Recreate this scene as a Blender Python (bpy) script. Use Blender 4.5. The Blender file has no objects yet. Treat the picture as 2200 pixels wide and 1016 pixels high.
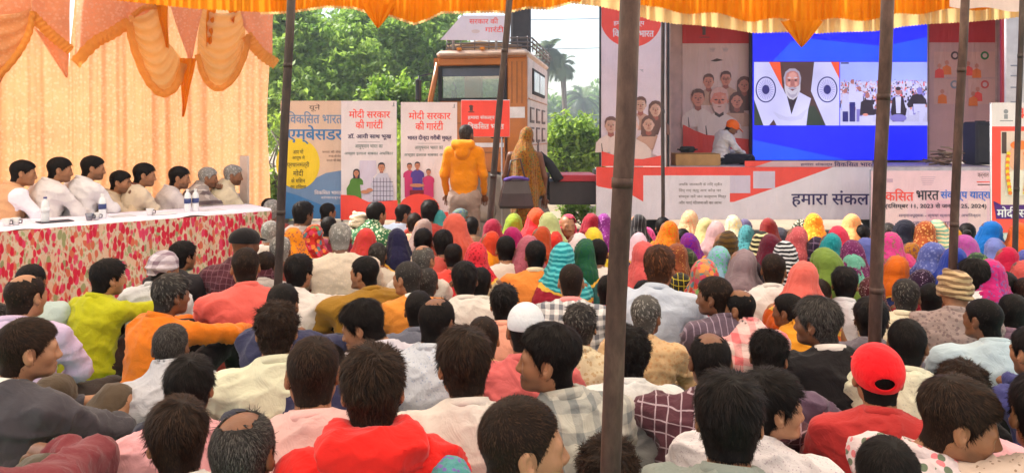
import bpy, math, random
import numpy as np
from mathutils import Vector, Matrix, Euler

sc = bpy.context.scene
C = sc.collection
R = math.radians
PI = math.pi

# ------------------------------------------------------------------ camera
F = 1500.0            # focal length in photo pixels
EYE = 1.55            # eye height
HOR = 290.0           # horizon row in the photo
cam_d = bpy.data.cameras.new('camera')
cam = bpy.data.objects.new('camera', cam_d)
C.objects.link(cam)
cam.location = (0, 0, EYE)
cam.rotation_euler = (R(90), 0, 0)
cam_d.sensor_width = 36.0
cam_d.lens = 36.0 * F / 2200.0
cam_d.shift_y = -(508.0 - HOR) / 2200.0
cam_d.clip_start = 0.05
cam_d.clip_end = 2000
sc.camera = cam

# ------------------------------------------------------------------ light
SUN_EL, SUN_AZ = R(50), R(-62)     # high sun beyond the side curtain, ahead and to the left
w = bpy.data.worlds.new('World')
sc.world = w
w.use_nodes = True
nt = w.node_tree
sky = nt.nodes.new('ShaderNodeTexSky')
sky.sky_type = 'NISHITA'
sky.sun_disc = False
sky.sun_elevation = SUN_EL
sky.sun_rotation = SUN_AZ
sky.air_density = 1.2
sky.dust_density = 3.0
sky.ozone_density = 1.0
bg = nt.nodes['Background']
nt.links.new(sky.outputs[0], bg.inputs[0])
bg.inputs[1].default_value = 0.15
sd = bpy.data.lights.new('sun', 'SUN')
sd.energy = 4.2
sd.angle = R(8.0)
sd.color = (1.0, 0.95, 0.87)
so = bpy.data.objects.new('sun', sd)
C.objects.link(so)
sdir = Vector((math.sin(SUN_AZ) * math.cos(SUN_EL), math.cos(SUN_AZ) * math.cos(SUN_EL), math.sin(SUN_EL)))
so.rotation_euler = sdir.to_track_quat('Z', 'Y').to_euler()
so.location = sdir * 50
sc.view_settings.view_transform = 'Standard'
sc.view_settings.look = 'None'
sc.view_settings.gamma = 1
sc.view_settings.use_curve_mapping = False
sc.view_settings.exposure = 1.12
sc.cycles.max_bounces = 7
sc.cycles.diffuse_bounces = 4
sc.cycles.transparent_max_bounces = 12

rnd = random.Random(7)
nrg = np.random.default_rng(11)


def at(x, y, Y):
    """photo pixel + distance -> point in the place"""
    return Vector(((x - 1100.0) * Y / F, Y, EYE - (y - HOR) * Y / F))


# ------------------------------------------------------------------ naming
def tag(o, label=None, cat=None, group=None, kind=None):
    if label: o['label'] = label
    if cat: o['category'] = cat
    if group: o['group'] = group
    if kind: o['kind'] = kind
    return o


def empty(name, loc=(0, 0, 0), rz=0.0, label=None, cat=None, group=None):
    o = bpy.data.objects.new(name, None)
    C.objects.link(o)
    o.empty_display_size = 0.1
    o.location = loc
    o.rotation_euler = (0, 0, rz)
    return tag(o, label, cat, group)


def mesh_np(name, V, Fc, mats=(), mi=None, smooth=True, attr=None):
    """V (n,3); Fc (m,k) array, or list of polygons"""
    me = bpy.data.meshes.new(name)
    V = np.asarray(V, dtype=np.float32)
    if isinstance(Fc, np.ndarray):
        n, k = Fc.shape
        me.vertices.add(len(V)); me.vertices.foreach_set('co', V.ravel())
        me.loops.add(n * k); me.loops.foreach_set('vertex_index', Fc.astype(np.int32).ravel())
        me.polygons.add(n); me.polygons.foreach_set('loop_start', np.arange(0, n * k, k, dtype=np.int32))
    else:
        me.from_pydata([tuple(map(float, v)) for v in V], [], [list(map(int, f)) for f in Fc])
        n = len(me.polygons)
    for m in mats: me.materials.append(m)
    if mi is not None: me.polygons.foreach_set('material_index', np.asarray(mi, dtype=np.int32))
    me.polygons.foreach_set('use_smooth', np.full(n, smooth, dtype=bool))
    me.update(calc_edges=True)
    if attr:
        for an, av in attr.items():
            a = me.attributes.new(an, 'FLOAT', 'POINT')
            a.data.foreach_set('value', np.asarray(av, dtype=np.float32))
    return me


def link(name, me, parent=None, loc=None, rot=None):
    o = bpy.data.objects.new(name, me)
    C.objects.link(o)
    if parent: o.parent = parent
    if loc is not None: o.location = loc
    if rot is not None: o.rotation_euler = rot
    return o


# ------------------------------------------------------------------ materials
MC = {}


def lin(c):
    """sRGB 0-255 -> linear"""
    return tuple((v / 255.0 / 12.92) if v <= 10 else (((v / 255.0) + 0.055) / 1.055) ** 2.4 for v in c)


def newmat(name, rough=0.7, spec=0.3):
    m = bpy.data.materials.new(name); m.use_nodes = True
    b = m.node_tree.nodes['Principled BSDF']
    b.inputs['Roughness'].default_value = rough
    b.inputs['Specular IOR Level'].default_value = spec
    return m, m.node_tree, b


def N(nt, t, **kw):
    n = nt.nodes.new(t)
    for k, v in kw.items(): setattr(n, k, v)
    return n


def mixrgb(nt, fac, a, b, blend='MIX'):
    n = nt.nodes.new('ShaderNodeMix'); n.data_type = 'RGBA'; n.blend_type = blend
    for sock, v in ((n.inputs[0], fac), (n.inputs[6], a), (n.inputs[7], b)):
        if hasattr(v, 'is_output'): nt.links.new(v, sock)
        elif isinstance(v, (int, float)): sock.default_value = v
        else: sock.default_value = (v[0], v[1], v[2], 1)
    return n.outputs[2]


def mth(nt, op, a, b=None, c=None):
    n = nt.nodes.new('ShaderNodeMath'); n.operation = op
    for i, v in enumerate((a, b, c)):
        if v is None: continue
        if hasattr(v, 'is_output'): nt.links.new(v, n.inputs[i])
        else: n.inputs[i].default_value = v
    return n.outputs[0]


def ocoord(nt, scale=(1, 1, 1), rot=(0, 0, 0), kind='Object'):
    tc = nt.nodes.new('ShaderNodeTexCoord'); mp = nt.nodes.new('ShaderNodeMapping')
    mp.inputs['Scale'].default_value = scale; mp.inputs['Rotation'].default_value = rot
    nt.links.new(tc.outputs[kind], mp.inputs[0])
    return mp.outputs[0]


def noise(nt, co, scale, detail=3, rough=0.5, dist=0.0):
    n = nt.nodes.new('ShaderNodeTexNoise')
    n.inputs['Scale'].default_value = scale; n.inputs['Detail'].default_value = detail
    n.inputs['Roughness'].default_value = rough; n.inputs['Distortion'].default_value = dist
    nt.links.new(co, n.inputs['Vector'])
    return n.outputs[0]


def ramp(nt, fac, stops, interp='LINEAR'):
    n = nt.nodes.new('ShaderNodeValToRGB'); n.color_ramp.interpolation = interp
    els = n.color_ramp.elements
    while len(els) < len(stops): els.new(0.5)
    for e, (p, c) in zip(els, stops):
        e.position = p; e.color = (c[0], c[1], c[2], 1) if hasattr(c, '__len__') else (c, c, c, 1)
    nt.links.new(fac, n.inputs[0])
    return n.outputs[0]


def bump(nt, b, h, strength=0.3, dist=0.01):
    n = nt.nodes.new('ShaderNodeBump'); n.inputs['Strength'].default_value = strength
    n.inputs['Distance'].default_value = dist
    nt.links.new(h, n.inputs['Height']); nt.links.new(n.outputs[0], b.inputs['Normal'])
    return n


def plain(name, col, rough=0.6, spec=0.3, metal=0.0, var=0.12, nscale=6.0, bstr=0.0, bscale=60):
    key = ('plain', name, tuple(col), rough, metal)
    if key in MC: return MC[key]
    m, nt, b = newmat(name, rough, spec)
    b.inputs['Metallic'].default_value = metal
    co = ocoord(nt)
    f = noise(nt, co, nscale, 5, 0.6)
    d = tuple(v * (1 - var * 1.6) for v in col)
    l = tuple(min(1, v * (1 + var)) for v in col)
    nt.links.new(ramp(nt, f, [(0.3, d), (0.7, l)]), b.inputs['Base Color'])
    if bstr: bump(nt, b, noise(nt, co, bscale, 4), bstr, 0.004)
    MC[key] = m
    return m


def print_mat(name, col, rough=0.45):
    """flat printed ink on vinyl that hangs in slight waves"""
    key = ('ink', name, tuple(col))
    if key in MC: return MC[key]
    m, nt, b = newmat(name, rough, .35)
    co = ocoord(nt)
    nt.links.new(ramp(nt, noise(nt, co, 3, 5, .65), [(.3, tuple(v * .90 for v in col)), (.7, tuple(min(1, v * 1.04) for v in col))]), b.inputs['Base Color'])
    bump(nt, b, noise(nt, ocoord(nt, (3.2, 3.2, .7)), 1.6, 3, .5, .6), .55, .06)
    MC[key] = m
    return m


# ------------------------------------------------------------------ primitive builder
class MB:
    def __init__(s): s.v = []; s.f = []; s.m = []; s.sm = []

    def add(s, V, Fc, mi=0, smooth=False):
        o = len(s.v)
        s.v += [tuple(v) for v in V]
        s.f += [[i + o for i in f] for f in Fc]
        s.m += [mi] * len(Fc); s.sm += [smooth] * len(Fc)

    def box(s, c, d, rz=0.0, mi=0, M=None, bev=0.0):
        x, y, z = d[0] / 2, d[1] / 2, d[2] / 2
        if bev > 0:
            b = min(bev, x * .9, y * .9, z * .9)
            V = []
            for sz in (-1, 1):
                for (ax, ay, az) in ((x - b, y - b, z), (x, y, z - b)):
                    pass
            # rounded in plan and on top/bottom edges
            rings = []
            for (inset, zz) in ((b, -z), (0, -z + b), (0, z - b), (b, z)):
                r = []
                X, Yy = x - inset, y - inset
                for (sx, sy) in ((1, 1), (-1, 1), (-1, -1), (1, -1)):
                    p1 = (sx * X, sy * (Yy - b)); p2 = (sx * (X - b), sy * Yy)
                    r += [p1, p2] if sx * sy > 0 else [p2, p1]
                rings.append([(p[0], p[1], zz) for p in r])
            V = [p for r in rings for p in r]
            Fc = [list(range(7, -1, -1)), list(range(24, 32))]
            for k in range(3):
                for i in range(8):
                    j = (i + 1) % 8
                    Fc.append([k * 8 + i, k * 8 + j, k * 8 + 8 + j, k * 8 + 8 + i])
        else:
            V = [(-x, -y, -z), (x, -y, -z), (x, y, -z), (-x, y, -z), (-x, -y, z), (x, -y, z), (x, y, z), (-x, y, z)]
            Fc = [(0, 3, 2, 1), (4, 5, 6, 7), (0, 1, 5, 4), (1, 2, 6, 5), (2, 3, 7, 6), (3, 0, 4, 7)]
        if M is None: M = Matrix.Rotation(rz, 4, 'Z')
        V = [M @ Vector(v) + Vector(c) for v in V]
        s.add(V, Fc, mi)

    def tube(s, pts, r, n=8, mi=0, cap=True, smooth=True):
        pts = [Vector(p) for p in pts]
        rr = r if hasattr(r, '__len__') else [r] * len(pts)
        V = []; Fc = []
        up = Vector((0, 0, 1))
        for i, p in enumerate(pts):
            d = (pts[min(i + 1, len(pts) - 1)] - pts[max(i - 1, 0)]).normalized()
            if i == 0:
                a = d.cross(up)
                if a.length < 0.1: a = d.cross(Vector((1, 0, 0)))
                a.normalize()
            else:
                a = (a - d * a.dot(d)).normalized()
            b = d.cross(a)
            for k in range(n):
                t = 2 * PI * k / n
                V.append(p + (a * math.cos(t) + b * math.sin(t)) * rr[i])
        for i in range(len(pts) - 1):
            for k in range(n):
                k2 = (k + 1) % n
                Fc.append([i * n + k, i * n + k2, (i + 1) * n + k2, (i + 1) * n + k])
        if cap:
            Fc.append(list(range(n))[::-1]); Fc.append([(len(pts) - 1) * n + k for k in range(n)])
        s.add(V, Fc, mi, smooth)

    def lathe(s, prof, c=(0, 0, 0), n=16, mi=0):
        V = []; Fc = []
        for (r, z) in prof:
            for k in range(n):
                t = 2 * PI * k / n
                V.append((c[0] + r * math.cos(t), c[1] + r * math.sin(t), c[2] + z))
        for i in range(len(prof) - 1):
            for k in range(n):
                k2 = (k + 1) % n
                Fc.append([i * n + k, i * n + k2, (i + 1) * n + k2, (i + 1) * n + k])
        Fc.append(list(range(n))[::-1]); Fc.append([(len(prof) - 1) * n + k for k in range(n)])
        s.add(V, Fc, mi, True)

    def prism(s, poly, depth, M=None, mi=0):
        """poly in local XZ, thickness along +Y"""
        n = len(poly)
        V = [Vector((p[0], 0, p[1])) for p in poly] + [Vector((p[0], depth, p[1])) for p in poly]
        if M: V = [M @ v for v in V]
        Fc = [list(range(n)), list(range(2 * n - 1, n - 1, -1))] + [[i, i + n, (i + 1) % n + n, (i + 1) % n] for i in range(n)]
        s.add(V, Fc, mi)

    def build(s, name, mats, parent=None, loc=None, rot=None):
        me = bpy.data.meshes.new(name)
        me.from_pydata([tuple(v) for v in s.v], [], s.f)
        for m in (mats if isinstance(mats, (list, tuple)) else [mats]): me.materials.append(m)
        me.polygons.foreach_set('material_index', s.m)
        me.polygons.foreach_set('use_smooth', s.sm)
        me.update()
        return link(name, me, parent, loc, rot)
# ------------------------------------------------------------------ noise and implicit surfaces
_lat = np.random.default_rng(3).random((32, 32, 32)).astype(np.float32)


def vnoise(P):
    P = np.asarray(P, dtype=np.float32)
    i = np.floor(P).astype(np.int64); f = P - i
    f = f * f * (3 - 2 * f); i &= 31; j = (i + 1) & 31
    x0, y0, z0 = i[..., 0], i[..., 1], i[..., 2]; x1, y1, z1 = j[..., 0], j[..., 1], j[..., 2]
    fx, fy, fz = f[..., 0], f[..., 1], f[..., 2]
    L = _lat
    a = L[x0, y0, z0] * (1 - fx) + L[x1, y0, z0] * fx
    b = L[x0, y1, z0] * (1 - fx) + L[x1, y1, z0] * fx
    c = L[x0, y0, z1] * (1 - fx) + L[x1, y0, z1] * fx
    d = L[x0, y1, z1] * (1 - fx) + L[x1, y1, z1] * fx
    return (a * (1 - fy) + b * fy) * (1 - fz) + (c * (1 - fy) + d * fy) * fz


def smin(a, b, k):
    if k <= 0: return np.minimum(a, b)
    h = np.maximum(k - np.abs(a - b), 0) / k
    return np.minimum(a, b) - h * h * k * 0.25


class Field:
    def __init__(s, xs, ys, zs):
        s.x, s.y, s.z = [np.asarray(v, dtype=np.float32) for v in (xs, ys, zs)]
        s.F = np.full((len(s.x), len(s.y), len(s.z)), 1.0, dtype=np.float32)

    def _blk(s, lo, hi, m):
        sl = []
        for a, l, h in ((s.x, lo[0], hi[0]), (s.y, lo[1], hi[1]), (s.z, lo[2], hi[2])):
            i0 = np.searchsorted(a, l - m); i1 = np.searchsorted(a, h + m)
            sl.append(slice(max(i0 - 1, 0), min(i1 + 1, len(a))))
        sl = tuple(sl)
        return sl, s.x[sl[0]][:, None, None], s.y[sl[1]][None, :, None], s.z[sl[2]][None, None, :]

    def _put(s, sl, d, k, op):
        if op == 'sub': s.F[sl] = -smin(-s.F[sl], d, k)
        else: s.F[sl] = smin(s.F[sl], d, k)

    def ell(s, c, r, k=0.02, op='add', rot=None):
        rm = max(r) if rot else None
        rb = (rm,) * 3 if rot else r
        m = 0.03 + k
        sl, X, Y, Z = s._blk([c[i] - rb[i] for i in range(3)], [c[i] + rb[i] for i in range(3)], m)
        X, Y, Z = X - c[0], Y - c[1], Z - c[2]
        if rot:
            Mx = np.array(Euler(rot).to_matrix().transposed(), dtype=np.float32)
            X, Y, Z = (Mx[0, 0] * X + Mx[0, 1] * Y + Mx[0, 2] * Z, Mx[1, 0] * X + Mx[1, 1] * Y + Mx[1, 2] * Z,
                       Mx[2, 0] * X + Mx[2, 1] * Y + Mx[2, 2] * Z)
        k0 = np.sqrt((X / r[0]) ** 2 + (Y / r[1]) ** 2 + (Z / r[2]) ** 2)
        k1 = np.sqrt((X / r[0] ** 2) ** 2 + (Y / r[1] ** 2) ** 2 + (Z / r[2] ** 2) ** 2) + 1e-6
        s._put(sl, k0 * (k0 - 1) / k1, k, op)

    def cap(s, a, b, ra, rb, k=0.02, op='add', sq=None):
        """tapered capsule; sq = (sx,sy,sz) squash of space about the axis"""
        rm = max(ra, rb)
        lo = [min(a[i], b[i]) - rm for i in range(3)]; hi = [max(a[i], b[i]) + rm for i in range(3)]
        sl, X, Y, Z = s._blk(lo, hi, 0.03 + k)
        ab = np.array(b, dtype=np.float32) - np.array(a, dtype=np.float32)
        L2 = float(ab @ ab) + 1e-9
        px, py, pz = X - a[0], Y - a[1], Z - a[2]
        t = np.clip((px * ab[0] + py * ab[1] + pz * ab[2]) / L2, 0, 1)
        d = np.sqrt((px - t * ab[0]) ** 2 + (py - t * ab[1]) ** 2 + (pz - t * ab[2]) ** 2) - (ra + (rb - ra) * t)
        s._put(sl, d, k, op)

    def mesh(s):
        Fd = s.F; nx, ny, nz = Fd.shape
        ins = Fd < 0
        c = np.zeros((nx - 1, ny - 1, nz - 1), dtype=np.int8)
        for dx in (0, 1):
            for dy in (0, 1):
                for dz in (0, 1):
                    c += ins[dx:nx - 1 + dx, dy:ny - 1 + dy, dz:nz - 1 + dz]
        act = np.argwhere((c > 0) & (c < 8))
        idx = np.full(c.shape, -1, dtype=np.int64)
        idx[act[:, 0], act[:, 1], act[:, 2]] = np.arange(len(act))
        corner = [(0, 0, 0), (1, 0, 0), (0, 1, 0), (1, 1, 0), (0, 0, 1), (1, 0, 1), (0, 1, 1), (1, 1, 1)]
        val = np.stack([Fd[act[:, 0] + a, act[:, 1] + b, act[:, 2] + d] for a, b, d in corner], 1)
        edges = [(0, 1), (2, 3), (4, 5), (6, 7), (0, 2), (1, 3), (4, 6), (5, 7), (0, 4), (1, 5), (2, 6), (3, 7)]
        acc = np.zeros((len(act), 3), dtype=np.float32); cnt = np.zeros(len(act), dtype=np.float32)
        for a, b in edges:
            va, vb = val[:, a], val[:, b]
            m = (va < 0) != (vb < 0)
            t = np.where(m, va / np.where(m, va - vb, 1), 0)
            pa = np.array(corner[a], dtype=np.float32); pb = np.array(corner[b], dtype=np.float32)
            acc += m[:, None] * (pa + (pb - pa) * t[:, None]); cnt += m
        p = acc / cnt[:, None]
        V = np.empty_like(p)
        for ax, arr in enumerate((s.x, s.y, s.z)):
            i = act[:, ax]
            V[:, ax] = arr[i] + (arr[i + 1] - arr[i]) * p[:, ax]
        quads = []
        for ax in range(3):
            sh = [slice(None)] * 3; sh2 = [slice(None)] * 3
            sh[ax] = slice(0, -1); sh2[ax] = slice(1, None)
            A = ins[tuple(sh)]; B = ins[tuple(sh2)]
            o1, o2 = [(1, 2), (2, 0), (0, 1)][ax]
            e = np.argwhere(A != B)
            ok = (e[:, o1] > 0) & (e[:, o2] > 0) & (e[:, o1] < Fd.shape[o1] - 1) & (e[:, o2] < Fd.shape[o2] - 1)
            e = e[ok]
            flip = ~A[e[:, 0], e[:, 1], e[:, 2]]
            def cell(d1, d2):
                q = e.copy(); q[:, o1] -= d1; q[:, o2] -= d2
                return idx[q[:, 0], q[:, 1], q[:, 2]]
            Q = np.stack([cell(1, 1), cell(0, 1), cell(0, 0), cell(1, 0)], 1)
            Q[flip] = Q[flip][:, ::-1]
            quads.append(Q)
        Q = np.concatenate(quads)
        return V, Q[(Q >= 0).all(1)]


def vnormals(V, Q):
    n = np.cross(V[Q[:, 2]] - V[Q[:, 0]], V[Q[:, 3]] - V[Q[:, 1]])
    o = np.zeros_like(V)
    for k in range(4): np.add.at(o, Q[:, k], n)
    return o / (np.linalg.norm(o, axis=1, keepdims=True) + 1e-9)


def grid1(segs):
    """segs: [(start, end, step), ...] contiguous"""
    out = []
    for a, b, st in segs:
        n = max(1, int(round((b - a) / st)))
        out += list(np.linspace(a, b, n, endpoint=False))
    out.append(segs[-1][1])
    return np.array(out, dtype=np.float32)


def sstep(a, b, x):
    t = np.clip((x - a) / (b - a), 0, 1)
    return t * t * (3 - 2 * t)


# ------------------------------------------------------------------ the head (centre at ear level, facing +Y)
def head_sdf(Fd, o, female=False, fine=True):
    a = lambda x, y, z: (o[0] + x, o[1] + y, o[2] + z)
    Fd.ell(a(0, -0.014, 0.034), (0.0765, 0.095, 0.086), 0.02)
    Fd.ell(a(0, 0.02, -0.03), (0.062, 0.068, 0.080), 0.035)
    Fd.ell(a(0, 0.05, -0.072), (0.04, 0.036, 0.034), 0.035)
    Fd.ell(a(0, 0.075, -0.092), (0.021, 0.018, 0.018), 0.025)
    for sx in (-1, 1):
        Fd.ell(a(sx * 0.040, 0.058, -0.018), (0.023, 0.024, 0.022), 0.03)      # cheek bone
        Fd.cap(a(sx * 0.054, -0.005, -0.05), a(sx * 0.026, 0.06, -0.092), 0.014, 0.014, 0.03)  # jaw line
    if fine:
        Fd.cap(a(-0.042, 0.074, 0.020), a(0.042, 0.074, 0.020), 0.012, 0.012, 0.02)
        for sx in (-1, 1):
            Fd.ell(a(sx * 0.031, 0.098, 0.003), (0.018, 0.018, 0.012), 0.014, 'sub')
            Fd.ell(a(sx * 0.031, 0.0740, 0.001), (0.0160, 0.0150, 0.0125), 0.004)
            Fd.ell(a(sx * 0.031, 0.0885, -0.0005), (0.0125, 0.006, 0.0035), 0.002, 'sub')
        Fd.cap(a(0, 0.086, 0.010), a(0, 0.103, -0.025), 0.0085, 0.0135, 0.016)
        for sx in (-1, 1): Fd.ell(a(sx * 0.014, 0.093, -0.029), (0.009, 0.012, 0.009), 0.009)
        Fd.ell(a(0, 0.088, -0.056), (0.025, 0.013, 0.0075), 0.008)
        Fd.ell(a(0, 0.086, -0.068), (0.021, 0.013, 0.008), 0.008)
        Fd.ell(a(0, 0.101, -0.0622), (0.026, 0.006, 0.0018), 0.004, 'sub')
    # neck
    Fd.cap(a(0, -0.028, -0.05), a(0, -0.05, -0.19), 0.054, 0.062, 0.03)
    for sx in (-1, 1):
        Fd.ell(a(sx * 0.082, -0.012, -0.004), (0.0095, 0.019, 0.033), 0.008, rot=(0.18, 0, -sx * 0.45))
        if fine:
            Fd.ell(a(sx * 0.0895, -0.004, 0.003), (0.006, 0.010, 0.018), 0.004, 'sub', rot=(0.18, 0, -sx * 0.45))
            Fd.ell(a(sx * 0.081, 0.000, -0.031), (0.007, 0.009, 0.010), 0.006)


HP = np.array((0.0, 0.140, 0.712))      # head centre of the seated template (top of hair about 0.865)
NP = np.array((0.0, 0.095, 0.585))       # neck pivot


def arm(Fd, sx, sh, el, wr, cloth, k=0.03):
    g = 0.014 if cloth else 0.0
    if cloth:
        Fd.cap(sh, el, 0.058, 0.046, 0.05)
        Fd.cap(el, tuple(el[i] + (wr[i] - el[i]) * 0.92 for i in range(3)), 0.046, 0.034, 0.03)
    else:
        Fd.cap(sh, el, 0.042, 0.033, 0.03)
        Fd.cap(el, wr, 0.033, 0.024, 0.02)


POSES = {
    # shoulder, elbow, wrist (right side, x>0); hip, knee, ankle
    'cross': dict(sh=(0.182, 0.07, 0.515), el=(0.255, 0.16, 0.30), wr=(0.12, 0.36, 0.20),
                  hip=(0.10, 0.02, 0.11), kn=(0.36, 0.34, 0.12), an=(-0.06, 0.40, 0.06)),
    'knees': dict(sh=(0.185, 0.08, 0.515), el=(0.285, 0.29, 0.36), wr=(0.08, 0.50, 0.36),
                  hip=(0.10, 0.02, 0.11), kn=(0.17, 0.42, 0.42), an=(0.13, 0.56, 0.05)),
    'chair': dict(sh=(0.185, 0.07, 0.515), el=(0.25, 0.20, 0.31), wr=(0.10, 0.42, 0.30),
                  hip=(0.10, 0.02, 0.09), kn=(0.13, 0.45, 0.08), an=(0.13, 0.45, -0.36)),
    'reach': dict(sh=(0.185, 0.09, 0.515), el=(0.30, 0.34, 0.46), wr=(0.20, 0.60, 0.42),
                  hip=(0.10, 0.02, 0.11), kn=(0.19, 0.44, 0.40), an=(0.15, 0.58, 0.05)),
    'chin': dict(sh=(0.185, 0.07, 0.515), el=(0.20, 0.28, 0.33), wr=(0.075, 0.275, 0.565),
                 hip=(0.10, 0.02, 0.09), kn=(0.13, 0.45, 0.08), an=(0.13, 0.45, -0.36)),
    'stand': dict(sh=(0.175, -0.01, 0.525), el=(0.235, -0.01, 0.26), wr=(0.225, 0.09, 0.02),
                  hip=(0.095, 0.0, 0.0), kn=(0.105, 0.02, -0.40), an=(0.11, -0.02, -0.82)),
}


def grids(lod, pose, cloth=False):
    h = {'near': 0.0048, 'mid': 0.0075, 'far': 0.0105}[lod]
    b = {'near': 0.013, 'mid': 0.018, 'far': 0.024}[lod]
    if cloth:
        h = b = {'near': 0.0105, 'mid': 0.015, 'far': 0.020}[lod]
    zlo = -0.95 if pose == 'stand' else (-0.46 if pose == 'chair' or pose == 'chin' else -0.03)
    if cloth:
        xs = grid1([(-0.5, 0.5, b)]); ys = grid1([(-0.25, 0.75, b)]); zs = grid1([(zlo, 0.72, b)])
    else:
        xs = grid1([(-0.5, -0.105, b), (-0.105, 0.105, h), (0.105, 0.5, b)])
        ys = grid1([(-0.25, -0.02, b), (-0.02, 0.265, h), (0.265, 0.75, b)])
        zs = grid1([(zlo, 0.545, b), (0.545, 0.875, h)])
    return Field(xs, ys, zs)


def hand_tubes(wr, el, sx, pose):
    """five separate, unequal, curled fingers rooted in the palm"""
    mb = MB()
    wr = Vector(wr); d = (wr - Vector(el)).normalized()
    up = Vector((0, 0, 1)); side = d.cross(up)
    if side.length < .1: side = Vector((1, 0, 0))
    side.normalize(); nrm = side.cross(d).normalized()       # back of the hand
    base = wr + d * 0.07
    for i, (ln, off) in enumerate(((0.070, -0.030), (0.080, -0.010), (0.075, 0.010), (0.060, 0.029))):
        p0 = base + side * off * sx * -1
        pts = [p0 - d * 0.03]; dd = d.copy(); p = p0
        for sgm, (fr, bend) in enumerate(((0.45, 0.25), (0.32, 0.5), (0.23, 0.5))):
            pts.append(p.copy())
            dd = (dd - nrm * bend).normalized()
            p = p + dd * ln * fr
        pts.append(p)
        mb.tube(pts, [0.009, 0.0092, 0.0088, 0.008, 0.0065], 7)
    t0 = wr + d * 0.02 - side * 0.028 * sx * -1 * 1.0
    t1 = t0 - side * 0.02 * sx * -1 + d * 0.03 - nrm * 0.01
    t2 = t1 + d * 0.03 - nrm * 0.01
    mb.tube([t0 + side * .015 * sx * -1, t1, t2], [0.012, 0.0105, 0.008], 7)
    return mb


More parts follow.
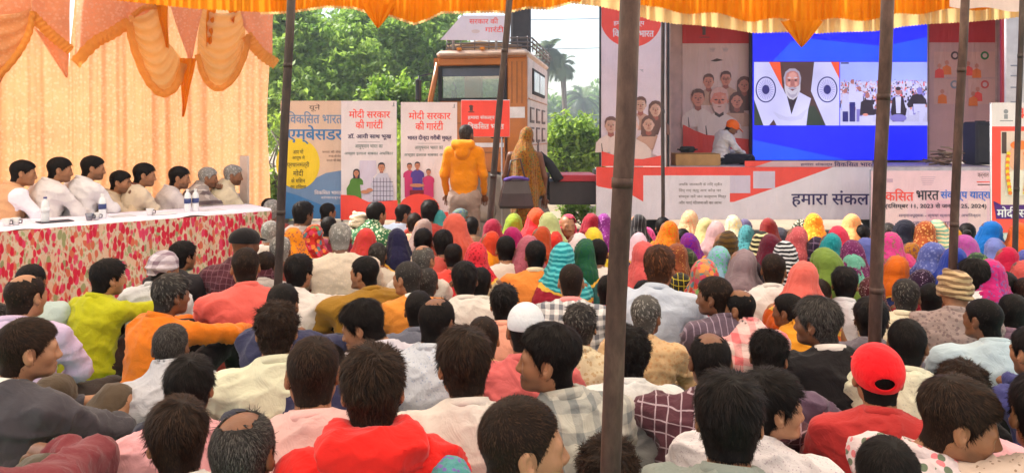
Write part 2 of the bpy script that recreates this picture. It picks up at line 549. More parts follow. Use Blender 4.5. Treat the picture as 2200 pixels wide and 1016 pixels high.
def body_template(lod, pose):
    P = POSES[pose]
    Fd = grids(lod, pose)
    st = pose == 'stand'
    hp = HP if not st else HP + np.array((0, -0.095, 0.01))
    neck0 = (0, 0.07, 0.55) if not st else (0, -0.02, 0.56)
    # torso
    Fd.ell((0, 0.0, 0.14 if not st else 0.02), (0.155, 0.115, 0.12), 0.05)
    Fd.ell((0, 0.03 if not st else -0.0, 0.30), (0.135, 0.095, 0.16), 0.08)
    Fd.ell((0, 0.055 if not st else -0.01, 0.43), (0.155, 0.105, 0.13), 0.06)
    for sx in (-1, 1):
        sh = (P['sh'][0] * sx, P['sh'][1], P['sh'][2])
        wr2 = list(P['wr'])
        if pose == 'chin' and sx < 0: wr2 = (0.12, 0.42, 0.30); el = (0.25, 0.20, 0.31)
        else: el = P['el']
        el = (el[0] * sx, el[1], el[2]); wr = (wr2[0] * sx, wr2[1], wr2[2])
        Fd.cap(neck0, (sh[0] * .9, sh[1] - .006, sh[2] - .018), 0.046, 0.040, 0.05)
        sh = (sh[0] * .97, sh[1], sh[2] - .008)
        arm(Fd, sx, sh, el, wr, False)
        d = (Vector(wr) - Vector(el)).normalized()
        c = Vector(wr) + d * 0.05
        Fd.cap(tuple(Vector(wr)), tuple(Vector(wr) + d * 0.075), 0.026, 0.030, 0.015)
        hip = (P['hip'][0] * sx, P['hip'][1], P['hip'][2]); kn = (P['kn'][0] * sx, P['kn'][1], P['kn'][2]); an = (P['an'][0] * sx, P['an'][1], P['an'][2])
        Fd.cap(hip, kn, 0.075, 0.052, 0.04)
        Fd.cap(kn, an, 0.05, 0.034, 0.02)
        Fd.cap(an, (an[0] + (0.05 * sx if pose != 'cross' else -0.10 * sx), an[1] + (0.14 if pose != 'cross' else 0.0), an[2] - 0.02), 0.032, 0.026, 0.015)
    head_sdf(Fd, tuple(hp), fine=True)
    V, Q = Fd.mesh()
    # skin pigment mask: 0 skin, 1 lip, 2 brow; stubble
    L = V - hp
    lip = np.exp(-((L[:, 0] / 0.021) ** 2) ** 2 - ((L[:, 2] + 0.0625) / 0.0085) ** 2) * (L[:, 1] > 0.07)
    bz = 0.0215 + 0.004 - np.abs(np.abs(L[:, 0]) - 0.030) * 0.12
    brow = np.exp(-((L[:, 2] - bz) / 0.0045) ** 2) * sstep(0.008, 0.014, np.abs(L[:, 0])) * (1 - sstep(0.045, 0.055, np.abs(L[:, 0]))) * (L[:, 1] > 0.05)
    stub = sstep(-0.03, -0.055, L[:, 2]) * sstep(0.0, 0.03, L[:, 1]) * sstep(-0.14, -0.11, L[:, 2])
    stub = np.maximum(stub, np.exp(-((L[:, 2] + 0.044) / 0.007) ** 2) * (np.abs(L[:, 0]) < 0.03) * (L[:, 1] > 0.06) * 1.3)
    mi = np.zeros(len(Q), dtype=np.int32)
    # extra geometry: fingers, eyes
    ev, ef, em = [], [], []
    base = len(V)
    mb = MB()
    if lod != 'far' or pose in ('chin', 'stand', 'chair'):
        for sx in (-1, 1):
            el = P['el']; wr = P['wr']
            if pose == 'chin' and sx < 0: wr = (0.12, 0.42, 0.30); el = (0.25, 0.20, 0.31)
            h = hand_tubes((wr[0] * sx, wr[1], wr[2]), (el[0] * sx, el[1], el[2]), sx, pose)
            mb.add(h.v, h.f, 0, True)
    n_eye0 = len(mb.f)
    for sx in (-1, 1):
        c = hp + np.array((sx * 0.031, 0.0735, -0.0003))
        ns, nr = (10, 7)
        vv = []; 
        for i in range(1, nr):
            th = PI * i / nr
            for k in range(ns):
                ph = 2 * PI * k / ns
                vv.append(c + 0.0135 * np.array((math.sin(th) * math.cos(ph), math.cos(th), math.sin(th) * math.sin(ph) * .72)))
        vv.append(c + np.array((0, 0.0135, 0))); vv.append(c - np.array((0, 0.0135, 0)))
        fo, fm = [], []
        top, bot = len(vv) - 2, len(vv) - 1
        for k in range(ns):
            fo.append([top, (k + 1) % ns, k]); fm.append(2)
            for i in range(nr - 2):
                fo.append([i * ns + k, i * ns + (k + 1) % ns, (i + 1) * ns + (k + 1) % ns, (i + 1) * ns + k]); fm.append(1)
            fo.append([(nr - 2) * ns + k, (nr - 2) * ns + (k + 1) % ns, bot]); fm.append(1)
        o = len(mb.v)
        mb.v += [tuple(v) for v in vv]; mb.f += [[i + o for i in f] for f in fo]; mb.m += fm; mb.sm += [True] * len(fo)
    EV = np.array([tuple(v) for v in mb.v], dtype=np.float32)
    # keep as quads only (triangles repeat their last corner is illegal): split polygons of 3 and n into a list
    return dict(V=V, Q=Q, EV=EV, EF=mb.f, EM=mb.m, lip=lip, brow=brow, stub=stub, hp=hp)


def shirt_template(lod, pose, style='shirt'):
    P = POSES[pose]
    Fd = grids(lod, pose, True)
    st = pose == 'stand'
    neck0 = (0, 0.068, 0.555) if not st else (0, -0.025, 0.565)
    if st:
        Fd.ell((0, 0.0, -0.03), (0.165, 0.125, 0.11), 0.04)
        Fd.ell((0, 0.0, 0.20), (0.165, 0.125, 0.25), 0.06)
        Fd.ell((0, -0.01, 0.42), (0.17, 0.115, 0.14), 0.05)
    else:
        Fd.ell((0, -0.005, 0.12), (0.195, 0.15, 0.14), 0.06)
        Fd.ell((0, 0.02, 0.28), (0.175, 0.125, 0.18), 0.08)
        Fd.ell((0, 0.045, 0.43), (0.185, 0.125, 0.145), 0.06)
    for sx in (-1, 1):
        sh = (P['sh'][0] * sx, P['sh'][1], P['sh'][2])
        wr = P['wr']; el = P['el']
        if pose == 'chin' and sx < 0: wr = (0.12, 0.42, 0.30); el = (0.25, 0.20, 0.31)
        el = (el[0] * sx, el[1], el[2]); wr = (wr[0] * sx, wr[1], wr[2])
        Fd.cap((neck0[0], neck0[1] - 0.004, neck0[2] + 0.0), (sh[0] * 0.93, sh[1] - .008, sh[2] - 0.012), 0.064, 0.056, 0.07)
        arm(Fd, sx, sh, el, wr, True)
    # stand collar
    if style == 'shawl':
        Fd.cap((0, neck0[1], neck0[2] + 0.01), (0, neck0[1] + 0.02, neck0[2] + 0.075), 0.098, 0.072, 0.05)
        Fd.ell((0, 0.02, 0.42), (0.23, 0.155, 0.17), 0.06)
    elif style == 'hood':
        Fd.ell((0, neck0[1] - 0.072, neck0[2] + 0.035), (0.128, 0.070, 0.068), 0.012)
        for sx in (-1, 1): Fd.cap((sx * 0.10, neck0[1] - 0.06, neck0[2] + 0.055), (sx * 0.085, neck0[1] + 0.03, neck0[2] + 0.05), 0.040, 0.038, 0.03)
        Fd.cap((-0.07, neck0[1] + 0.02, neck0[2] + 0.045), (-0.055, neck0[1] + 0.10, neck0[2] - 0.01), 0.036, 0.03, 0.03)
        Fd.cap((0.07, neck0[1] + 0.02, neck0[2] + 0.045), (0.055, neck0[1] + 0.10, neck0[2] - 0.01), 0.036, 0.03, 0.03)
        Fd.ell((0.0, neck0[1] - 0.098, neck0[2] - 0.045), (0.085, 0.052, 0.085), 0.012, rot=(0, .12, 0))
    # hollow the neck opening
    nb = (0, neck0[1] + 0.055, neck0[2] + 0.15)
    Fd.cap((0, neck0[1] + 0.008, neck0[2] + 0.050), nb, 0.056, 0.062, 0.004, 'sub')
    V, Q = Fd.mesh()
    return dict(V=V, Q=Q)


def pants_template(lod, pose):
    P = POSES[pose]
    Fd = grids('mid' if lod == 'near' else lod, pose, True)
    st = pose == 'stand'
    Fd.ell((0, 0.0, 0.11 if not st else -0.03), (0.18, 0.14, 0.12), 0.05)
    for sx in (-1, 1):
        hip = (P['hip'][0] * sx, P['hip'][1], P['hip'][2]); kn = (P['kn'][0] * sx, P['kn'][1], P['kn'][2]); an = (P['an'][0] * sx, P['an'][1], P['an'][2])
        Fd.cap(hip, kn, 0.098, 0.075, 0.04)
        a2 = tuple(kn[i] + (an[i] - kn[i]) * 0.94 for i in range(3))
        Fd.cap(kn, a2, 0.073, 0.060, 0.02)
    V, Q = Fd.mesh()
    V[:, 2] = np.maximum(V[:, 2], 0.004 if zlo_pose(pose) else -5)
    return dict(V=V, Q=Q)


def zlo_pose(p): return p in ('cross', 'knees', 'reach')


def veil_template(lod, kind='veil'):
    """cloth over head and shoulders, open at the face"""
    b = {'near': 0.0095, 'mid': 0.011, 'far': 0.0125}[lod]
    if kind == 'stand':
        Fd = Field(grid1([(-0.42, 0.42, b)]), grid1([(-0.30, 0.34, b)]), grid1([(-0.85, 0.92, b)]))
        hp = HP + np.array((0, -0.095, 0.01))
        Fd.ell((0, hp[1] - 0.018, hp[2] + 0.03), (0.099, 0.120, 0.104), 0.03)
        Fd.cap((0, hp[1] - 0.03, hp[2] - 0.0), (0, -0.03, 0.54), 0.090, 0.115, 0.05)
        Fd.cap((0, -0.02, 0.45), (0, -0.01, 0.1), 0.19, 0.20, 0.10)
        Fd.cap((0, -0.01, 0.1), (0, 0, -0.80), 0.20, 0.27, 0.10)
        for sx in (-1, 1): Fd.cap((sx * .17, 0, .47), (sx * .26, .04, .12), .07, .07, .06)
        Fd.ell((0, hp[1] + 0.105, hp[2] - 0.012), (0.064, 0.10, 0.088), 0.02, 'sub')
        Fd.ell((0, hp[1] - 0.004, hp[2] + 0.015), (0.084, 0.106, 0.098), 0.01, 'sub')
        Fd.ell((0, hp[1] + 0.02, hp[2] - 0.045), (0.070, 0.080, 0.085), 0.01, 'sub')
        V, Q = Fd.mesh()
        return dict(V=V, Q=Q)
    Fd = Field(grid1([(-0.42, 0.42, b)]), grid1([(-0.26, 0.56, b)]), grid1([(-0.02, 0.92, b)]))
    hp = HP
    bun = {'veil': 0, 'veilb': 1, 'veilc': 2}[kind]
    Fd.ell((0, hp[1] - 0.016, hp[2] + 0.03), (0.085, 0.110, 0.102), 0.03)
    if bun == 1: Fd.ell((0, hp[1] - 0.105, hp[2] + 0.02), (0.05, 0.05, 0.055), 0.05)
    if bun == 2: Fd.ell((0.01, hp[1] - 0.085, hp[2] + 0.055), (0.038, 0.045, 0.042), 0.05)
    Fd.cap((0, hp[1] - 0.035, hp[2] - 0.0), (0, 0.035, 0.55), 0.080, 0.108, 0.05)
    for sx in (-1, 1): Fd.cap((sx * 0.045, hp[1] + 0.0, hp[2] - 0.045), (sx * 0.165, 0.09, 0.47), 0.042, 0.055, 0.05)
    Fd.ell((0, 0.06, 0.41), (0.225, 0.16, 0.15), 0.07)
    Fd.ell((0, 0.03, 0.22), (0.245, 0.18, 0.24), 0.09)
    Fd.ell((0, 0.16, 0.16), (0.33, 0.26, 0.17), 0.10)
    # open at the face and hollow around the head
    Fd.ell((0, hp[1] + 0.105, hp[2] - 0.012), (0.064, 0.10, 0.088), 0.02, 'sub')
    Fd.ell((0, hp[1] - 0.004, hp[2] + 0.015), (0.084, 0.106, 0.098), 0.01, 'sub')
    Fd.ell((0, hp[1] + 0.02, hp[2] - 0.045), (0.070, 0.080, 0.085), 0.01, 'sub')
    V, Q = Fd.mesh()
    V[:, 2] = np.maximum(V[:, 2], 0.004)
    return dict(V=V, Q=Q)


def fold_disp(V, Q, amp, seed, kind='shirt'):
    """cloth folds: soft ridged noise running down and from the armpits"""
    n = vnormals(V, Q)
    o = np.array((seed * 3.1 % 17, seed * 5.7 % 13, seed * 1.3 % 11))
    W = V + 0.06 * (vnoise(V * 5 + o)[:, None] - .5)
    if kind == 'veil':
        ang = np.arctan2(V[:, 0], V[:, 1] - 0.05)
        r = vnoise(np.stack([ang * 4.2 + o[0], V[:, 2] * 1.6 + o[1], np.full(len(V), o[2])], 1))
        r2 = vnoise(np.stack([ang * 9.0 + o[1], V[:, 2] * 2.6 + o[0], np.full(len(V), o[2])], 1))
        r3 = vnoise(W * np.array((16, 16, 30)) + o)
        d = (1 - np.abs(r * 2 - 1)) * 1.3 + (1 - np.abs(r2 * 2 - 1)) ** 2 * .9 + (1 - np.abs(r3 * 2 - 1)) ** 2 * .45 - 1.2
        a = amp * (0.42 + 1.0 * sstep(0.85, 0.5, V[:, 2]))
        return V + n * (d * a)[:, None]
    a1 = 1 - np.abs(vnoise(W * np.array((9, 9, 4.2)) + o) * 2 - 1)
    a2 = 1 - np.abs(vnoise((W @ _rotm) * np.array((5.5, 14, 14)) + o * 2) * 2 - 1)
    a3 = vnoise(W * 22 + o) - .5
    side = sstep(0.05, 0.17, np.abs(V[:, 0]))
    a4 = 1 - np.abs(vnoise((W @ _rotm.T) * np.array((8, 30, 18)) + o * 3) * 2 - 1)
    d = (a1 ** 2 - .35) * 0.8 + (a2 ** 3 - .25) * (0.9 + 0.8 * side) + a3 * 0.2 + (a4 ** 4 - .2) * .8
    d = np.maximum(d, -.30)
    return V + n * (d * amp)[:, None]


_rotm = np.array(Euler((0.5, 0.35, 0.6)).to_matrix(), dtype=np.float32)

# ------------------------------------------------------------------ hair (head-local)
HZ = np.array([-0.13, -0.085, -0.05, -0.025, 0.0, 0.02, 0.05, 0.072, 0.088, 0.14])


def hair_template(style, near=True, seed=1):
    h = 0.0045 if near else 0.0085
    Fd = Field(grid1([(-0.125, 0.125, h)]), grid1([(-0.15, 0.14, h)]), grid1([(-0.13, 0.165, h)]))
    # skull and nape only
    Fd.ell((0, -0.014, 0.034), (0.0765, 0.095, 0.086), 0.02)
    Fd.ell((0, 0.02, -0.03), (0.062, 0.068, 0.080), 0.035)
    Fd.cap((0, -0.028, -0.05), (0, -0.05, -0.19), 0.054, 0.062, 0.03)
    X = Fd.x[:, None, None] + 0 * Fd.F; Y = Fd.y[None, :, None] + 0 * Fd.F; Z = Fd.z[None, None, :] + 0 * Fd.F
    P = np.stack([X, Y, Z], -1)
    o = np.array((seed * 2.3 % 9, seed * 4.1 % 9, seed * 1.7 % 9))
    ym = np.interp(Z, HZ, [-0.06, -0.035, -0.022, 0.012, 0.022, 0.034, 0.050, 0.074, 0.20, 0.3])
    side = sstep(0.02, 0.07, np.abs(X))
    ym = ym + (1 - side) * np.where(Z > 0.03, 0.010, 0.0)
    nape = -0.082
    th = {'short': [.002, .004, .007, .009, .011], 'buzz': [.001, .0025, .004, .005, .006], 'thick': [.003, .008, .013, .017, .021],
          'curly': [.004, .009, .014, .018, .021], 'fade': [.0005, .001, .004, .014, .022], 'balding': [.002, .005, .008, .007, .006],
          'fringe': [.002, .004, .006, .005, .004], 'spiky': [.003, .006, .010, .015, .020], 'long': [.010, .013, .016, .017, .018],
          'gray': [.002, .005, .008, .010, .012]}[style]
    t = np.interp(Z - 0.25 * Y, [-0.09, -0.05, 0.0, 0.06, 0.12], th)
    amp = {'curly': .013, 'thick': .007, 'spiky': .008, 'buzz': .001, 'balding': .003, 'fringe': .003}.get(style, .005)
    nz = vnoise(P * (42 if style == 'curly' else 26) + o) - .5 + 0.6 * (vnoise(P * 70 + o) - .5)
    t = t + nz * amp * np.clip(t / 0.012, 0.2, 1.4)
    if style in ('short', 'thick', 'spiky', 'fade', 'gray'):            # more volume at the front / crown
        t = t + 0.006 * sstep(0.02, 0.09, Y) * sstep(0.05, 0.1, Z)
    shell = Fd.F - t
    # bare regions cut with soft edge
    m = (Y - ym) + 0.006 * (vnoise(P * 30 + o) - .5)
    m = np.maximum(m, nape - Z + 0.006 * (vnoise(P * 45) - .5))
    if style == 'long': m = np.maximum(Y - ym, -0.14 - Z)
    earx = ((np.abs(X) - 0.085) / 0.03) ** 2 + ((Y + 0.004) / 0.021) ** 2 + ((Z + 0.006) / 0.034) ** 2
    m = np.maximum(m, (1 - np.sqrt(earx)) * 0.02)
    if style in ('balding', 'fringe'):
        q = np.sqrt((X / 0.052) ** 2 + ((Y - (0.03 if style == 'fringe' else -0.025)) / (0.115 if style == 'fringe' else 0.055)) ** 2)
        q = q + 0.55 * (vnoise(P * 55 + o) - .5) + 0.3 * (vnoise(P * 130) - .5)
        top = np.where(Z > 0.055, (1 - q) * 0.04, -1)
        m = np.maximum(m, top)
    Fd.F = np.maximum(shell, m * 0.8).astype(np.float32)
    V, Q = Fd.mesh()
    n = vnormals(V, Q)
    rg = np.random.default_rng(seed)
    # strands
    cen = V[Q].mean(1)
    fn = np.cross(V[Q[:, 2]] - V[Q[:, 0]], V[Q[:, 3]] - V[Q[:, 1]])
    ar = np.linalg.norm(fn, axis=1); fn = fn / (ar[:, None] + 1e-12)
    out = ((cen - np.array((0, -0.01, 0.0))) * fn).sum(1) > 0.02       # outward faces only
    wgt = ar * out
    ns = (7500 if near else 600)
    if style == 'buzz': ns = int(ns * 0.8)
    pick = rg.choice(len(Q), ns, p=wgt / wgt.sum())
    u = rg.random((ns, 2)).astype(np.float32)
    A, B, Cc, D = (V[Q[pick, k]] for k in range(4))
    root = (A * (1 - u[:, :1]) + B * u[:, :1]) * (1 - u[:, 1:]) + (D * (1 - u[:, :1]) + Cc * u[:, :1]) * u[:, 1:]
    nn = fn[pick]
    whorl = np.array((0.012, -0.055, 0.10))
    fl = root - whorl
    sw = np.cross(np.array((0, 0, 1.0)), fl) * 0.35
    fl = fl + sw + np.array((0.0, 0.0, -0.02))
    fl = fl / (np.linalg.norm(fl, axis=1, keepdims=True) + 1e-6)
    jit = {'curly': .8, 'spiky': .36, 'thick': .22, 'gray': .26}.get(style, .2)
    clump = np.stack([vnoise(root * 60 + k * 7.7) - .5 for k in range(3)], 1)
    fl = fl + jit * rg.normal(size=fl.shape) * 0.5 + clump * jit * 2.4
    fl = fl - nn * (fl * nn).sum(1, keepdims=True)
    fl = fl / (np.linalg.norm(fl, axis=1, keepdims=True) + 1e-6)
    L = {'buzz': .012, 'short': .022, 'thick': .034, 'curly': .026, 'spiky': .030, 'fade': .024, 'long': .04, 'gray': .024, 'balding': .02, 'fringe': .014}[style]
    L = L * .85 * (0.6 + 0.8 * rg.random((ns, 1))) * np.interp(root[:, 2:3], [-0.09, 0.0, 0.08], [0.45, 0.8, 1.1])
    lift = {'buzz': .4, 'spiky': .45, 'curly': .32, 'thick': .10}.get(style, .08)
    lift = lift * (0.3 + 0.9 * rg.random((ns, 1)))
    p0 = root - nn * 0.002
    p1 = root + fl * L * .5 + nn * L * lift * .6
    p2 = root + fl * L + nn * L * lift * .55 + rg.normal(size=root.shape) * 0.0015
    if near: wd = 0.00075
    else: wd = 0.003
    if style == 'buzz': wd *= .8
    sd_ = np.cross(fl, nn) * wd * (0.6 + 0.8 * rg.random((ns, 1)))
    SV = np.concatenate([p0 - sd_, p0 + sd_, p1 + sd_, p1 - sd_, p2 + sd_ * .3, p2 - sd_ * .3])
    i = np.arange(ns)
    SQ = np.concatenate([np.stack([i, i + ns, i + 2 * ns, i + 3 * ns], 1), np.stack([i + 3 * ns, i + 2 * ns, i + 4 * ns, i + 5 * ns], 1)]) + len(V)
    tone = rg.random(ns)
    tv = np.concatenate([np.full(len(V), 0.25), np.tile(tone, 6)])
    return dict(V=np.concatenate([V, SV]), Q=np.concatenate([Q, SQ]), tone=tv)
# ------------------------------------------------------------------ cloth, skin and hair materials
SKINS = []
for i, c in enumerate(((.36, .17, .085), (.27, .12, .058), (.20, .085, .042), (.43, .215, .115), (.145, .062, .034))):
    m, nt, b = newmat('skin', .46, .4)
    a1 = N(nt, 'ShaderNodeAttribute'); a1.attribute_name = 'lip'
    a2 = N(nt, 'ShaderNodeAttribute'); a2.attribute_name = 'brow'
    co = ocoord(nt)
    f = noise(nt, co, 18, 5, .6)
    cc = ramp(nt, f, [(.3, tuple(v * .84 for v in c)), (.7, tuple(v * 1.12 for v in c))])
    cc = mixrgb(nt, mth(nt, 'MULTIPLY', noise(nt, co, 7, 3, .6), .5), cc, (c[0] * .72, c[1] * .55, c[2] * .5))
    cc = mixrgb(nt, a1.outputs['Fac'], cc, (c[0] * .75, c[1] * .45, c[2] * .6))
    cc = mixrgb(nt, a2.outputs['Fac'], cc, (.014, .009, .007))
    nt.links.new(cc, b.inputs[0])
    b.inputs['Subsurface Weight'].default_value = 0.0
    bump(nt, b, mth(nt, 'ADD', noise(nt, co, 240, 3), mth(nt, 'MULTIPLY', noise(nt, co, 60, 3), 1.5)), .35, .0015)
    SKINS.append(m)


def hair_mat(k):
    key = ('hair', k)
    if key in MC: return MC[key]
    d, l = {'k': ((.003, .0022, .0022), (.020, .013, .011)), 'b': ((.007, .004, .003), (.055, .027, .015)),
            'g': ((.03, .026, .024), (.30, .28, .26)), 's': ((.008, .006, .006), (.12, .105, .095)),
            'w': ((.16, .15, .14), (.62, .60, .57)), 'h': ((.02, .008, .004), (.16, .055, .022))}[k]
    m, nt, b = newmat('hair', .55, .12)
    a = N(nt, 'ShaderNodeAttribute'); a.attribute_name = 'tone'
    nt.links.new(ramp(nt, a.outputs['Fac'], [(.1, d), (.95, l)]), b.inputs[0])
    MC[key] = m
    return m


def cloth(pat, c1, c2=(250, 250, 250), sc_=1.0, seam=False, hem=None):
    key = ('cloth', pat, tuple(c1), tuple(c2), sc_, seam, hem)
    if key in MC: return MC[key]
    m, nt, b = newmat('fabric', .82, .15)
    a = lin(c1); q = lin(c2)
    co = ocoord(nt)
    f = noise(nt, co, 3.5, 5, .6)
    base = ramp(nt, f, [(.25, tuple(v * .88 for v in a)), (.75, tuple(min(1, v * 1.06) for v in a))])
    sx = N(nt, 'ShaderNodeSeparateXYZ')
    if pat != 'plain':
        wob = N(nt, 'ShaderNodeVectorMath'); wob.operation = 'MULTIPLY_ADD'
        nn = N(nt, 'ShaderNodeTexNoise'); nn.inputs['Scale'].default_value = 5
        nt.links.new(co, nn.inputs['Vector']); nt.links.new(nn.outputs['Color'], wob.inputs[0])
        wob.inputs[1].default_value = (.05, .05, .05); nt.links.new(co, wob.inputs[2])
        cw = wob.outputs[0]
        nt.links.new(cw, sx.inputs[0])

    def lines(sock, freq, duty):
        fr = mth(nt, 'FRACT', mth(nt, 'MULTIPLY', sock, freq * sc_))
        return mth(nt, 'LESS_THAN', fr, duty)
    if pat == 'check':        # two-tone woven gingham
        u = lines(sx.outputs[0], 17, .5); v = lines(sx.outputs[2], 17, .5)
        s_ = mth(nt, 'MULTIPLY', mth(nt, 'ADD', u, v), .5)
        base = mixrgb(nt, s_, base, q)
    elif pat == 'plaid':      # thin pale lines
        u = lines(sx.outputs[0], 19, .10); v = lines(sx.outputs[2], 19, .10)
        base = mixrgb(nt, mth(nt, 'MULTIPLY', mth(nt, 'MAXIMUM', u, v), .8), base, q)
    elif pat == 'tartan':     # wide soft bands
        u = lines(sx.outputs[0], 9, .4); v = lines(sx.outputs[2], 9, .4)
        s_ = mth(nt, 'MULTIPLY', mth(nt, 'ADD', u, v), .42)
        base = mixrgb(nt, s_, base, q)
    elif pat == 'stripes':
        wv = N(nt, 'ShaderNodeTexWave'); wv.inputs['Scale'].default_value = 9 * sc_; wv.inputs['Distortion'].default_value = 2.5
        wv.bands_direction = 'Z'; nt.links.new(cw, wv.inputs[0])
        base = mixrgb(nt, mth(nt, 'GREATER_THAN', wv.outputs[1], .55), base, q)
    elif pat == 'pin':
        u = lines(sx.outputs[0], 26, .14)
        base = mixrgb(nt, mth(nt, 'MULTIPLY', u, .6), base, q)
    elif pat in ('dots', 'print', 'floral', 'multi'):
        vo = N(nt, 'ShaderNodeTexVoronoi'); vo.inputs['Scale'].default_value = {'dots': 62, 'print': 40, 'floral': 26, 'multi': 24}[pat] * sc_
        nt.links.new(cw, vo.inputs['Vector'])
        th = {'dots': .22, 'print': .36, 'floral': .42, 'multi': .62}[pat]
        msk = mth(nt, 'LESS_THAN', vo.outputs['Distance'], th)
        if pat == 'multi':
            hs = N(nt, 'ShaderNodeHueSaturation'); hs.inputs['Saturation'].default_value = 1.0
            s2 = N(nt, 'ShaderNodeSeparateColor'); nt.links.new(vo.outputs['Color'], s2.inputs[0])
            q = ramp(nt, s2.outputs[0], [(0, (.55, .03, .02)), (.3, (.8, .25, .05)), (.5, (.05, .25, .3)), (.7, (.65, .05, .12)), (.9, (.1, .3, .08))], 'CONSTANT')
        if pat == 'floral':
            s2 = N(nt, 'ShaderNodeSeparateColor'); nt.links.new(vo.outputs['Color'], s2.inputs[0])
            q = mixrgb(nt, mth(nt, 'GREATER_THAN', s2.outputs[0], .6), q, (.05, .12, .04))
        base = mixrgb(nt, mth(nt, 'MULTIPLY', msk, .85), base, q)
    elif pat == 'grid':
        u = lines(sx.outputs[0], 24, .12); v = lines(sx.outputs[2], 24, .12)
        base = mixrgb(nt, mth(nt, 'MULTIPLY', mth(nt, 'MAXIMUM', u, v), .7), base, q)
    elif pat == 'vest':
        base = mixrgb(nt, mth(nt, 'GREATER_THAN', mth(nt, 'ABSOLUTE', sx.outputs[0]), .215), base, q)
    elif pat == 'blend':      # colour changes down the cloth
        g = mth(nt, 'GREATER_THAN', mth(nt, 'ADD', mth(nt, 'MULTIPLY', sx.outputs[2], 1.0), mth(nt, 'MULTIPLY', sx.outputs[0], .8)), .74)
        base = mixrgb(nt, g, q, base)
    if hem:
        hx = N(nt, 'ShaderNodeSeparateXYZ'); nt.links.new(co, hx.inputs[0])
        zz = mth(nt, 'ADD', hx.outputs[2], mth(nt, 'ADD', mth(nt, 'MULTIPLY', hx.outputs[0], hem[3]), mth(nt, 'MULTIPLY', noise(nt, co, 7, 2), .10)))
        base = mixrgb(nt, mth(nt, 'LESS_THAN', zz, .535), base, lin((226, 176, 70)))
        base = mixrgb(nt, mth(nt, 'LESS_THAN', zz, .515), base, lin(hem[:3]))
    nt.links.new(base, b.inputs[0])
    n1 = noise(nt, co, 9, 4, .55, 1.6)
    n2 = noise(nt, ocoord(nt, (30, 30, 12), (.3, .5, 0)), 1.0, 4, .6, .8)
    hsum = mth(nt, 'ADD', mth(nt, 'MULTIPLY', n1, 1.0), mth(nt, 'MULTIPLY', n2, .10))
    n3 = N(nt, 'ShaderNodeTexMusgrave') if False else None
    wv = N(nt, 'ShaderNodeTexVoronoi'); wv.feature = 'DISTANCE_TO_EDGE'; wv.inputs['Scale'].default_value = 1.0
    wn = N(nt, 'ShaderNodeVectorMath'); wn.operation = 'MULTIPLY_ADD'; wq = N(nt, 'ShaderNodeTexNoise'); wq.inputs['Scale'].default_value = 7; nt.links.new(co, wq.inputs['Vector'])
    nt.links.new(wq.outputs['Color'], wn.inputs[0]); wn.inputs[1].default_value = (.9, .9, .9); nt.links.new(ocoord(nt, (5, 12, 15), (.4, .35, .6)), wn.inputs[2]); nt.links.new(wn.outputs[0], wv.inputs['Vector'])
    hsum = mth(nt, 'ADD', hsum, mth(nt, 'MULTIPLY', mth(nt, 'MINIMUM', wv.outputs['Distance'], .22), .55))
    if seam:
        sq = N(nt, 'ShaderNodeSeparateXYZ'); nt.links.new(co, sq.inputs[0])
        yk = mth(nt, 'GREATER_THAN', mth(nt, 'ADD', sq.outputs[2], mth(nt, 'MULTIPLY', mth(nt, 'ABSOLUTE', sq.outputs[0]), .10)), .462)
        ah = mth(nt, 'LESS_THAN', mth(nt, 'ABSOLUTE', sq.outputs[0]), .172)
        hsum = mth(nt, 'ADD', hsum, mth(nt, 'MULTIPLY', mth(nt, 'ADD', yk, ah), .13))
    bump(nt, b, hsum, .5, .02)
    b.inputs['Sheen Weight'].default_value = .15
    MC[key] = m
    return m


EYEW = plain('eye_white', (.55, .50, .46), .3, .5, var=.02)
EYEI = plain('iris', (.015, .008, .005), .15, .6, var=.02)

TC = {}


def tmpl(kind, *a):
    k = (kind,) + a
    if k not in TC:
        TC[k] = {'body': body_template, 'shirt': shirt_template, 'pants': pants_template, 'veil': veil_template}[kind](*a)
    return TC[k]


HC = {}


def hair_mesh(style, near, seed, col):
    k = (style, near, seed, col)
    if k not in HC:
        t = TC.get(('hair', style, near, seed)) or hair_template(style, near, seed)
        TC[('hair', style, near, seed)] = t
        HC[k] = mesh_np('hair', t['V'], t['Q'], [hair_mat(col)], attr={'tone': t['tone']})
    return HC[k]


def warp(V, kz, wd, zn=0.5):
    V = V.copy()
    z = V[:, 2]
    V[:, 0] *= 1 + (wd - 1) * sstep(0.66, 0.52, z)
    V[:, 2] = np.where(z < zn, z * kz, z + zn * (kz - 1))
    return V


def turn(V, piv, yaw, pitch, z0=.55, z1=.64):
    """rotate the head about the neck with a smooth twist; yaw>0 turns right"""
    w_ = sstep(z0, z1, V[:, 2])[:, None]
    P = V - piv
    wv = w_[:, 0]
    cy, sy = np.cos(-yaw * wv), np.sin(-yaw * wv)
    cp, sp = np.cos(-pitch * wv), np.sin(-pitch * wv)
    x, y, z = P[:, 0], P[:, 1], P[:, 2]
    y2 = y * cp - z * sp; z2 = y * sp + z * cp
    x3 = x * cy - y2 * sy; y3 = x * sy + y2 * cy
    return np.stack([x3, y3, z2], 1) + piv


def turn_mat(yaw, pitch): return Matrix.Rotation(-yaw, 4, 'Z') @ Matrix.Rotation(-pitch, 4, 'X')


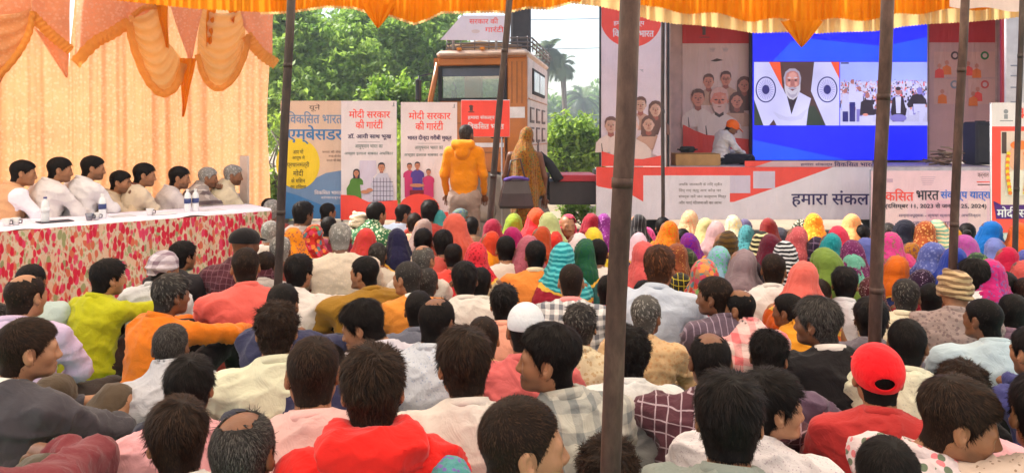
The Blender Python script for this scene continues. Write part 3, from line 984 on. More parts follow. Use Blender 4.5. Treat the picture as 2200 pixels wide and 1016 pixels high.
def cap_mesh(kind):
    """head wear in head-local coordinates"""
    key = ('hat', kind)
    if key in TC: return TC[key]
    h = .0055
    Fd = Field(grid1([(-0.16, 0.16, h)]), grid1([(-0.17, 0.22, h)]), grid1([(-0.10, 0.19, h)]))
    Z = Fd.z[None, None, :]; Y = Fd.y[None, :, None]; X = Fd.x[:, None, None]
    if kind in ('ball', 'ballback'):
        s_ = 1 if kind == 'ball' else 1
        Fd.ell((0, -0.012, 0.036), (0.094, 0.115, 0.102), 0.01)
        Fd.F = np.maximum(Fd.F, -0.012 - Z + 0.30 * Y - 0.001)
        inner = Field(Fd.x, Fd.y, Fd.z); inner.ell((0, -0.012, 0.036), (0.086, 0.106, 0.092), 0.0)
        Fd.F = np.maximum(Fd.F, -inner.F)
        Fd.ell((0, -0.115, 0.006), (0.034, 0.05, 0.022), 0.004, 'sub')
        Fd.ell((0, 0.115, 0.050), (0.070, 0.080, 0.008), 0.008, rot=(-0.18, 0, 0))
        i2 = Field(Fd.x, Fd.y, Fd.z); i2.ell((0, -0.012, 0.036), (0.084, 0.104, 0.090), 0.0)
        Fd.F = np.maximum(Fd.F, -i2.F)
    elif kind == 'peak':     # flat soft cap with a peak
        Fd.ell((0, -0.012, 0.045), (0.095, 0.118, 0.085), 0.01)
        Fd.F = np.maximum(Fd.F, 0.018 - Z)
        Fd.ell((0, 0.115, 0.045), (0.066, 0.055, 0.010), 0.012, rot=(-0.2, 0, 0))
    elif kind == 'turban':
        Fd.ell((0, -0.012, 0.05), (0.088, 0.105, 0.085), 0.01)
        for k in range(7):
            t = k / 6.0; tz = -0.010 + 0.105 * t
            rr = 0.083 * math.cos(max(0, t - .25) * 1.25)
            n = 22
            for j in range(n):
                a0 = 2 * PI * j / n; a1 = 2 * PI * (j + 1) / n
                tilt = (0.035 if k % 2 else -0.030)
                p = lambda a: (rr * math.cos(a), -0.012 + rr * 1.18 * math.sin(a), tz + tilt * math.cos(a + k))
                Fd.cap(p(a0), p(a1), 0.021, 0.021, 0.004)
        Fd.F = np.maximum(Fd.F, -0.045 - Z + np.where(Y > 0, Y * .6, 0))
    elif kind == 'wrap':     # cotton cloth tied round the head
        Fd.ell((0, -0.014, 0.044), (0.091, 0.112, 0.098), 0.01)
        Fd.cap((0, -0.09, 0.02), (0, -0.10, -0.05), 0.035, 0.03, 0.03)
        Fd.ell((0, -0.02, 0.02), (0.098, 0.12, 0.03), 0.01)
        Fd.F = np.maximum(Fd.F, (-0.035 - Z) + np.where(Y > -.02, (Y + .02) * .55, 0))
        n_ = vnoise(np.stack(np.broadcast_arrays(X * 30, Y * 30, Z * 60), -1)) - .5
        Fd.F = (Fd.F + n_ * .008).astype(np.float32)
    elif kind == 'skullcap':
        Fd.ell((0, -0.014, 0.040), (0.086, 0.106, 0.092), 0.01)
        Fd.F = np.maximum(Fd.F, 0.012 - Z)
    elif kind == 'bun':
        Fd.ell((0, -0.125, 0.015), (0.042, 0.036, 0.040), 0.01)
    V, Q = Fd.mesh()
    TC[key] = (V, Q)
    return TC[key]


def collar_mesh(st=False):
    """folded shirt collar, open in front"""
    n = 30; V = []; Fc = []
    prof = [(.058, .012), (.062, .052), (.066, .055), (.080, .022), (.077, .020), (.064, .046)]
    c = (0, .078, .565) if not st else (0, -.018, .575)
    a0, a1 = R(105), R(435)
    for i in range(n + 1):
        a = a0 + (a1 - a0) * i / n
        fr = 1 + 0.12 * max(0, math.sin(a))
        for (r, z) in prof:
            V.append((c[0] + r * 1.06 * math.cos(a), c[1] + r * fr * math.sin(a), c[2] + z - 0.028 * math.sin(a)))
    k = len(prof)
    for i in range(n):
        for j in range(k):
            j2 = (j + 1) % k
            Fc.append([i * k + j, (i + 1) * k + j, (i + 1) * k + j2, i * k + j2])
    return np.array(V, dtype=np.float32), np.array(Fc)


PANTS = [cloth('plain', c) for c in ((42, 38, 40), (70, 62, 58), (50, 52, 68), (92, 84, 74), (30, 28, 30))]
GROUP_SEAT = 'people seated on the ground watching the screen'


def person(label, x, y, face=0, body=None, hair='short', hc='k', pose='cross', style='shirt', pat='plain', c1=(220, 215, 210),
           c2=(250, 250, 250), h=None, Y=None, pitch=6, wd=1.0, skin=None, hat=None, hatc=None, veil=None, group=GROUP_SEAT,
           zbase=None, cat=None, pants=None, psc=1.0, name='person', loc=None, ks=None, lod=None, htilt=0, yaw0=None):
    rr = random.Random(int(x * 7 + y * 13))
    female = veil is not None
    if Y is None:
        hd = 0.36 * (y - HOR); dr = float(np.interp(y, [600, 720], [.78, .675]))
        if h: Y = F * dr / max(y - HOR, 20) * (1.0 if abs(h / hd - 1) < .10 else min(1.22, max(.86, (hd / h) ** .8)))
        else: Y = F * dr / max(y - HOR, 20)
    ztop = EYE - (y - HOR) * Y / F
    top = 0.843
    k = ks or 1.0
    if zbase is None:
        k = ks or min(1.02, max(0.87, ztop / top))
        kz = 1 + (ztop / k - top) / 0.5
        kz = min(1.5, max(0.3, kz)); zb = 0.0
    else:
        kz = 1.0; zb = zbase
        if pose in ('chair', 'chin', 'stand'):
            if pose == 'stand': top = 0.855
            zb = ztop - top * k
        else:
            kz = 1 + ((ztop - zb) / k - top) / 0.5
    if 35 < abs(face) < 90: face *= 1.18
    if female and pose != 'stand' and ks is None: ks = rr.uniform(.84, .90)
    va = math.degrees(math.atan2(x - 1100, F))
    if body is None: body = face * 0.45
    by = R(body + va); hy = R(face - body)
    pr = R(pitch)
    if lod is None: lod = 'near' if Y < 3.3 else ('mid' if Y < 5.2 else 'far')
    Xw = (x - 1100) * Y / F
    off = Vector((0, (0.125 if pose != 'stand' else 0.03) * k, 0)); off = Matrix.Rotation(-by, 3, 'Z') @ off
    root = empty(name, (Xw - off.x, Y - off.y, zb), -by, label, cat or ('woman' if female else 'man'), group)
    root.scale = (k, k, k)
    T = tmpl('body', lod, pose)
    piv = NP.copy()
    if pose == 'stand': piv = piv + np.array((0, -.095, .01))
    shift = 0.5 * (kz - 1)
    skm = SKINS[skin if skin is not None else rr.choice((0, 1, 1, 2, 2, 4, 0))]
    V = turn(T['V'], piv, hy, pr); EV = turn(T['EV'], piv, hy, pr)
    V = warp(V, kz, wd); EV = warp(EV, kz, wd)
    # one mesh: quads then extra faces
    nV = len(V)
    me = bpy.data.meshes.new('body')
    loops = [T['Q'].ravel()]; ls = [4] * len(T['Q'])
    ex = T['EF']
    loops.append(np.array([i + nV for f in ex for i in f]))
    tot = np.array(ls + [len(f) for f in ex], dtype=np.int32)
    lo = np.concatenate(loops).astype(np.int32)
    st = np.concatenate([[0], np.cumsum(tot)[:-1]]).astype(np.int32)
    me.vertices.add(nV + len(EV)); me.vertices.foreach_set('co', np.concatenate([V, EV]).astype(np.float32).ravel())
    me.loops.add(len(lo)); me.loops.foreach_set('vertex_index', lo)
    me.polygons.add(len(tot)); me.polygons.foreach_set('loop_start', st)
    for m in (skm, EYEW, EYEI): me.materials.append(m)
    me.polygons.foreach_set('material_index', np.array([0] * len(T['Q']) + T['EM'], dtype=np.int32))
    me.polygons.foreach_set('use_smooth', np.ones(len(tot), dtype=bool))
    me.update(calc_edges=True)
    stub = 0 if female else rr.choice((0, .25, .5))
    for an, av in (('lip', T['lip']), ('brow', np.clip(T['brow'] + stub * T['stub'], 0, 1))):
        a = me.attributes.new(an, 'FLOAT', 'POINT')
        a.data.foreach_set('value', np.concatenate([av, np.zeros(len(EV))]).astype(np.float32))
    link('body', me, root)
    # clothes
    S = tmpl('shirt', lod, pose, style if style in ('hood', 'shawl') else 'shirt')
    SV = fold_disp(S['V'], S['Q'], {'near': .011, 'mid': .010, 'far': .008}[lod] * (.5 if pose == 'stand' else 1), rr.randint(1, 99))
    SV = warp(SV, kz, wd)
    c1 = tuple(int(v * .93) for v in c1)
    cm = cloth(pat, c1, c2, psc, style == 'shirt' and lod != 'far')
    if not female or veil.get('shirt', False):
        link({'hood': 'hooded_jacket', 'shawl': 'shawl'}.get(style, 'shirt'), mesh_np('shirt', SV, S['Q'], [cm]), root)
        if style == 'shirt' and lod != 'far':
            cv, cf = collar_mesh(pose == 'stand')
            link('collar', mesh_np('collar', warp(cv, kz, 1), cf, [cm if not hatc or hat else cloth('plain', hatc)]), root)
    if not female and (lod != 'far' or pose == 'stand'):
        Pn = tmpl('pants', lod, pose)
        link('trousers', mesh_np('trousers', warp(fold_disp(Pn['V'], Pn['Q'], .006, rr.randint(1, 50)), kz, 1), Pn['Q'], [cloth('plain', pants) if pants else rr.choice(PANTS)]), root)
    # hair / head wear rigid with the head
    RM = turn_mat(hy, pr)
    hp = T['hp']
    hc_loc = Vector(piv) + RM.to_3x3() @ Vector(hp - piv) + Vector((0, 0, shift))
    if female or hat in ('ball', 'turban', 'peak', 'wrap', 'skullcap'):
        hair = None if (female or not hair) else 'buzz'
    if hair:
        hm = hair_mesh(hair, lod == 'near', 1 + rr.randint(0, 1) if lod == 'near' else 1 + rr.randint(0, 1), hc)
        ho = link('hair', hm, root, hc_loc)
        ho.rotation_euler = RM.to_euler()
        sv = 1.0 + rr.uniform(-.02, .03); ho.scale = (sv, sv, sv)
    if hat:
        hv, hq = cap_mesh(hat)
        if ('hatm', hat, hatc) not in HC:
            hpat, hcol, hc2 = hatc if isinstance(hatc[0], str) else ('plain', hatc, (255, 255, 255))
            HC[('hatm', hat, hatc)] = mesh_np(hat, hv, hq, [cloth(hpat, hcol, hc2, 1.6 if hat != 'turban' else 1.0)])
        ho = link({'ball': 'cap', 'ballback': 'cap', 'peak': 'cap', 'turban': 'turban', 'wrap': 'head_cloth', 'bun': 'hair_bun', 'skullcap': 'cap'}[hat], HC[('hatm', hat, hatc)], root, hc_loc)
        ho.rotation_euler = RM.to_euler()
    if female:
        dk_ = rr.uniform(.78, .93); veil = dict(veil, c=tuple(int(v * dk_) for v in veil['c']))
        vt = tmpl('veil', lod, 'stand' if pose == 'stand' else rr.choice(('veil', 'veilb', 'veilc')))
        VV = fold_disp(vt['V'], vt['Q'], .010, rr.randint(1, 99), 'veil')
        VV[:, 0] += rr.uniform(-.03, .03) * sstep(.62, .86, VV[:, 2])
        VV = turn(VV, piv, hy, pr, .48, .66)
        VV = warp(VV, kz, wd)
        # the cloth sits fuller or tighter from one woman to the next
        g = veil.get('full', 1.0) * rr.uniform(.94, 1.04)
        vp_, vc2, vsc = veil.get('pat', 'plain'), veil.get('c2', (240, 230, 200)), veil.get('sc', 1.0)
        if vp_ == 'plain' and rr.random() < .6:
            vp_ = rr.choice(('dots', 'print', 'dots')); vc2 = tuple(max(0, min(255, int(v * .8 + rr.choice((-30, 60))))) for v in veil['c'])
        VV[:, 0] *= g
        link('veil', mesh_np('veil', VV, vt['Q'], [cloth(vp_, veil['c'], vc2, vsc, False, rr.choice(((150, 30, 50), (40, 90, 90), (200, 90, 30), (90, 40, 110), (180, 160, 130), (40, 50, 100), (190, 50, 110))) + (rr.choice((-.5, .5, .3)),) if pose != 'stand' else None)]), root)
    return root
# ------------------------------------------------------------------ ground
gm, nt, b = newmat('dusty_ground', .95, .1)
co = ocoord(nt)
f1 = noise(nt, co, .6, 8, .65); f2 = noise(nt, co, 14, 4, .6)
gc = ramp(nt, f1, [(.3, (.30, .225, .155)), (.7, (.44, .35, .25))])
gc = mixrgb(nt, mth(nt, 'MULTIPLY', f2, .35), gc, (.20, .15, .10))
nt.links.new(gc, b.inputs[0]); bump(nt, b, f2, .4, .02)
mb = MB()
mb.add([(-400, -30, 0), (400, -30, 0), (400, 700, 0), (-400, 700, 0)], [(0, 1, 2, 3)])
tag(mb.build('ground', gm), kind='structure')
mat_g = cloth('plain', (120, 190, 160)); mat_y = cloth('plain', (236, 214, 40))


def rug(x0, y0, x1, y1, m, z, label, cat='mat'):
    n = 26; V = []; Fc = []
    for i in range(n + 1):
        for j in range(n + 1):
            x = x0 + (x1 - x0) * i / n; y = y0 + (y1 - y0) * j / n
            V.append((x, y, z + .008 * float(vnoise(np.array([x * 3, y * 3, z * 90])))))
    V2 = [(v[0], v[1], v[2] - .006) for v in V]; o = len(V)
    for i in range(n):
        for j in range(n):
            a = i * (n + 1) + j
            Fc.append((a, a + n + 1, a + n + 2, a + 1)); Fc.append((o + a, o + a + 1, o + a + n + 2, o + a + n + 1))
    mb = MB(); mb.add(V + V2, Fc, 0, True)
    tag(mb.build('ground_mat', m), label, cat)


rug(-3.6, .3, 6.2, 7.6, mat_g, .008, 'large sea-green ground mat under the seated crowd')
rug(-1.75, 1.4, -1.05, 2.35, mat_y, .024, 'small yellow mat lying on the green one at the lower left')

# ------------------------------------------------------------------ table and curtain lines
TA = Vector((-4.33, 5.9, 0)); TD = Vector((1.71, 1.60, 0)).normalized(); TN = Vector((-TD.y, TD.x, 0))


def line_pt(x, off):
    """where the sight line of photo column x meets the line parallel to the table, off metres behind its front"""
    k = (x - 1100.0) / F
    p = TA + TN * off
    t = (k * p.y - p.x) / (TD.x - k * TD.y)
    return p + TD * t


def cur(x, y, fwd=0.0, off=1.75):
    p = line_pt(x, off)
    z = EYE - (y - HOR) * p.y / F
    p = p - TN * fwd
    return Vector((p.x, p.y, z))


# table
tw = cloth('plain', (236, 228, 240)); tf = None
m, nt, b = newmat('floral_cotton', .85, .12)
co = ocoord(nt, (1.7, 1.7, .72)); mpn = N(nt, 'ShaderNodeVectorMath'); mpn.operation = 'MULTIPLY_ADD'
nn = N(nt, 'ShaderNodeTexNoise'); nn.inputs['Scale'].default_value = 4; nt.links.new(co, nn.inputs['Vector'])
nt.links.new(nn.outputs['Color'], mpn.inputs[0]); mpn.inputs[1].default_value = (.09, .09, .09); nt.links.new(co, mpn.inputs[2])
vo = N(nt, 'ShaderNodeTexVoronoi'); vo.inputs['Scale'].default_value = 18; nt.links.new(mpn.outputs[0], vo.inputs['Vector'])
s2 = N(nt, 'ShaderNodeSeparateColor'); nt.links.new(vo.outputs['Color'], s2.inputs[0])
base = (.62, .46, .36)
flw = ramp(nt, s2.outputs[0], [(0, (.58, .02, .05)), (.4, (.66, .05, .12)), (.6, (.60, .13, .08)), (.75, (.66, .40, .30)), (.93, (.30, .28, .14))], 'CONSTANT')
msk = ramp(nt, vo.outputs['Distance'], [(.50, 1), (.62, 0)])
v2 = N(nt, 'ShaderNodeTexVoronoi'); v2.inputs['Scale'].default_value = 34; nt.links.new(mpn.outputs[0], v2.inputs['Vector'])
s3 = N(nt, 'ShaderNodeSeparateColor'); nt.links.new(v2.outputs['Color'], s3.inputs[0])
leaf = ramp(nt, s3.outputs[1], [(0, (.55, .12, .10)), (.4, (.30, .33, .14)), (.7, (.60, .25, .16))], 'CONSTANT')
c = mixrgb(nt, mth(nt, 'MULTIPLY', ramp(nt, v2.outputs['Distance'], [(.40, 1), (.48, 0)]), .8), base, leaf)
c = mixrgb(nt, msk, c, flw)
nt.links.new(c, b.inputs[0]); bump(nt, b, noise(nt, ocoord(nt), 8, 3), .3, .02)
tf = m
root = empty('long_table', TA, math.atan2(TD.y, TD.x), 'long table with white top cloth and red floral skirt', 'table')
x0, x1, zt = -2.2, (line_pt(577, 0) - TA).length, .755
mb = MB(); mb.box(((x0 + x1) / 2, .36, zt - .02), (x1 - x0, .70, .035)); mb.build('tabletop', plain('plywood', (.35, .22, .12)), root)
for lx in (x0 + .1, -.4, 1.1, x1 - .1):
    for ly in (.06, .66):
        mb = MB(); mb.tube([(lx, ly, 0), (lx, ly, zt - .04)], .018, 8); mb.build('leg', plain('steel', (.3, .3, .32), .4, .5, .6), root)
# top cloth: a soft sheet hanging a little over the front edge
V = []; Fc = []
n = 150; prof = [(.74, -.10), (.735, 0.004), (.5, .006), (.25, .006), (.02, .005), (-.012, -.012), (-.02, -.035)]
for i in range(n + 1):
    x = x0 - .02 + (x1 - x0 + .05) * i / n
    for j, (py, pz) in enumerate(prof):
        wv = .006 * math.sin(x * 9 + 2 * math.sin(x * 2.3)); e = .018 * math.sin(x * 5.1) + .012 * math.sin(x * 13)
        V.append((x, py + (wv if j > 4 else 0), zt + pz + (e if j == 6 else .003 * math.sin(x * 7 + py * 9))))
k = len(prof)
for i in range(n):
    for j in range(k - 1):
        Fc.append((i * k + j, i * k + j + 1, (i + 1) * k + j + 1, (i + 1) * k + j))
mb = MB(); mb.add(V, Fc, 0, True); mb.build('top_cloth', tw, root)
V = []; Fc = []; n = 420; m_ = 10
for i in range(n + 1):
    x = x0 + (x1 - x0 + .02) * i / n
    for j in range(m_ + 1):
        t = j / m_
        f_ = (math.sin(x * 34 + 2.2 * math.sin(x * 3.1)) * .016 + math.sin(x * 15 + 1) * .012) * (.35 + t * .9)
        V.append((x, -.030 - .04 * t + f_, zt - .02 - (zt - .03) * t))
for i in range(n):
    for j in range(m_):
        a = i * (m_ + 1) + j; Fc.append((a, a + 1, a + m_ + 2, a + m_ + 1))
# return along the right end
o = len(V)
for i in range(40):
    y = -.03 + .74 * i / 39
    for j in range(m_ + 1):
        t = j / m_
        V.append((x1 + .02 + math.sin(y * 40) * .012 * t, y, zt - .02 - (zt - .03) * t))
for i in range(39):
    for j in range(m_):
        a = o + i * (m_ + 1) + j; Fc.append((a, a + 1, a + m_ + 2, a + m_ + 1))
mb = MB(); mb.add(V, Fc, 0, True); mb.build('floral_skirt', tf, root)

# things on the table
def on_table(x, dy):
    p = line_pt(x, dy); return Vector((p.x, p.y, zt + .008))


clear = plain('clear_plastic', (.80, .82, .86), .15, .6, var=.02)
blabel = plain('bottle_label', (.05, .07, .22), .4); capm = plain('bottle_cap', (.9, .9, .92), .4)
for i, (x, dy, lab) in enumerate(((97, .22, 'leftmost water bottle on the table, in front of the bearded guest'),
                                  (220, .22, 'water bottle between the tallest and the smiling guest'),
                                  (403, .25, 'left one of the two water bottles side by side'),
                                  (420, .25, 'right one of the two water bottles side by side'))):
    r = empty('water_bottle', on_table(x, dy), 0, lab, 'bottle', 'water bottles on the long table')
    mb = MB(); mb.lathe([(.030, 0), (.033, .006), (.033, .06), (.031, .075), (.033, .09), (.033, .15), (.026, .185), (.013, .20), (.013, .212)], n=14); mb.build('bottle_body', clear, r)
    mb = MB(); mb.lathe([(.0345, .085), (.0345, .135)], n=14); mb.build('label', blabel if i else plain('bl2', (.85, .85, .9), .4), r)
    mb = MB(); mb.lathe([(.015, .212), (.015, .228)], n=12); mb.build('bottle_cap', capm if i else plain('cap2', (.1, .1, .3), .4), r)
for x, dy, lab in ((14, .12, 'white cup by the peach waistcoat guest'), (34, .14, 'dark-banded cup at the left end of the table'), (192, .1, 'small steel cup before the tallest guest'),
                   (207, .12, 'cup with dark handle right of the small steel cup'), (322, .16, 'paper cup before the scarf-wearing guest')):
    r = empty('cup', on_table(x, dy), 0, lab, 'cup', 'cups on the long table')
    mb = MB(); mb.lathe([(.024, 0), (.036, .065), (.034, .065), (.022, .006)], n=14); mb.build('cup_body', plain('china', (.8, .78, .8), .3) if x != 192 else plain('st2', (.25, .25, .3), .3, .5, .7), r)
    mb = MB(); mb.tube([(.033, 0, .05), (.055, 0, .045), (.052, 0, .02), (.028, 0, .018)], .005, 6); mb.build('handle', plain('darkh', (.05, .05, .08), .4), r)
for x, dy, w_, lab, cc in ((118, .2, .26, 'dark folder lying before the bearded guest', (.05, .05, .07)), (350, .2, .22, 'sheet of paper before the leaning guest', (.75, .75, .78)),
                           (455, .22, .24, 'sheet of paper with print at the right end', (.72, .70, .72)), (262, .25, .2, 'paper with a dark edge before the smiling guest', (.6, .6, .63))):
    mb = MB(); mb.box((0, 0, .003), (w_, .17, .006)); p = on_table(x, dy)
    tag(mb.build('folder' if 'folder' in lab else 'paper_sheet', plain('paper' + str(x), cc, .6), None, p, (0, 0, math.atan2(TD.y, TD.x) + .1)), lab, 'folder' if 'folder' in lab else 'paper')

# plastic chairs the guests sit on, their backs rising behind
chm = plain('white_plastic', (.62, .55, .53), .35, .5)
for i, (x, lab) in enumerate(((40, 'plastic chair under the peach waistcoat guest'), (119, 'plastic chair under the bearded guest'), (190, 'plastic chair under the tallest guest'), (252, 'plastic chair under the smiling guest'),
                              (302, 'plastic chair under the scarf-wearing guest'), (378, 'plastic chair under the leaning guest'), (440, 'plastic chair under the guest with a raised hand'), (494, 'plastic chair under the rightmost white-haired guest'),
                              (556, 'empty pinkish white plastic chair with a tall back beyond the table end'))):
    p = line_pt(x, .98 if x != 556 else 1.1)
    r = empty('plastic_chair', (p.x, p.y, 0), math.atan2(TD.y, TD.x) + (PI if x != 556 else -PI * .5 + .35), lab, 'chair', 'white plastic chairs')
    hb = .82 if x != 556 else 1.28
    mb = MB(); mb.box((0, .0, .40), (.44, .42, .03), bev=.012); mb.build('seat', chm, r)
    mb = MB(); mb.box((0, -.22, .40 + (hb - .40) / 2 + .04), (.15 if x == 556 else .42, .03, hb - .44), bev=.012); mb.build('backrest', chm, r)
    for sx in (-1, 1):
        for sy in (-1, 1):
            mb = MB(); mb.tube([(sx * .19, sy * .18, .39), (sx * .22, sy * .22, 0)], [.02, .017], 6); mb.build('leg', chm, r)

# ------------------------------------------------------------------ tent cloth
def tent_cloth(name, col, trans=.55, pat=None, c2=None, spec=.1):
    key = ('tent', name)
    if key in MC: return MC[key]
    m = bpy.data.materials.new(name); m.use_nodes = True; nt = m.node_tree
    for n in list(nt.nodes): nt.nodes.remove(n)
    out = N(nt, 'ShaderNodeOutputMaterial'); d = N(nt, 'ShaderNodeBsdfDiffuse'); t = N(nt, 'ShaderNodeBsdfTranslucent'); mx = N(nt, 'ShaderNodeMixShader')
    co = ocoord(nt)
    f = noise(nt, co, 2.2, 5, .6)
    base = ramp(nt, f, [(.3, tuple(v * .86 for v in col)), (.7, tuple(min(1, v * 1.08) for v in col))])
    if pat == 'net':
        vo = N(nt, 'ShaderNodeTexVoronoi'); vo.inputs['Scale'].default_value = 24; nt.links.new(co, vo.inputs['Vector'])
        base = mixrgb(nt, mth(nt, 'MULTIPLY', mth(nt, 'LESS_THAN', vo.outputs['Distance'], .36), .55), base, c2)
        v2 = N(nt, 'ShaderNodeTexNoise'); v2.inputs['Scale'].default_value = 30; v2.inputs['Detail'].default_value = 3; nt.links.new(co, v2.inputs['Vector'])
        base = mixrgb(nt, mth(nt, 'MULTIPLY', mth(nt, 'GREATER_THAN', v2.outputs[0], .55), .30), base, tuple(v * .8 for v in c2))
    for q in (d, t): nt.links.new(base, q.inputs[0])
    bp = N(nt, 'ShaderNodeBump'); bp.inputs['Strength'].default_value = .35; bp.inputs['Distance'].default_value = .01
    nt.links.new(noise(nt, co, 26, 4), bp.inputs['Height']); nt.links.new(bp.outputs[0], d.inputs['Normal']); nt.links.new(bp.outputs[0], t.inputs['Normal'])
    mx.inputs[0].default_value = trans
    nt.links.new(d.outputs[0], mx.inputs[1]); nt.links.new(t.outputs[0], mx.inputs[2]); nt.links.new(mx.outputs[0], out.inputs[0])
    MC[key] = m
    return m


T_CREAM = tent_cloth('cream_net_cloth', (.70, .365, .175), .48, 'net', (.76, .48, .29))
T_PINK = tent_cloth('pink_net_cloth', (.80, .40, .25), .55, 'net', (.84, .55, .41))
T_OR = tent_cloth('orange_satin', (.80, .29, .02), .5)
T_BOR = tent_cloth('apricot_satin', (.82, .40, .10), .5)
T_YEL = tent_cloth('yellow_satin', (.86, .60, .26), .5)
T_ROOF = tent_cloth('roof_cloth', (.86, .73, .57), .78)


def sheet(name, fn, nu, nv, mat, parent, thick=.004, sm=True):
    """fn(u,v)->point; a thin two-sided cloth"""
    V = [fn(i / nu, j / nv) for i in range(nu + 1) for j in range(nv + 1)]
    Fc = [(i * (nv + 1) + j, (i + 1) * (nv + 1) + j, (i + 1) * (nv + 1) + j + 1, i * (nv + 1) + j + 1) for i in range(nu) for j in range(nv)]
    mb = MB(); mb.add(V, Fc, 0, sm)
    return mb.build(name, mat, parent)


root = empty('tent_curtain', (0, 0, 0), 0, 'cream and peach side curtain with orange swags behind the seated guests', 'curtain')


def interp(x, tab): return float(np.interp(x, [t[0] for t in tab], [t[1] for t in tab]))


def pleat(x, z, s=1.0):
    a = math.sin(x * .055 + 1.6 * math.sin(x * .017) + .25 * z)
    b_ = math.sin(x * .21 + 2.1 * math.sin(x * .034) + .5 * z)
    return s * (.045 * a * abs(a) + .008 * b_ * abs(b_) + .004 * math.sin(x * .47 + .7 * z) + .02 * math.sin(x * .021 + z * .9))


def panel(xa, xb, name, mat, xb_low=None):
    def fn(u, v):
        z = 3.75 - v * 3.73
        # the two panels lean together below the gap
        xr = xb if xb_low is None else xb + (xb_low - xb) * sstep(.15, .45, v)
        x = xa + (xr - xa) * u
        p = line_pt(x, 1.75)
        amp = 1.0 + .7 * v
        return p - TN * pleat(x, z, amp) + Vector((0, 0, z))
    return sheet(name, fn, 150, 26, mat, root)


panel(-420, 146, 'curtain_panel', T_CREAM, 150)
def fn2(u, v):
    z = 3.75 - v * 3.73
    xl = 163 + (149 - 163) * float(sstep(.12, .42, v))
    x = xl + (577 - xl + 5 * math.sin(v * 9)) * u
    p = line_pt(x, 1.75)
    return p - TN * pleat(x, z, 1 + .7 * v) + Vector((0, 0, z))


sheet('curtain_panel', fn2, 200, 30, T_CREAM, root)


def band(pts, wd, name, mat, fwd, fr=.006, fringe=False):
    """a gathered ribbon of cloth along photo points"""
    pts = [Vector((p[0], p[1])) for p in pts]
    # resample smooth
    P = []
    for i in range(len(pts) - 1):
        a = pts[max(i - 1, 0)]; b_ = pts[i]; c_ = pts[i + 1]; d = pts[min(i + 2, len(pts) - 1)]
        for k in range(10):
            t = k / 10
            P.append(.5 * ((2 * b_) + (c_ - a) * t + (2 * a - 5 * b_ + 4 * c_ - d) * t * t + (3 * b_ - a - 3 * c_ + d) * t ** 3))
    P.append(pts[-1])
    nv = 6
    def fn(u, v):
        i = min(int(u * (len(P) - 1)), len(P) - 2); t = u * (len(P) - 1) - i
        p = P[i].lerp(P[i + 1], t); d = (P[min(i + 2, len(P) - 1)] - P[max(i - 1, 0)]).normalized()
        nn_ = Vector((-d.y, d.x))
        q = p + nn_ * wd * (v - .5 + .04 * math.sin(u * 60))
        return cur(q.x, q.y, fwd + .03 * math.sin(v * PI) + fr * math.sin(u * 70 + v * 3))
    sheet(name, fn, (len(P) - 1) * 3, nv, mat, root)


def swag(L, Rr, bot, name, mat, fwd, nfold=7):
    """L,R: lists of (x,y) going down the left and right edges; bot: sag depth in pixels added along v"""
    def edge(E, v):
        xs = [e[0] for e in E]; ys = [e[1] for e in E]; t = [i / (len(E) - 1) for i in range(len(E))]
        return np.interp(v, t, xs), np.interp(v, t, ys)
    def fn(u, v):
        lx, ly = edge(L, v); rx, ry = edge(Rr, v)
        x = lx + (rx - lx) * u; y = ly + (ry - ly) * u
        y += bot * (4 * u * (1 - u)) ** .8 * (.18 + .82 * v)
        f_ = math.sin(v * nfold * 2 * PI) * .022 * (4 * u * (1 - u)) ** .5
        return cur(x, y, fwd + .05 * math.sin(u * PI) + f_)
    sheet(name, fn, 40, nfold * 8, mat, root)


def flat(pts_fn, name, mat, nu=30, nv=14):
    sheet(name, pts_fn, nu, nv, mat, root)


def quadsheet(a, b_, c_, d, name, mat, fwd, rip=.015, f_=9):
    """a,b top left/right; d,c bottom left/right (photo points)"""
    def fn(u, v):
        x = (a[0] * (1 - u) + b_[0] * u) * (1 - v) + (d[0] * (1 - u) + c_[0] * u) * v
        y = (a[1] * (1 - u) + b_[1] * u) * (1 - v) + (d[1] * (1 - u) + c_[1] * u) * v
        return cur(x, y, fwd + rip * math.sin(u * f_ + v * 2) + .01 * math.sin(v * 9))
    sheet(name, fn, 26, 14, mat, root)


# net triangles of the top frill
quadsheet((62, -60), (147, -60), (146, 112), (64, 40), 'net_frill', T_PINK, .10)
quadsheet((-200, -60), (60, -60), (64, 30), (-60, 40), 'net_frill', T_PINK, .10)
quadsheet((162, -60), (280, -60), (266, 56), (156, 124), 'net_frill', T_PINK, .10)
quadsheet((344, -20), (436, -20), (402, 142), (399, 142), 'net_frill', T_PINK, .14)
quadsheet((500, -20), (580, -20), (577, 136), (514, 60), 'net_frill', T_PINK, .12)
quadsheet((268, -60), (345, -60), (345, 20), (268, 52), 'net_frill', T_PINK, .07)
# swags
swag([(-160, 20), (-160, 60)], [(64, 20), (40, 110), (0, 158)], 120, 'swag', T_CREAM, .13)
band([(66, 30), (54, 80), (26, 128), (-10, 168)], 16, 'swag_border', T_BOR, .17)
swag([(270, 36), (276, 70), (292, 128)], [(330, 10), (352, 90), (386, 132)], 70, 'swag', T_YEL, .12)
band([(268, 52), (278, 104), (304, 168), (336, 202), (366, 188), (384, 140)], 17, 'swag_border', T_BOR, .18)
quadsheet((320, -10), (350, -10), (354, 108), (346, 104), 'orange_tail', T_OR, .16)
swag([(425, 20), (418, 80), (416, 125)], [(512, 20), (520, 60), (516, 100)], 74, 'swag', T_YEL, .12)
band([(413, 120), (430, 172), (458, 192), (490, 170), (514, 120), (522, 78)], 13, 'swag_border', T_BOR, .18)
quadsheet((434, 10), (456, 10), (446, 96), (432, 104), 'orange_tail', T_OR, .15)
quadsheet((478, 20), (502, 20), (492, 56), (488, 56), 'orange_tail', T_OR, .15)
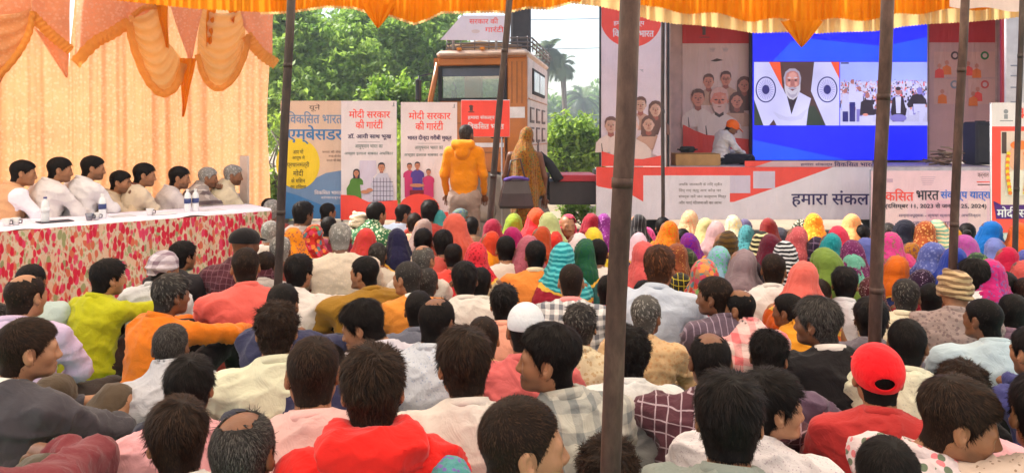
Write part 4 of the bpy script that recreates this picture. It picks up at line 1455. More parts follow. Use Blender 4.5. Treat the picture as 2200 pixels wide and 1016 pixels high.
# slanting borders
band([(64, 38), (104, 78), (146, 112)], 22, 'frill_border', T_BOR, .15)
band([(154, 140), (196, 96), (232, 76), (270, 52)], 26, 'frill_border', T_BOR, .15)
band([(276, 40), (300, 22), (330, 18)], 12, 'frill_border', T_BOR, .15)
band([(518, 78), (548, 116), (582, 140)], 24, 'frill_border', T_BOR, .16)
quadsheet((376, 128), (412, 128), (384, 252), (381, 252), 'orange_tail', T_OR, .17, .02, 12)
quadsheet((70, 60), (146, 118), (144, 168), (138, 168), 'net_frill', T_PINK, .05)

# ------------------------------------------------------------------ canopy with its gathered edge
root = empty('tent_canopy', (0, 7.2, 0), 0, 'tent canopy with orange and yellow scalloped valance along its edge', 'canopy')
BOT = [(-50, -10), (150, -4), (300, 12), (420, 25), (560, 32), (620, 30), (700, 18), (760, 20), (790, 30), (835, 36), (860, 45), (890, 55), (920, 45), (950, 30), (1000, 30),
       (1060, 28), (1090, 30), (1130, 20), (1180, 22), (1230, 8), (1290, 15), (1350, 28), (1400, 45), (1450, 52), (1500, 55), (1560, 62), (1620, 72), (1690, 70),
       (1760, 73), (1800, 70), (1880, 68), (1940, 58), (2000, 52), (2080, 48), (2150, 42), (2200, 36), (2500, 30)]
def val(yfun_top, yfun_bot, Y0, name, mat, xa, xb, fr, amp, n=500):
    def fn(u, v):
        x = xa + (xb - xa) * u
        y = yfun_top(x) * (1 - v) + (yfun_bot(x) + 1.6 * math.sin(x * .9)) * v
        Yd = Y0 - amp * (.4 + v) * math.sin(x * fr + 1.5 * math.sin(x * .05)) - .04 * math.sin(x * .06)
        p = at(x, y, Yd); return Vector((p.x, p.y - 7.2, p.z))
    sheet(name, fn, n, 8, mat, root)


val(lambda x: -60, lambda x: interp(x, BOT) - (5 if x < 1250 else 27 + 4 * math.sin(x * .05)), 7.16, 'orange_valance', T_OR, 100, 2520, .33, .018, 900)
val(lambda x: -40, lambda x: interp(x, BOT), 7.24, 'yellow_valance', T_YEL, 560, 2520, .21, .022, 800)


def vtail(x, y0, y1, w_):
    def fn(u, v):
        xx = x + w_ * (u - .5) * (1 - v) ** .85
        yy = y0 + (y1 - y0) * v + 2 * math.sin(u * 20)
        p = at(xx, yy, 7.10 - .02 * math.sin(u * 22)); return Vector((p.x, p.y - 7.2, p.z))
    sheet('pointed_tail', fn, 30, 10, T_OR, root)


vtail(812, 8, 60, 78); vtail(1722, 45, 101, 92)


def roof(u, v):
    X = -9 + 18.5 * u; Yy = 7.2 - 10.5 * v
    z = 3.42 + .9 * math.sin(v * PI) + .05 * math.sin(u * 60) * 1.0 + .08 * math.sin(u * 9) * math.sin(v * 7)
    return Vector((X, Yy - 7.2, z))


sheet('roof_cloth', roof, 120, 40, T_ROOF, root)

# ------------------------------------------------------------------ poles
pm, nt, b = newmat('rusty_steel', .55, .4)
co = ocoord(nt, (1, 1, .35)); f = noise(nt, co, 16, 6, .7); f2 = noise(nt, co, 70, 4, .6)
c = ramp(nt, f, [(.36, (.045, .022, .018)), (.5, (.085, .044, .036)), (.64, (.14, .08, .062)), (.78, (.24, .16, .125))])
c = mixrgb(nt, mth(nt, 'MULTIPLY', f2, .35), c, (.05, .03, .025))
nt.links.new(c, b.inputs[0]); b.inputs['Metallic'].default_value = .25; bump(nt, b, f2, .3, .004)
pd, nt, b = newmat('dark_steel', .5, .4)
co = ocoord(nt, (1, 1, .35)); f = noise(nt, co, 18, 6, .7)
nt.links.new(ramp(nt, f, [(.35, (.025, .018, .018)), (.6, (.06, .04, .035)), (.8, (.13, .09, .07))]), b.inputs[0])
for (xt, xb, yb, wpx, Yp, m_, lab) in (
    (625, 597, 600, 18, 5.0, pd, 'slim dark tent pole in front of the beige banner'),
    (1094, 1053, 462, 14, 6.75, pd, 'leaning tent pole in front of the orange truck cab'),
    (1352, 1313, 1016, 44, 1.62, pm, 'thickest steel tent pole, nearest the camera at centre right'),
    (1424, 1424, 466, 8, 8.8, pd, 'thinnest dark pole in front of the portrait panel'),
    (1906, 1878, 740, 26, 3.2, pm, 'rusty tent pole standing behind the red cap'),
    (2073, 2046, 578, 17, 4.6, pm, 'slim brown tent pole above the cream turban'),
    (2196, 2180, 535, 11, 6.0, pd, 'rightmost tent pole at the right edge of the crowd')):
    r_ = wpx * Yp / F / 2
    sl = (xt - xb) / yb                     # lean per photo pixel
    yg = HOR + EYE * F / Yp
    pa = at(xb - sl * (yg - yb), yg, Yp); pb = at(xt + sl * 75, -75, Yp)
    root = empty('tent_pole', (pa.x, pa.y, 0), 0, lab, 'pole')
    mb = MB(); d = pb - pa
    mb.tube([Vector((0, 0, -.02))] + [d * t + Vector((.004 * math.sin(t * 9), 0, 0)) for t in (.2, .4, .6, .8, 1)], r_, 18)
    mb.build('pole_tube', m_, root)
    for t in ((.36, .74) if Yp < 7 else (.5,)):
        mb = MB(); mb.tube([d * (t - .006), d * (t + .006)], r_ * 1.05, 18); mb.build('joint_ring', m_, root)

# ------------------------------------------------------------------ flat printing
FONT_CACHE = {}


def text_polys(s_):
    """outline of a line of lettering as a filled mesh (letters kept a hair apart in depth)"""
    if s_ in FONT_CACHE: return FONT_CACHE[s_]
    cd = bpy.data.curves.new('lettering', 'FONT'); cd.body = s_; cd.size = 1; cd.resolution_u = 3
    ob = bpy.data.objects.new('lettering', cd); C.objects.link(ob)
    dg = bpy.context.evaluated_depsgraph_get()
    me = bpy.data.meshes.new_from_object(ob.evaluated_get(dg))
    V = np.zeros(len(me.vertices) * 3, dtype=np.float32); me.vertices.foreach_get('co', V); V = V.reshape(-1, 3)
    Fc = [list(p.vertices) for p in me.polygons]
    bpy.data.objects.remove(ob); bpy.data.meshes.remove(me); bpy.data.curves.remove(cd)
    par = list(range(len(V)))
    def find(a):
        while par[a] != a: par[a] = par[par[a]]; a = par[a]
        return a
    for f in Fc:
        r0 = find(f[0])
        for i in f[1:]: par[find(i)] = r0
    ids = {}; lay = np.zeros(len(V))
    for i in range(len(V)):
        r0 = find(i); ids.setdefault(r0, len(ids)); lay[i] = ids[r0] % 5
    FONT_CACHE[s_] = (V[:, :2].copy(), Fc, lay)
    return FONT_CACHE[s_]


class Print:
    """flat printed sheet in a plane facing the audience at distance Y; drawn in photo units"""
    def __init__(s, Y, org=(0, 0)): s.Y = Y; s.mb = MB(); s.mats = []; s.lay = 0; s.org = org

    def mi(s, m):
        if m not in s.mats: s.mats.append(m)
        return s.mats.index(m)

    def P(s, x, y, lay):
        p = at(x, y, s.Y); return Vector((p.x, p.y - .0004 * lay, p.z))

    def poly(s, pts, m, lay=None):
        if lay is None: s.lay += 1; lay = s.lay
        if sum((pts[i][0] * pts[(i + 1) % len(pts)][1] - pts[(i + 1) % len(pts)][0] * pts[i][1]) for i in range(len(pts))) > 0: pts = pts[::-1]
        s.mb.add([s.P(x, y, lay) for x, y in pts], [list(range(len(pts)))], s.mi(m))

    def rect(s, x0, y0, x1, y1, m, lay=None): s.poly([(x0, y0), (x1, y0), (x1, y1), (x0, y1)], m, lay)

    def ell(s, cx, cy, rx, ry, m, lay=None, n=28, a0=0, a1=360):
        s.poly([(cx + rx * math.cos(R(a0 + (a1 - a0) * i / (n if a1 - a0 == 360 else n - 1))), cy + ry * math.sin(R(a0 + (a1 - a0) * i / (n if a1 - a0 == 360 else n - 1)))) for i in range(n)], m, lay)

    def ring(s, cx, cy, rx, ry, t, m, lay=None, n=32):
        if lay is None: s.lay += 1; lay = s.lay
        for i in range(n):
            a, b_ = 2 * PI * i / n, 2 * PI * (i + 1) / n
            s.poly([(cx + rx * math.cos(a), cy + ry * math.sin(a)), (cx + rx * math.cos(b_), cy + ry * math.sin(b_)),
                    (cx + (rx - t) * math.cos(b_), cy + (ry - t) * math.sin(b_)), (cx + (rx - t) * math.cos(a), cy + (ry - t) * math.sin(a))], m, lay)

    def text(s, st, x0, x1, y0, y1, m, lay=None, bold=0.0):
        """lettering fitted to the box x0..x1, y0 (top)..y1 (bottom)"""
        V, Fc, ly = text_polys(st)
        if lay is None: s.lay += 1; lay = s.lay
        mn, mx = V.min(0), V.max(0)
        U = (V - mn) / (mx - mn)
        rep = [(0, 0)] if not bold else [(0, 0), (bold, 0), (0, bold * .6)]
        for q, (dx, dy) in enumerate(rep):
            pts = [s.P(x0 + u[0] * (x1 - x0) + dx, y1 + u[1] * (y0 - y1) - dy, lay + .2 * l + q * .07 * 1.0) for u, l in zip(U, ly)]
            s.mb.add(pts, Fc, s.mi(m))
        s.lay = max(s.lay, lay + 1)

    def bust(s, cx, cy, sc_, skin, hair, clothm, grey=False, glasses=False, female=False, beard=None, dark=None, light=None, body=True):
        """cx,cy face centre; sc_ face half-height; built from overlapping tones like a halftone portrait"""
        k = sc_; dk = dark or s_dark
        def sh(pts, m): s.poly([(cx + x * k, cy + y * k) for x, y in pts], m)
        if body:
            sh([(-2.1, 3.6), (-2.0, 2.3), (-1.5, 1.75), (-.5, 1.2), (.5, 1.2), (1.5, 1.75), (2.0, 2.3), (2.1, 3.6)], clothm)
            sh([(-1.2, 3.6), (-1.3, 2.4), (-1.22, 2.35), (-1.05, 3.6)], dk)
        if female:
            sh([(-.95, 1.7), (-1.05, .2), (-.95, -.7), (-.5, -1.2), (0, -1.32), (.55, -1.2), (1.0, -.7), (1.08, .2), (1.0, 1.7)], hair)
        sh([(-.34, .6), (.34, .6), (.42, 1.35), (0, 1.6), (-.42, 1.35)], dk if grey else s_lip)
        for e in (-1, 1): s.ell(cx + e * .74 * k, cy + .05 * k, .12 * k, .25 * k, skin, n=10)
        sh([(-.72, -.5), (-.74, .2), (-.60, .62), (-.34, .92), (0, 1.02), (.34, .92), (.60, .62), (.74, .2), (.72, -.5), (.4, -.95), (-.4, -.95)], skin)
        sh([(.18, -.5), (.72, -.5), (.74, .2), (.58, .64), (.3, .94), (.42, .3)], light or skin)
        if not female: sh([(-.80, .0), (-.84, -.5), (-.66, -.98), (-.2, -1.22), (.3, -1.22), (.7, -.95), (.84, -.5), (.80, .0), (.68, -.28), (.6, -.62), (.1, -.74), (-.5, -.66), (-.68, -.28)], hair)
        else: sh([(-.76, -.1), (-.78, -.7), (-.3, -1.15), (.3, -1.15), (.78, -.7), (.76, -.1), (.5, -.62), (.02, -.86), (-.5, -.62)], hair)
        if beard:
            sh([(-.70, .12), (-.62, .62), (-.42, 1.05), (0, 1.3), (.42, 1.05), (.62, .62), (.70, .12), (.42, .34), (.2, .36), (0, .42), (-.2, .36), (-.42, .34)], beard)
            sh([(-.2, .56), (.2, .56), (.12, .64), (-.12, .64)], s_lip)
        else: sh([(-.26, .5), (0, .46), (.26, .5), (.1, .60), (-.1, .60)], s_lip)
        for e in (-.31, .31):
            sh([(e - .19, -.04), (e, -.12), (e + .19, -.04), (e, .03)], dk)
            sh([(e - .22, -.24), (e, -.33), (e + .22, -.24), (e, -.27)], beard or hair)
            if glasses: s.ring(cx + e * k, cy - .04 * k, .26 * k, .20 * k, .05 * k, dk, n=12)
        sh([(-.13, .26), (-.04, -.1), (.04, -.1), (.15, .26), (0, .33)], s_lip)

    def build(s, name, parent=None):
        # children sit in the parent's own space
        o = s.mb.build(name, s.mats)
        if parent:
            o.parent = parent
            off = parent.matrix_basis.inverted()
            me = o.data; me.transform(off)
        return o


ink = lambda n, c, r=.45: print_mat('ink_' + n, lin(c), r)
RED = ink('red', (250, 84, 72)); WHT = ink('white', (236, 226, 232)); NAVY = ink('navy', (62, 50, 100)); DK = ink('dark', (50, 46, 60)); CRM = ink('cream', (232, 200, 178))
BLU = ink('blue', (70, 130, 190)); LBL = ink('steel_blue', (120, 150, 190)); YLW = ink('yellow', (250, 214, 50)); ORG = ink('orange', (246, 130, 60))
SEP = ink('sepia', (206, 160, 140)); SEPD = ink('sepia_dark', (118, 84, 78)); SEPL = ink('sepia_light', (232, 206, 196)); PNK = ink('pale_pink', (244, 206, 214))
GRN = ink('green', (90, 140, 60)); MAG = ink('magenta', (206, 60, 120)); VIO = ink('violet', (90, 70, 160)); s_dark = ink('dk2', (90, 70, 66)); s_lip = ink('lip', (170, 100, 90))
GRY = ink('grey', (150, 150, 160)); BRT = ink('bright_blue', (60, 120, 220)); PUR = ink('purple', (84, 36, 120)); SKI = ink('skin', (206, 140, 110)); TEAL = ink('teal', (70, 110, 110))
frame_m = plain('frame_steel', (.35, .35, .37), .4, .5, .6)


def standee(x0, y0, x1, Y, label, name='standing_banner', tilt=0, cat='banner'):
    c = at((x0 + x1) / 2, y0, Y)
    r = empty(name, (c.x, Y, 0), 0, label, cat)
    wd = (x1 - x0) * Y / F; h = c.z
    for sx in (-1, 1):
        mb = MB(); mb.tube([(sx * (wd / 2 - .01), .03, 0), (sx * (wd / 2 - .01), .03, h)], .010, 6); mb.build('frame_rod', frame_m, r)
    mb = MB(); mb.box((0, .03, h - .01), (wd, .02, .02)); mb.build('top_rail', frame_m, r)
    for sx in (-1, 1):
        mb = MB(); mb.box((sx * wd * .3, .03, .012), (.04, .34, .024)); mb.build('foot', frame_m, r)
    # vinyl sheet with slight waves is the backing of the print
    return r, wd, h


def finish_print(pr, root, name='printed_sheet', rect=None, wave=.012):
    """back the print with a vinyl sheet and ripple both a little"""
    o = pr.build(name, root)
    me = o.data
    nV = len(me.vertices); V = np.zeros(nV * 3, dtype=np.float32); me.vertices.foreach_get('co', V); V = V.reshape(-1, 3)
    me.update()
    return o


# beige banner
r, wd, h = standee(603, 217, 735, 8.5, 'beige and blue banner with a yellow disc behind the slim dark pole')
p = Print(8.5)
p.rect(603, 217, 735, 470, CRM)
p.poly([(603, 400), (660, 392), (700, 372), (735, 366), (735, 470), (603, 470)], LBL)
p.poly([(603, 408), (640, 420), (690, 440), (735, 440), (735, 470), (603, 470)], BLU)
p.ell(640, 352, 47, 54, YLW, n=40)
p.text('यूनें', 664, 688, 224, 240, s_dark)
p.text('िवकिसत भारत', 618, 735, 240, 266, LBL, bold=.7)
p.text('एम्बेसडर', 616, 735, 270, 310, BLU, bold=1.5)
for i, (t_, a, b_, y) in enumerate((('आप भी', 630, 652, 326), ('आयुष में', 628, 655, 340), ('प्रधानमंत्री', 617, 665, 357), ('मोदी', 630, 652, 374), ('के मिशन', 626, 656, 388), ('का हिस्सा', 624, 658, 402))):
    p.text(t_, a, b_, y - (6 if i not in (2, 3) else 10), y + 5, DK)
for y, a in ((326, 692), (335, 706), (344, 702)): p.text('जनता की सेवा', a, 733, y - 3, y + 3, SEPD)
p.text('िवकिसत भारत', 676, 733, 408, 418, WHT, bold=.5); p.text('संकल्प', 690, 733, 421, 429, WHT)
finish_print(p, r)


def white_banner(x0, x1, y0, Yb, label, l3, fam):
    r, wd, h = standee(x0, y0, x1, Yb, label)
    p = Print(Yb)
    p.rect(x0, y0, x1, 472, WHT)
    w_ = x1 - x0; c = (x0 + x1) / 2
    p.text('मोदी सरकार', x0 + .14 * w_, x1 - .12 * w_, y0 + 18, y0 + 38, RED, bold=.9)
    p.text('की गारंटी', x0 + .26 * w_, x1 - .25 * w_, y0 + 40, y0 + 60, RED, bold=.9)
    p.text(l3, x0 + .12 * w_, x1 - .10 * w_, y0 + 70, y0 + 84, NAVY, bold=.8)
    p.rect(x0 + .3 * w_, y0 + 88, x1 - .3 * w_, y0 + 88.8, GRY)
    p.text('आयुष्मान भारत का', x0 + .25 * w_, x1 - .25 * w_, y0 + 94, y0 + 104, TEAL)
    p.text('अच्छा इलाज सबका अधिकार', x0 + .06 * w_, x1 - .06 * w_, y0 + 108, y0 + 118, TEAL)
    p.rect(x1 - 7, y0 + 4, x1 - 5, y0 + 12, GRY); p.rect(x1 - 10, y0 + 11, x1 - 4, y0 + 12, GRY)
    if fam == 0:
        p.poly([(x0 + 40, 345), (x0 + 75, 345), (x0 + 80, 440), (x0 + 35, 440)], ink('lilac', (216, 206, 230)))
        p.bust(x0 + 33, 372, 7, SKI, DK, GRN, female=True); p.poly([(x0 + 14, 440), (x0 + 12, 405), (x0 + 24, 385), (x0 + 40, 390), (x0 + 46, 440)], GRN)
        p.bust(x0 + 87, 360, 9, SKI, DK, WHT); p.poly([(x0 + 62, 440), (x0 + 64, 395), (x0 + 80, 372), (x0 + 100, 372), (x0 + 112, 400), (x0 + 114, 440)], ink('check_shirt', (206, 204, 226)))
        for i in range(6): p.rect(x0 + 70 + i * 7, 382, x0 + 71 + i * 7, 434, NAVY); 
        for i in range(5): p.rect(x0 + 68, 390 + i * 10, x0 + 112, 391 + i * 10, NAVY)
        p.ell(x0 + 52, 412, 9, 4, SKI); p.ell(x0 + 62, 408, 7, 4, SKI)
        p.poly([(x0, 418), (x0 + 30, 420), (x0 + 60, 434), (x0 + 122, 430), (x0 + 122, 472), (x0, 472)], RED)
    else:
        for (fx, fy, cm_, k) in ((19, 358, MAG, 6.5), (36, 356, VIO, 7), (60, 370, MAG, 6)):
            p.bust(x0 + fx, fy, k, SKI, DK, cm_)
            p.poly([(x0 + fx - 10, 424), (x0 + fx - 11, fy + 14), (x0 + fx + 11, fy + 14), (x0 + fx + 11, 424)], cm_)
        p.ell(x0 + 36, 398, 16, 4, SKI); p.rect(x0 + 20, 408, x0 + 50, 424, ink('maroon', (130, 40, 50)))
        p.ell(x0 + 40, 450, 44, 34, RED)
        p.rect(x0, 455, x1, 472, RED)
    finish_print(p, r)


white_banner(733, 852, 217, 8.4, 'white banner with red heading showing a woman and a man in checked shirt', 'डॉ. आयी साथ भूख', 0)
white_banner(861, 982, 220, 8.4, 'white banner with red heading showing a mother and two children', 'भारत दीन्दा गरीबी मुक्त', 1)

# red placard on the truck side
c = at(1043, 255, 8.6)
r = empty('red_placard', (c.x, 8.6, 0), 0, 'red placard with white lettering before the truck door', 'placard')
mb = MB(); mb.box((0, .012, c.z), (105 * 8.6 / F, .012, 80 * 8.6 / F), bev=.004); mb.build('board', plain('board', (.6, .6, .6)), r)
mb = MB(); mb.tube([(-.2, .03, 0), (-.2, .03, c.z)], .012, 6); mb.build('post', frame_m, r)
mb = MB(); mb.tube([(.2, .03, 0), (.2, .03, c.z)], .012, 6); mb.build('post', frame_m, r)
p = Print(8.6)
p.rect(991, 216, 1095, 294, RED)
p.rect(1009, 230, 1016, 239, s_dark); p.ell(1012, 229, 4.5, 3, s_dark); p.rect(1006, 240, 1019, 242, s_dark)
p.text('हमारा संकल्प', 1005, 1062, 248, 259, WHT, bold=.6); p.text('िवकिसत भारत', 1005, 1082, 263, 278, WHT, bold=.8)
p.build('print', r)

# ------------------------------------------------------------------ truck cab
OC = plain('orange_paint', (.50, .165, .032), .3, .5, .0, .16, 3)
OD = plain('dark_paint', (.30, .12, .04), .4); WP = plain('white_paint', (.75, .72, .70), .4); RB = plain('rubber', (.02, .02, .02), .7)
REAR = plain('rear_paint', (.60, .50, .45), .45); DUST = plain('dusty_rubber', (.22, .19, .16), .9); BKM = plain('black_metal', (.03, .03, .035), .5)
gl = bpy.data.materials.new('window_glass'); gl.use_nodes = True; nt = gl.node_tree
for n in list(nt.nodes): nt.nodes.remove(n)
o_ = N(nt, 'ShaderNodeOutputMaterial'); t_ = N(nt, 'ShaderNodeBsdfTransparent'); g_ = N(nt, 'ShaderNodeBsdfGlossy'); x_ = N(nt, 'ShaderNodeMixShader')
t_.inputs[0].default_value = (.86, .94, .92, 1); g_.inputs['Roughness'].default_value = .08; x_.inputs[0].default_value = .22
nt.links.new(t_.outputs[0], x_.inputs[1]); nt.links.new(g_.outputs[0], x_.inputs[2]); nt.links.new(x_.outputs[0], o_.inputs[0])
TH = R(-10)
root = empty('truck_cab', (0.205, 9.5, 0), TH, 'orange truck cab with roof rack seen from its side and rear', 'truck')
# local: x<0 to the front, y>0 away, z up. rear right corner at the origin
L_, W2, ZB, ZT = 1.24, 2.25, 1.02, 2.62
mb = MB()
# side wall as frame around the window
def bx(x0, x1, y0, y1, z0, z1, name, mat, bev=0.0):
    mb = MB(); mb.box(((x0 + x1) / 2, (y0 + y1) / 2, (z0 + z1) / 2), (abs(x1 - x0), abs(y1 - y0), z1 - z0), bev=bev); return mb.build(name, mat, root)


bx(-.28, 0, 0, .06, ZB, ZT, 'rear_pillar', OC, .02)
bx(-L_, -.285, .005, .06, ZB + .02, 2.02, 'door', OC, .02)
bx(-L_ - .02, -.285, .0, .055, 2.50, ZT, 'door_header', OC, .02)
for (n_, yy) in (('front_pillar', .03), ('front_pillar', W2 - .03)):
    mb = MB(); mb.tube([(-L_ - .14, yy, 1.6), (-L_ - .13, yy, 2.05), (-L_ - .02, yy, 2.55)], [.045, .04, .04], 8); mb.build(n_, OC, root)
bx(-L_ - .2, -L_ - .01, 0, W2, ZB, 1.95, 'front_panel', OC, .05)
bx(-L_, 0, W2 - .06, W2, ZB, 2.02, 'door', OC, .02)
bx(-.28, 0, W2 - .065, W2 - .003, 2.02, ZT, 'rear_pillar', OC, .02)
bx(-L_, -.28, W2 - .06, W2 - .002, 2.50, ZT, 'door_header', OC)
bx(-L_ - .04, .02, -.02, W2 + .02, ZT, ZT + .10, 'cab_roof', plain('roof_paint', (.66, .48, .36), .4), .04)
bx(-L_ - .08, -L_ + .06, .02, W2, 2.5, ZT - .002, 'windscreen_header', OC)
# tinted band and glass
bx(-L_ + .03, -.29, .02, .03, 2.36, 2.50, 'tinted_band', plain('tint', (.05, .07, .11), .2, .6))
bx(-L_ + .0, -.29, .034, .040, 2.02, 2.36, 'side_window', gl)
for xx in (-L_ + .015, -.305): bx(xx - .025, xx + .025, -.004, .02, 2.02, 2.50, 'window_seal', RB)
bx(-L_ + .01, -.295, -.006, .02, 2.02, 2.06, 'window_seal', RB); bx(-L_ + .01, -.295, -.006, .02, 2.475, 2.50, 'window_seal', RB)
# inside: curtain, seat back, wheel
for q_ in (-.95, -.62, -.30): bx(q_ - .03, q_ + .03, -.03, .02, ZT + .10, ZT + .135, 'marker_lamp', plain('amber', (.7, .25, .03), .3))
bx(-1.0, -.75, .5, .6, 1.8, 2.45, 'cab_curtain', plain('cur', (.30, .09, .04), .8))
bx(-.6, -.2, .4, W2 - .4, 1.3, 2.05, 'seat_back', plain('seatb', (.12, .05, .04), .7), .05)
# rear wall with window and pressed squares
def rear(y0, y1, z0, z1, name, mat, out=.012, th=.02):
    mb = MB(); mb.box((out - th / 2, (y0 + y1) / 2, (z0 + z1) / 2), (th, y1 - y0, z1 - z0), bev=.006); return mb.build(name, mat, root)


rear(.06, W2 - .06, ZB + .15, ZT - .003, 'rear_wall', REAR, .004, .03)
rear(.45, 1.75, 2.13, 2.50, 'window_frame', RB, .022, .03)
rear(.52, 1.05, 2.17, 2.46, 'window_pane', plain('glass_pale', (.55, .68, .76), .1, .7), .030, .01)
rear(1.13, 1.68, 2.17, 2.46, 'window_pane', plain('glass_pale', (.55, .68, .76), .1, .7), .030, .01)
rear(.1, W2 - .1, 2.04, 2.06, 'rear_rib', OC, .018); rear(.1, W2 - .1, 1.40, 1.42, 'rear_rib', OC, .018)
for j, z in enumerate((1.84, 1.56)):
    for i in range(3):
        y = .42 + i * .62
        rear(y - .19, y + .19, z - .12, z + .10, 'pressed_square', plain('dark_rear', (.12, .09, .08), .6), .016)
        rear(y - .15, y + .19, z - .085, z + .07, 'pressed_square', REAR, .026)
bx(-.245, -.03, -.012, .0, 1.78, 1.93, 'white_plate', WP)
bx(-L_ + .05, -.32, -.010, .0, 1.38, 1.44, 'white_stripe', WP)
for q_ in (-.21, -.14, -.07): bx(q_ - .006, q_ + .006, -.006, .0, 1.98, 2.55, 'pressed_rib', OD)
bx(-L_ + .02, -.29, -.008, .002, 1.70, 1.72, 'door_rib', OD); bx(-L_ + .02, -.29, -.008, .002, 1.30, 1.315, 'door_rib', OD)
bx(-.300, -.284, -.004, .004, ZB + .05, 2.55, 'door_gap', RB)
bx(-L_ - .02, 0, -.03, -.012, ZT - .01, ZT + .015, 'rain_gutter', OD)
mb = MB(); mb.tube([(-L_ + .10, .25, 2.03), (-L_ + .16, .32, 2.22), (-L_ + .10, .4, 2.30)], .014, 6); mb.box((-L_ + .14, .30, 2.10), (.08, .05, .16), bev=.02); mb.build('inner_mirror', RB, root)
bx(-.5, -.32, -.03, 0, 1.50, 1.57, 'door_handle', RB, .01)
# lower side with wheel arch, wheel
mb = MB()
arc = [(-1.40, 1.02)] + [(-.62 + .56 * math.cos(R(180 - a)), .62 + .56 * math.sin(R(180 - a)) * 1.0) for a in range(20, 161, 14)] + [(.02, 1.02), (.02, 1.12), (-1.40, 1.12)]
arc = [(-1.42, .8), (-1.18, .8)] + [(-.62 + .56 * math.cos(R(t)), .66 + .50 * math.sin(R(t))) for t in range(170, 9, -16)] + [(-.04, .7), (.02, .7), (.02, 1.10), (-1.42, 1.10)]
mb.prism(arc, .10, Matrix.Translation((0, -.02, 0))); mb.build('wheel_arch', OC, root)
for yy in (.22, W2 - .22):
    rr_ = MB(); prof = [(.18, -.13), (.44, -.14), (.50, -.10), (.515, 0), (.50, .10), (.44, .14), (.18, .13)]
    Vv = []; Ff = []; n = 32
    for (r_, z_) in prof:
        for k_ in range(n):
            a = 2 * PI * k_ / n; Vv.append((-.62 + r_ * math.cos(a), yy + z_, .51 + r_ * math.sin(a)))
    for i in range(len(prof) - 1):
        for k_ in range(n): Ff.append([i * n + k_, i * n + (k_ + 1) % n, (i + 1) * n + (k_ + 1) % n, (i + 1) * n + k_])
    rr_.add(Vv, Ff, 0, True); wh = rr_.build('wheel', DUST, root)
    mb = MB(); 
    mb.tube([(-.62, yy - .10, .51), (-.62, yy + .10, .51)], .20, 20); mb.build('rim', plain('rim', (.35, .3, .26), .6), wh)
bx(-1.3, .1, .5, W2 - .5, .62, .95, 'chassis', BKM)
# mirror
mb = MB(); mb.tube([(-L_ - .1, -.02, 2.4), (-L_ - .22, -.22, 2.35), (-L_ - .22, -.22, 2.0), (-L_ - .12, -.02, 1.9)], .012, 6); mb.box((-L_ - .22, -.24, 2.16), (.05, .14, .30), bev=.015); mb.build('side_mirror', BKM, root)
# roof rack
rk = plain('rack_steel', (.16, .14, .13), .5, .4, .4)
for z in (ZT + .14, ZT + .20, ZT + .26):
    mb = MB(); q = [(-L_ + .1, .05, z), (.0, .05, z), (.05, .12, z), (.05, W2 - .12, z), (0, W2 - .05, z), (-L_ + .1, W2 - .05, z), (-L_ + .1, .05, z)]
    mb.tube(q, .012, 6); mb.build('rack_rail', rk, root)
for i in range(7):
    mb = MB(); x = -L_ + .1 + i * .2; mb.tube([(min(x, 0), .05, ZT + .08), (min(x, 0), .05, ZT + .28)], .010, 6); mb.build('rack_post', rk, root)
for i in range(6):
    mb = MB(); y = .2 + i * .37; mb.tube([(.05, y, ZT + .08), (.05, y, ZT + .28)], .010, 6); mb.build('rack_post', rk, root)
for i in range(9):
    y = .12 + i * .15
    mb = MB(); mb.tube([(-1.15 - .05 * (i % 3), y, ZT + .15 + .03 * (i % 2)), (-.7, y + .03, ZT + .18 + .03 * ((i + 1) % 2)), (-.15 - .08 * (i % 2), y + .05, ZT + .15 + .02 * (i % 3))], [.035, .04, .03], 7)
    tag(mb.build('log', plain('log' + str(i % 3), ((.30, .20, .12), (.42, .32, .22), (.16, .11, .08))[i % 3], .9, bstr=.5)), 'pole-thin log on the cab roof, number %s from the near side' % ['one', 'two', 'three', 'four', 'five', 'six', 'seven', 'eight', 'nine'][i], 'log', 'logs on the cab roof')
for o in [o for o in bpy.data.objects if o.name.startswith('log')]:
    o.matrix_world = Matrix.Translation((0.205, 9.5, 0)) @ Matrix.Rotation(TH, 4, 'Z')
    o['label'] = 'thin log lying in the roof rack of the orange cab'
# white sign board on the roof, black speaker behind
c = at(1018, 62, 9.4)
r = empty('roof_sign', (c.x, 9.4, 0), 0, 'white sign board with red lettering on the cab roof', 'sign')
mb = MB(); q = [(-(1018 - x) * 9.4 / F, EYE - (y - HOR) * 9.4 / F) for x, y in ((946, 86), (992, 34), (1096, 34), (1096, 88))]
mb.prism(q[::-1], .03, Matrix.Translation((0, .004, 0))); mb.build('board', WP, r)
mb = MB()
for xx in (-.28, .30): mb2 = MB(); mb2.tube([(xx, .05, ZT + .08), (xx, .05, 2.95)], .02, 6); mb2.build('post', frame_m, r)
p = Print(9.4); p.poly([(946, 86), (992, 34), (1096, 34), (1096, 88)], WHT)
p.text('सरकार की', 1008, 1070, 38, 52, RED, bold=.5); p.text('गारंटी', 1042, 1082, 56, 70, RED, bold=.5); p.ell(1022, 68, 9, 4, ink('pl', (226, 206, 200)))
p.build('print', r)
c = at(1119, 95, 10.6)
r = empty('loudspeaker', (c.x, 10.6, 0), 0, 'tall black loudspeaker box standing behind the cab roof rack', 'loudspeaker')
mb = MB(); mb.box((0, .2, 3.16), (.31, .35, .92), bev=.02); mb.build('cabinet', plain('spk', (.045, .04, .045), .7), r)
mb = MB(); mb.box((0, .015, 3.16), (.27, .02, .86), bev=.008); mb.build('grille', plain('grille', (.06, .055, .055), .8, bstr=.6, bscale=200), r)
mb = MB(); mb.box((0, .2, 2.71), (.5, .5, .04)); mb.build('platform', rk, r)
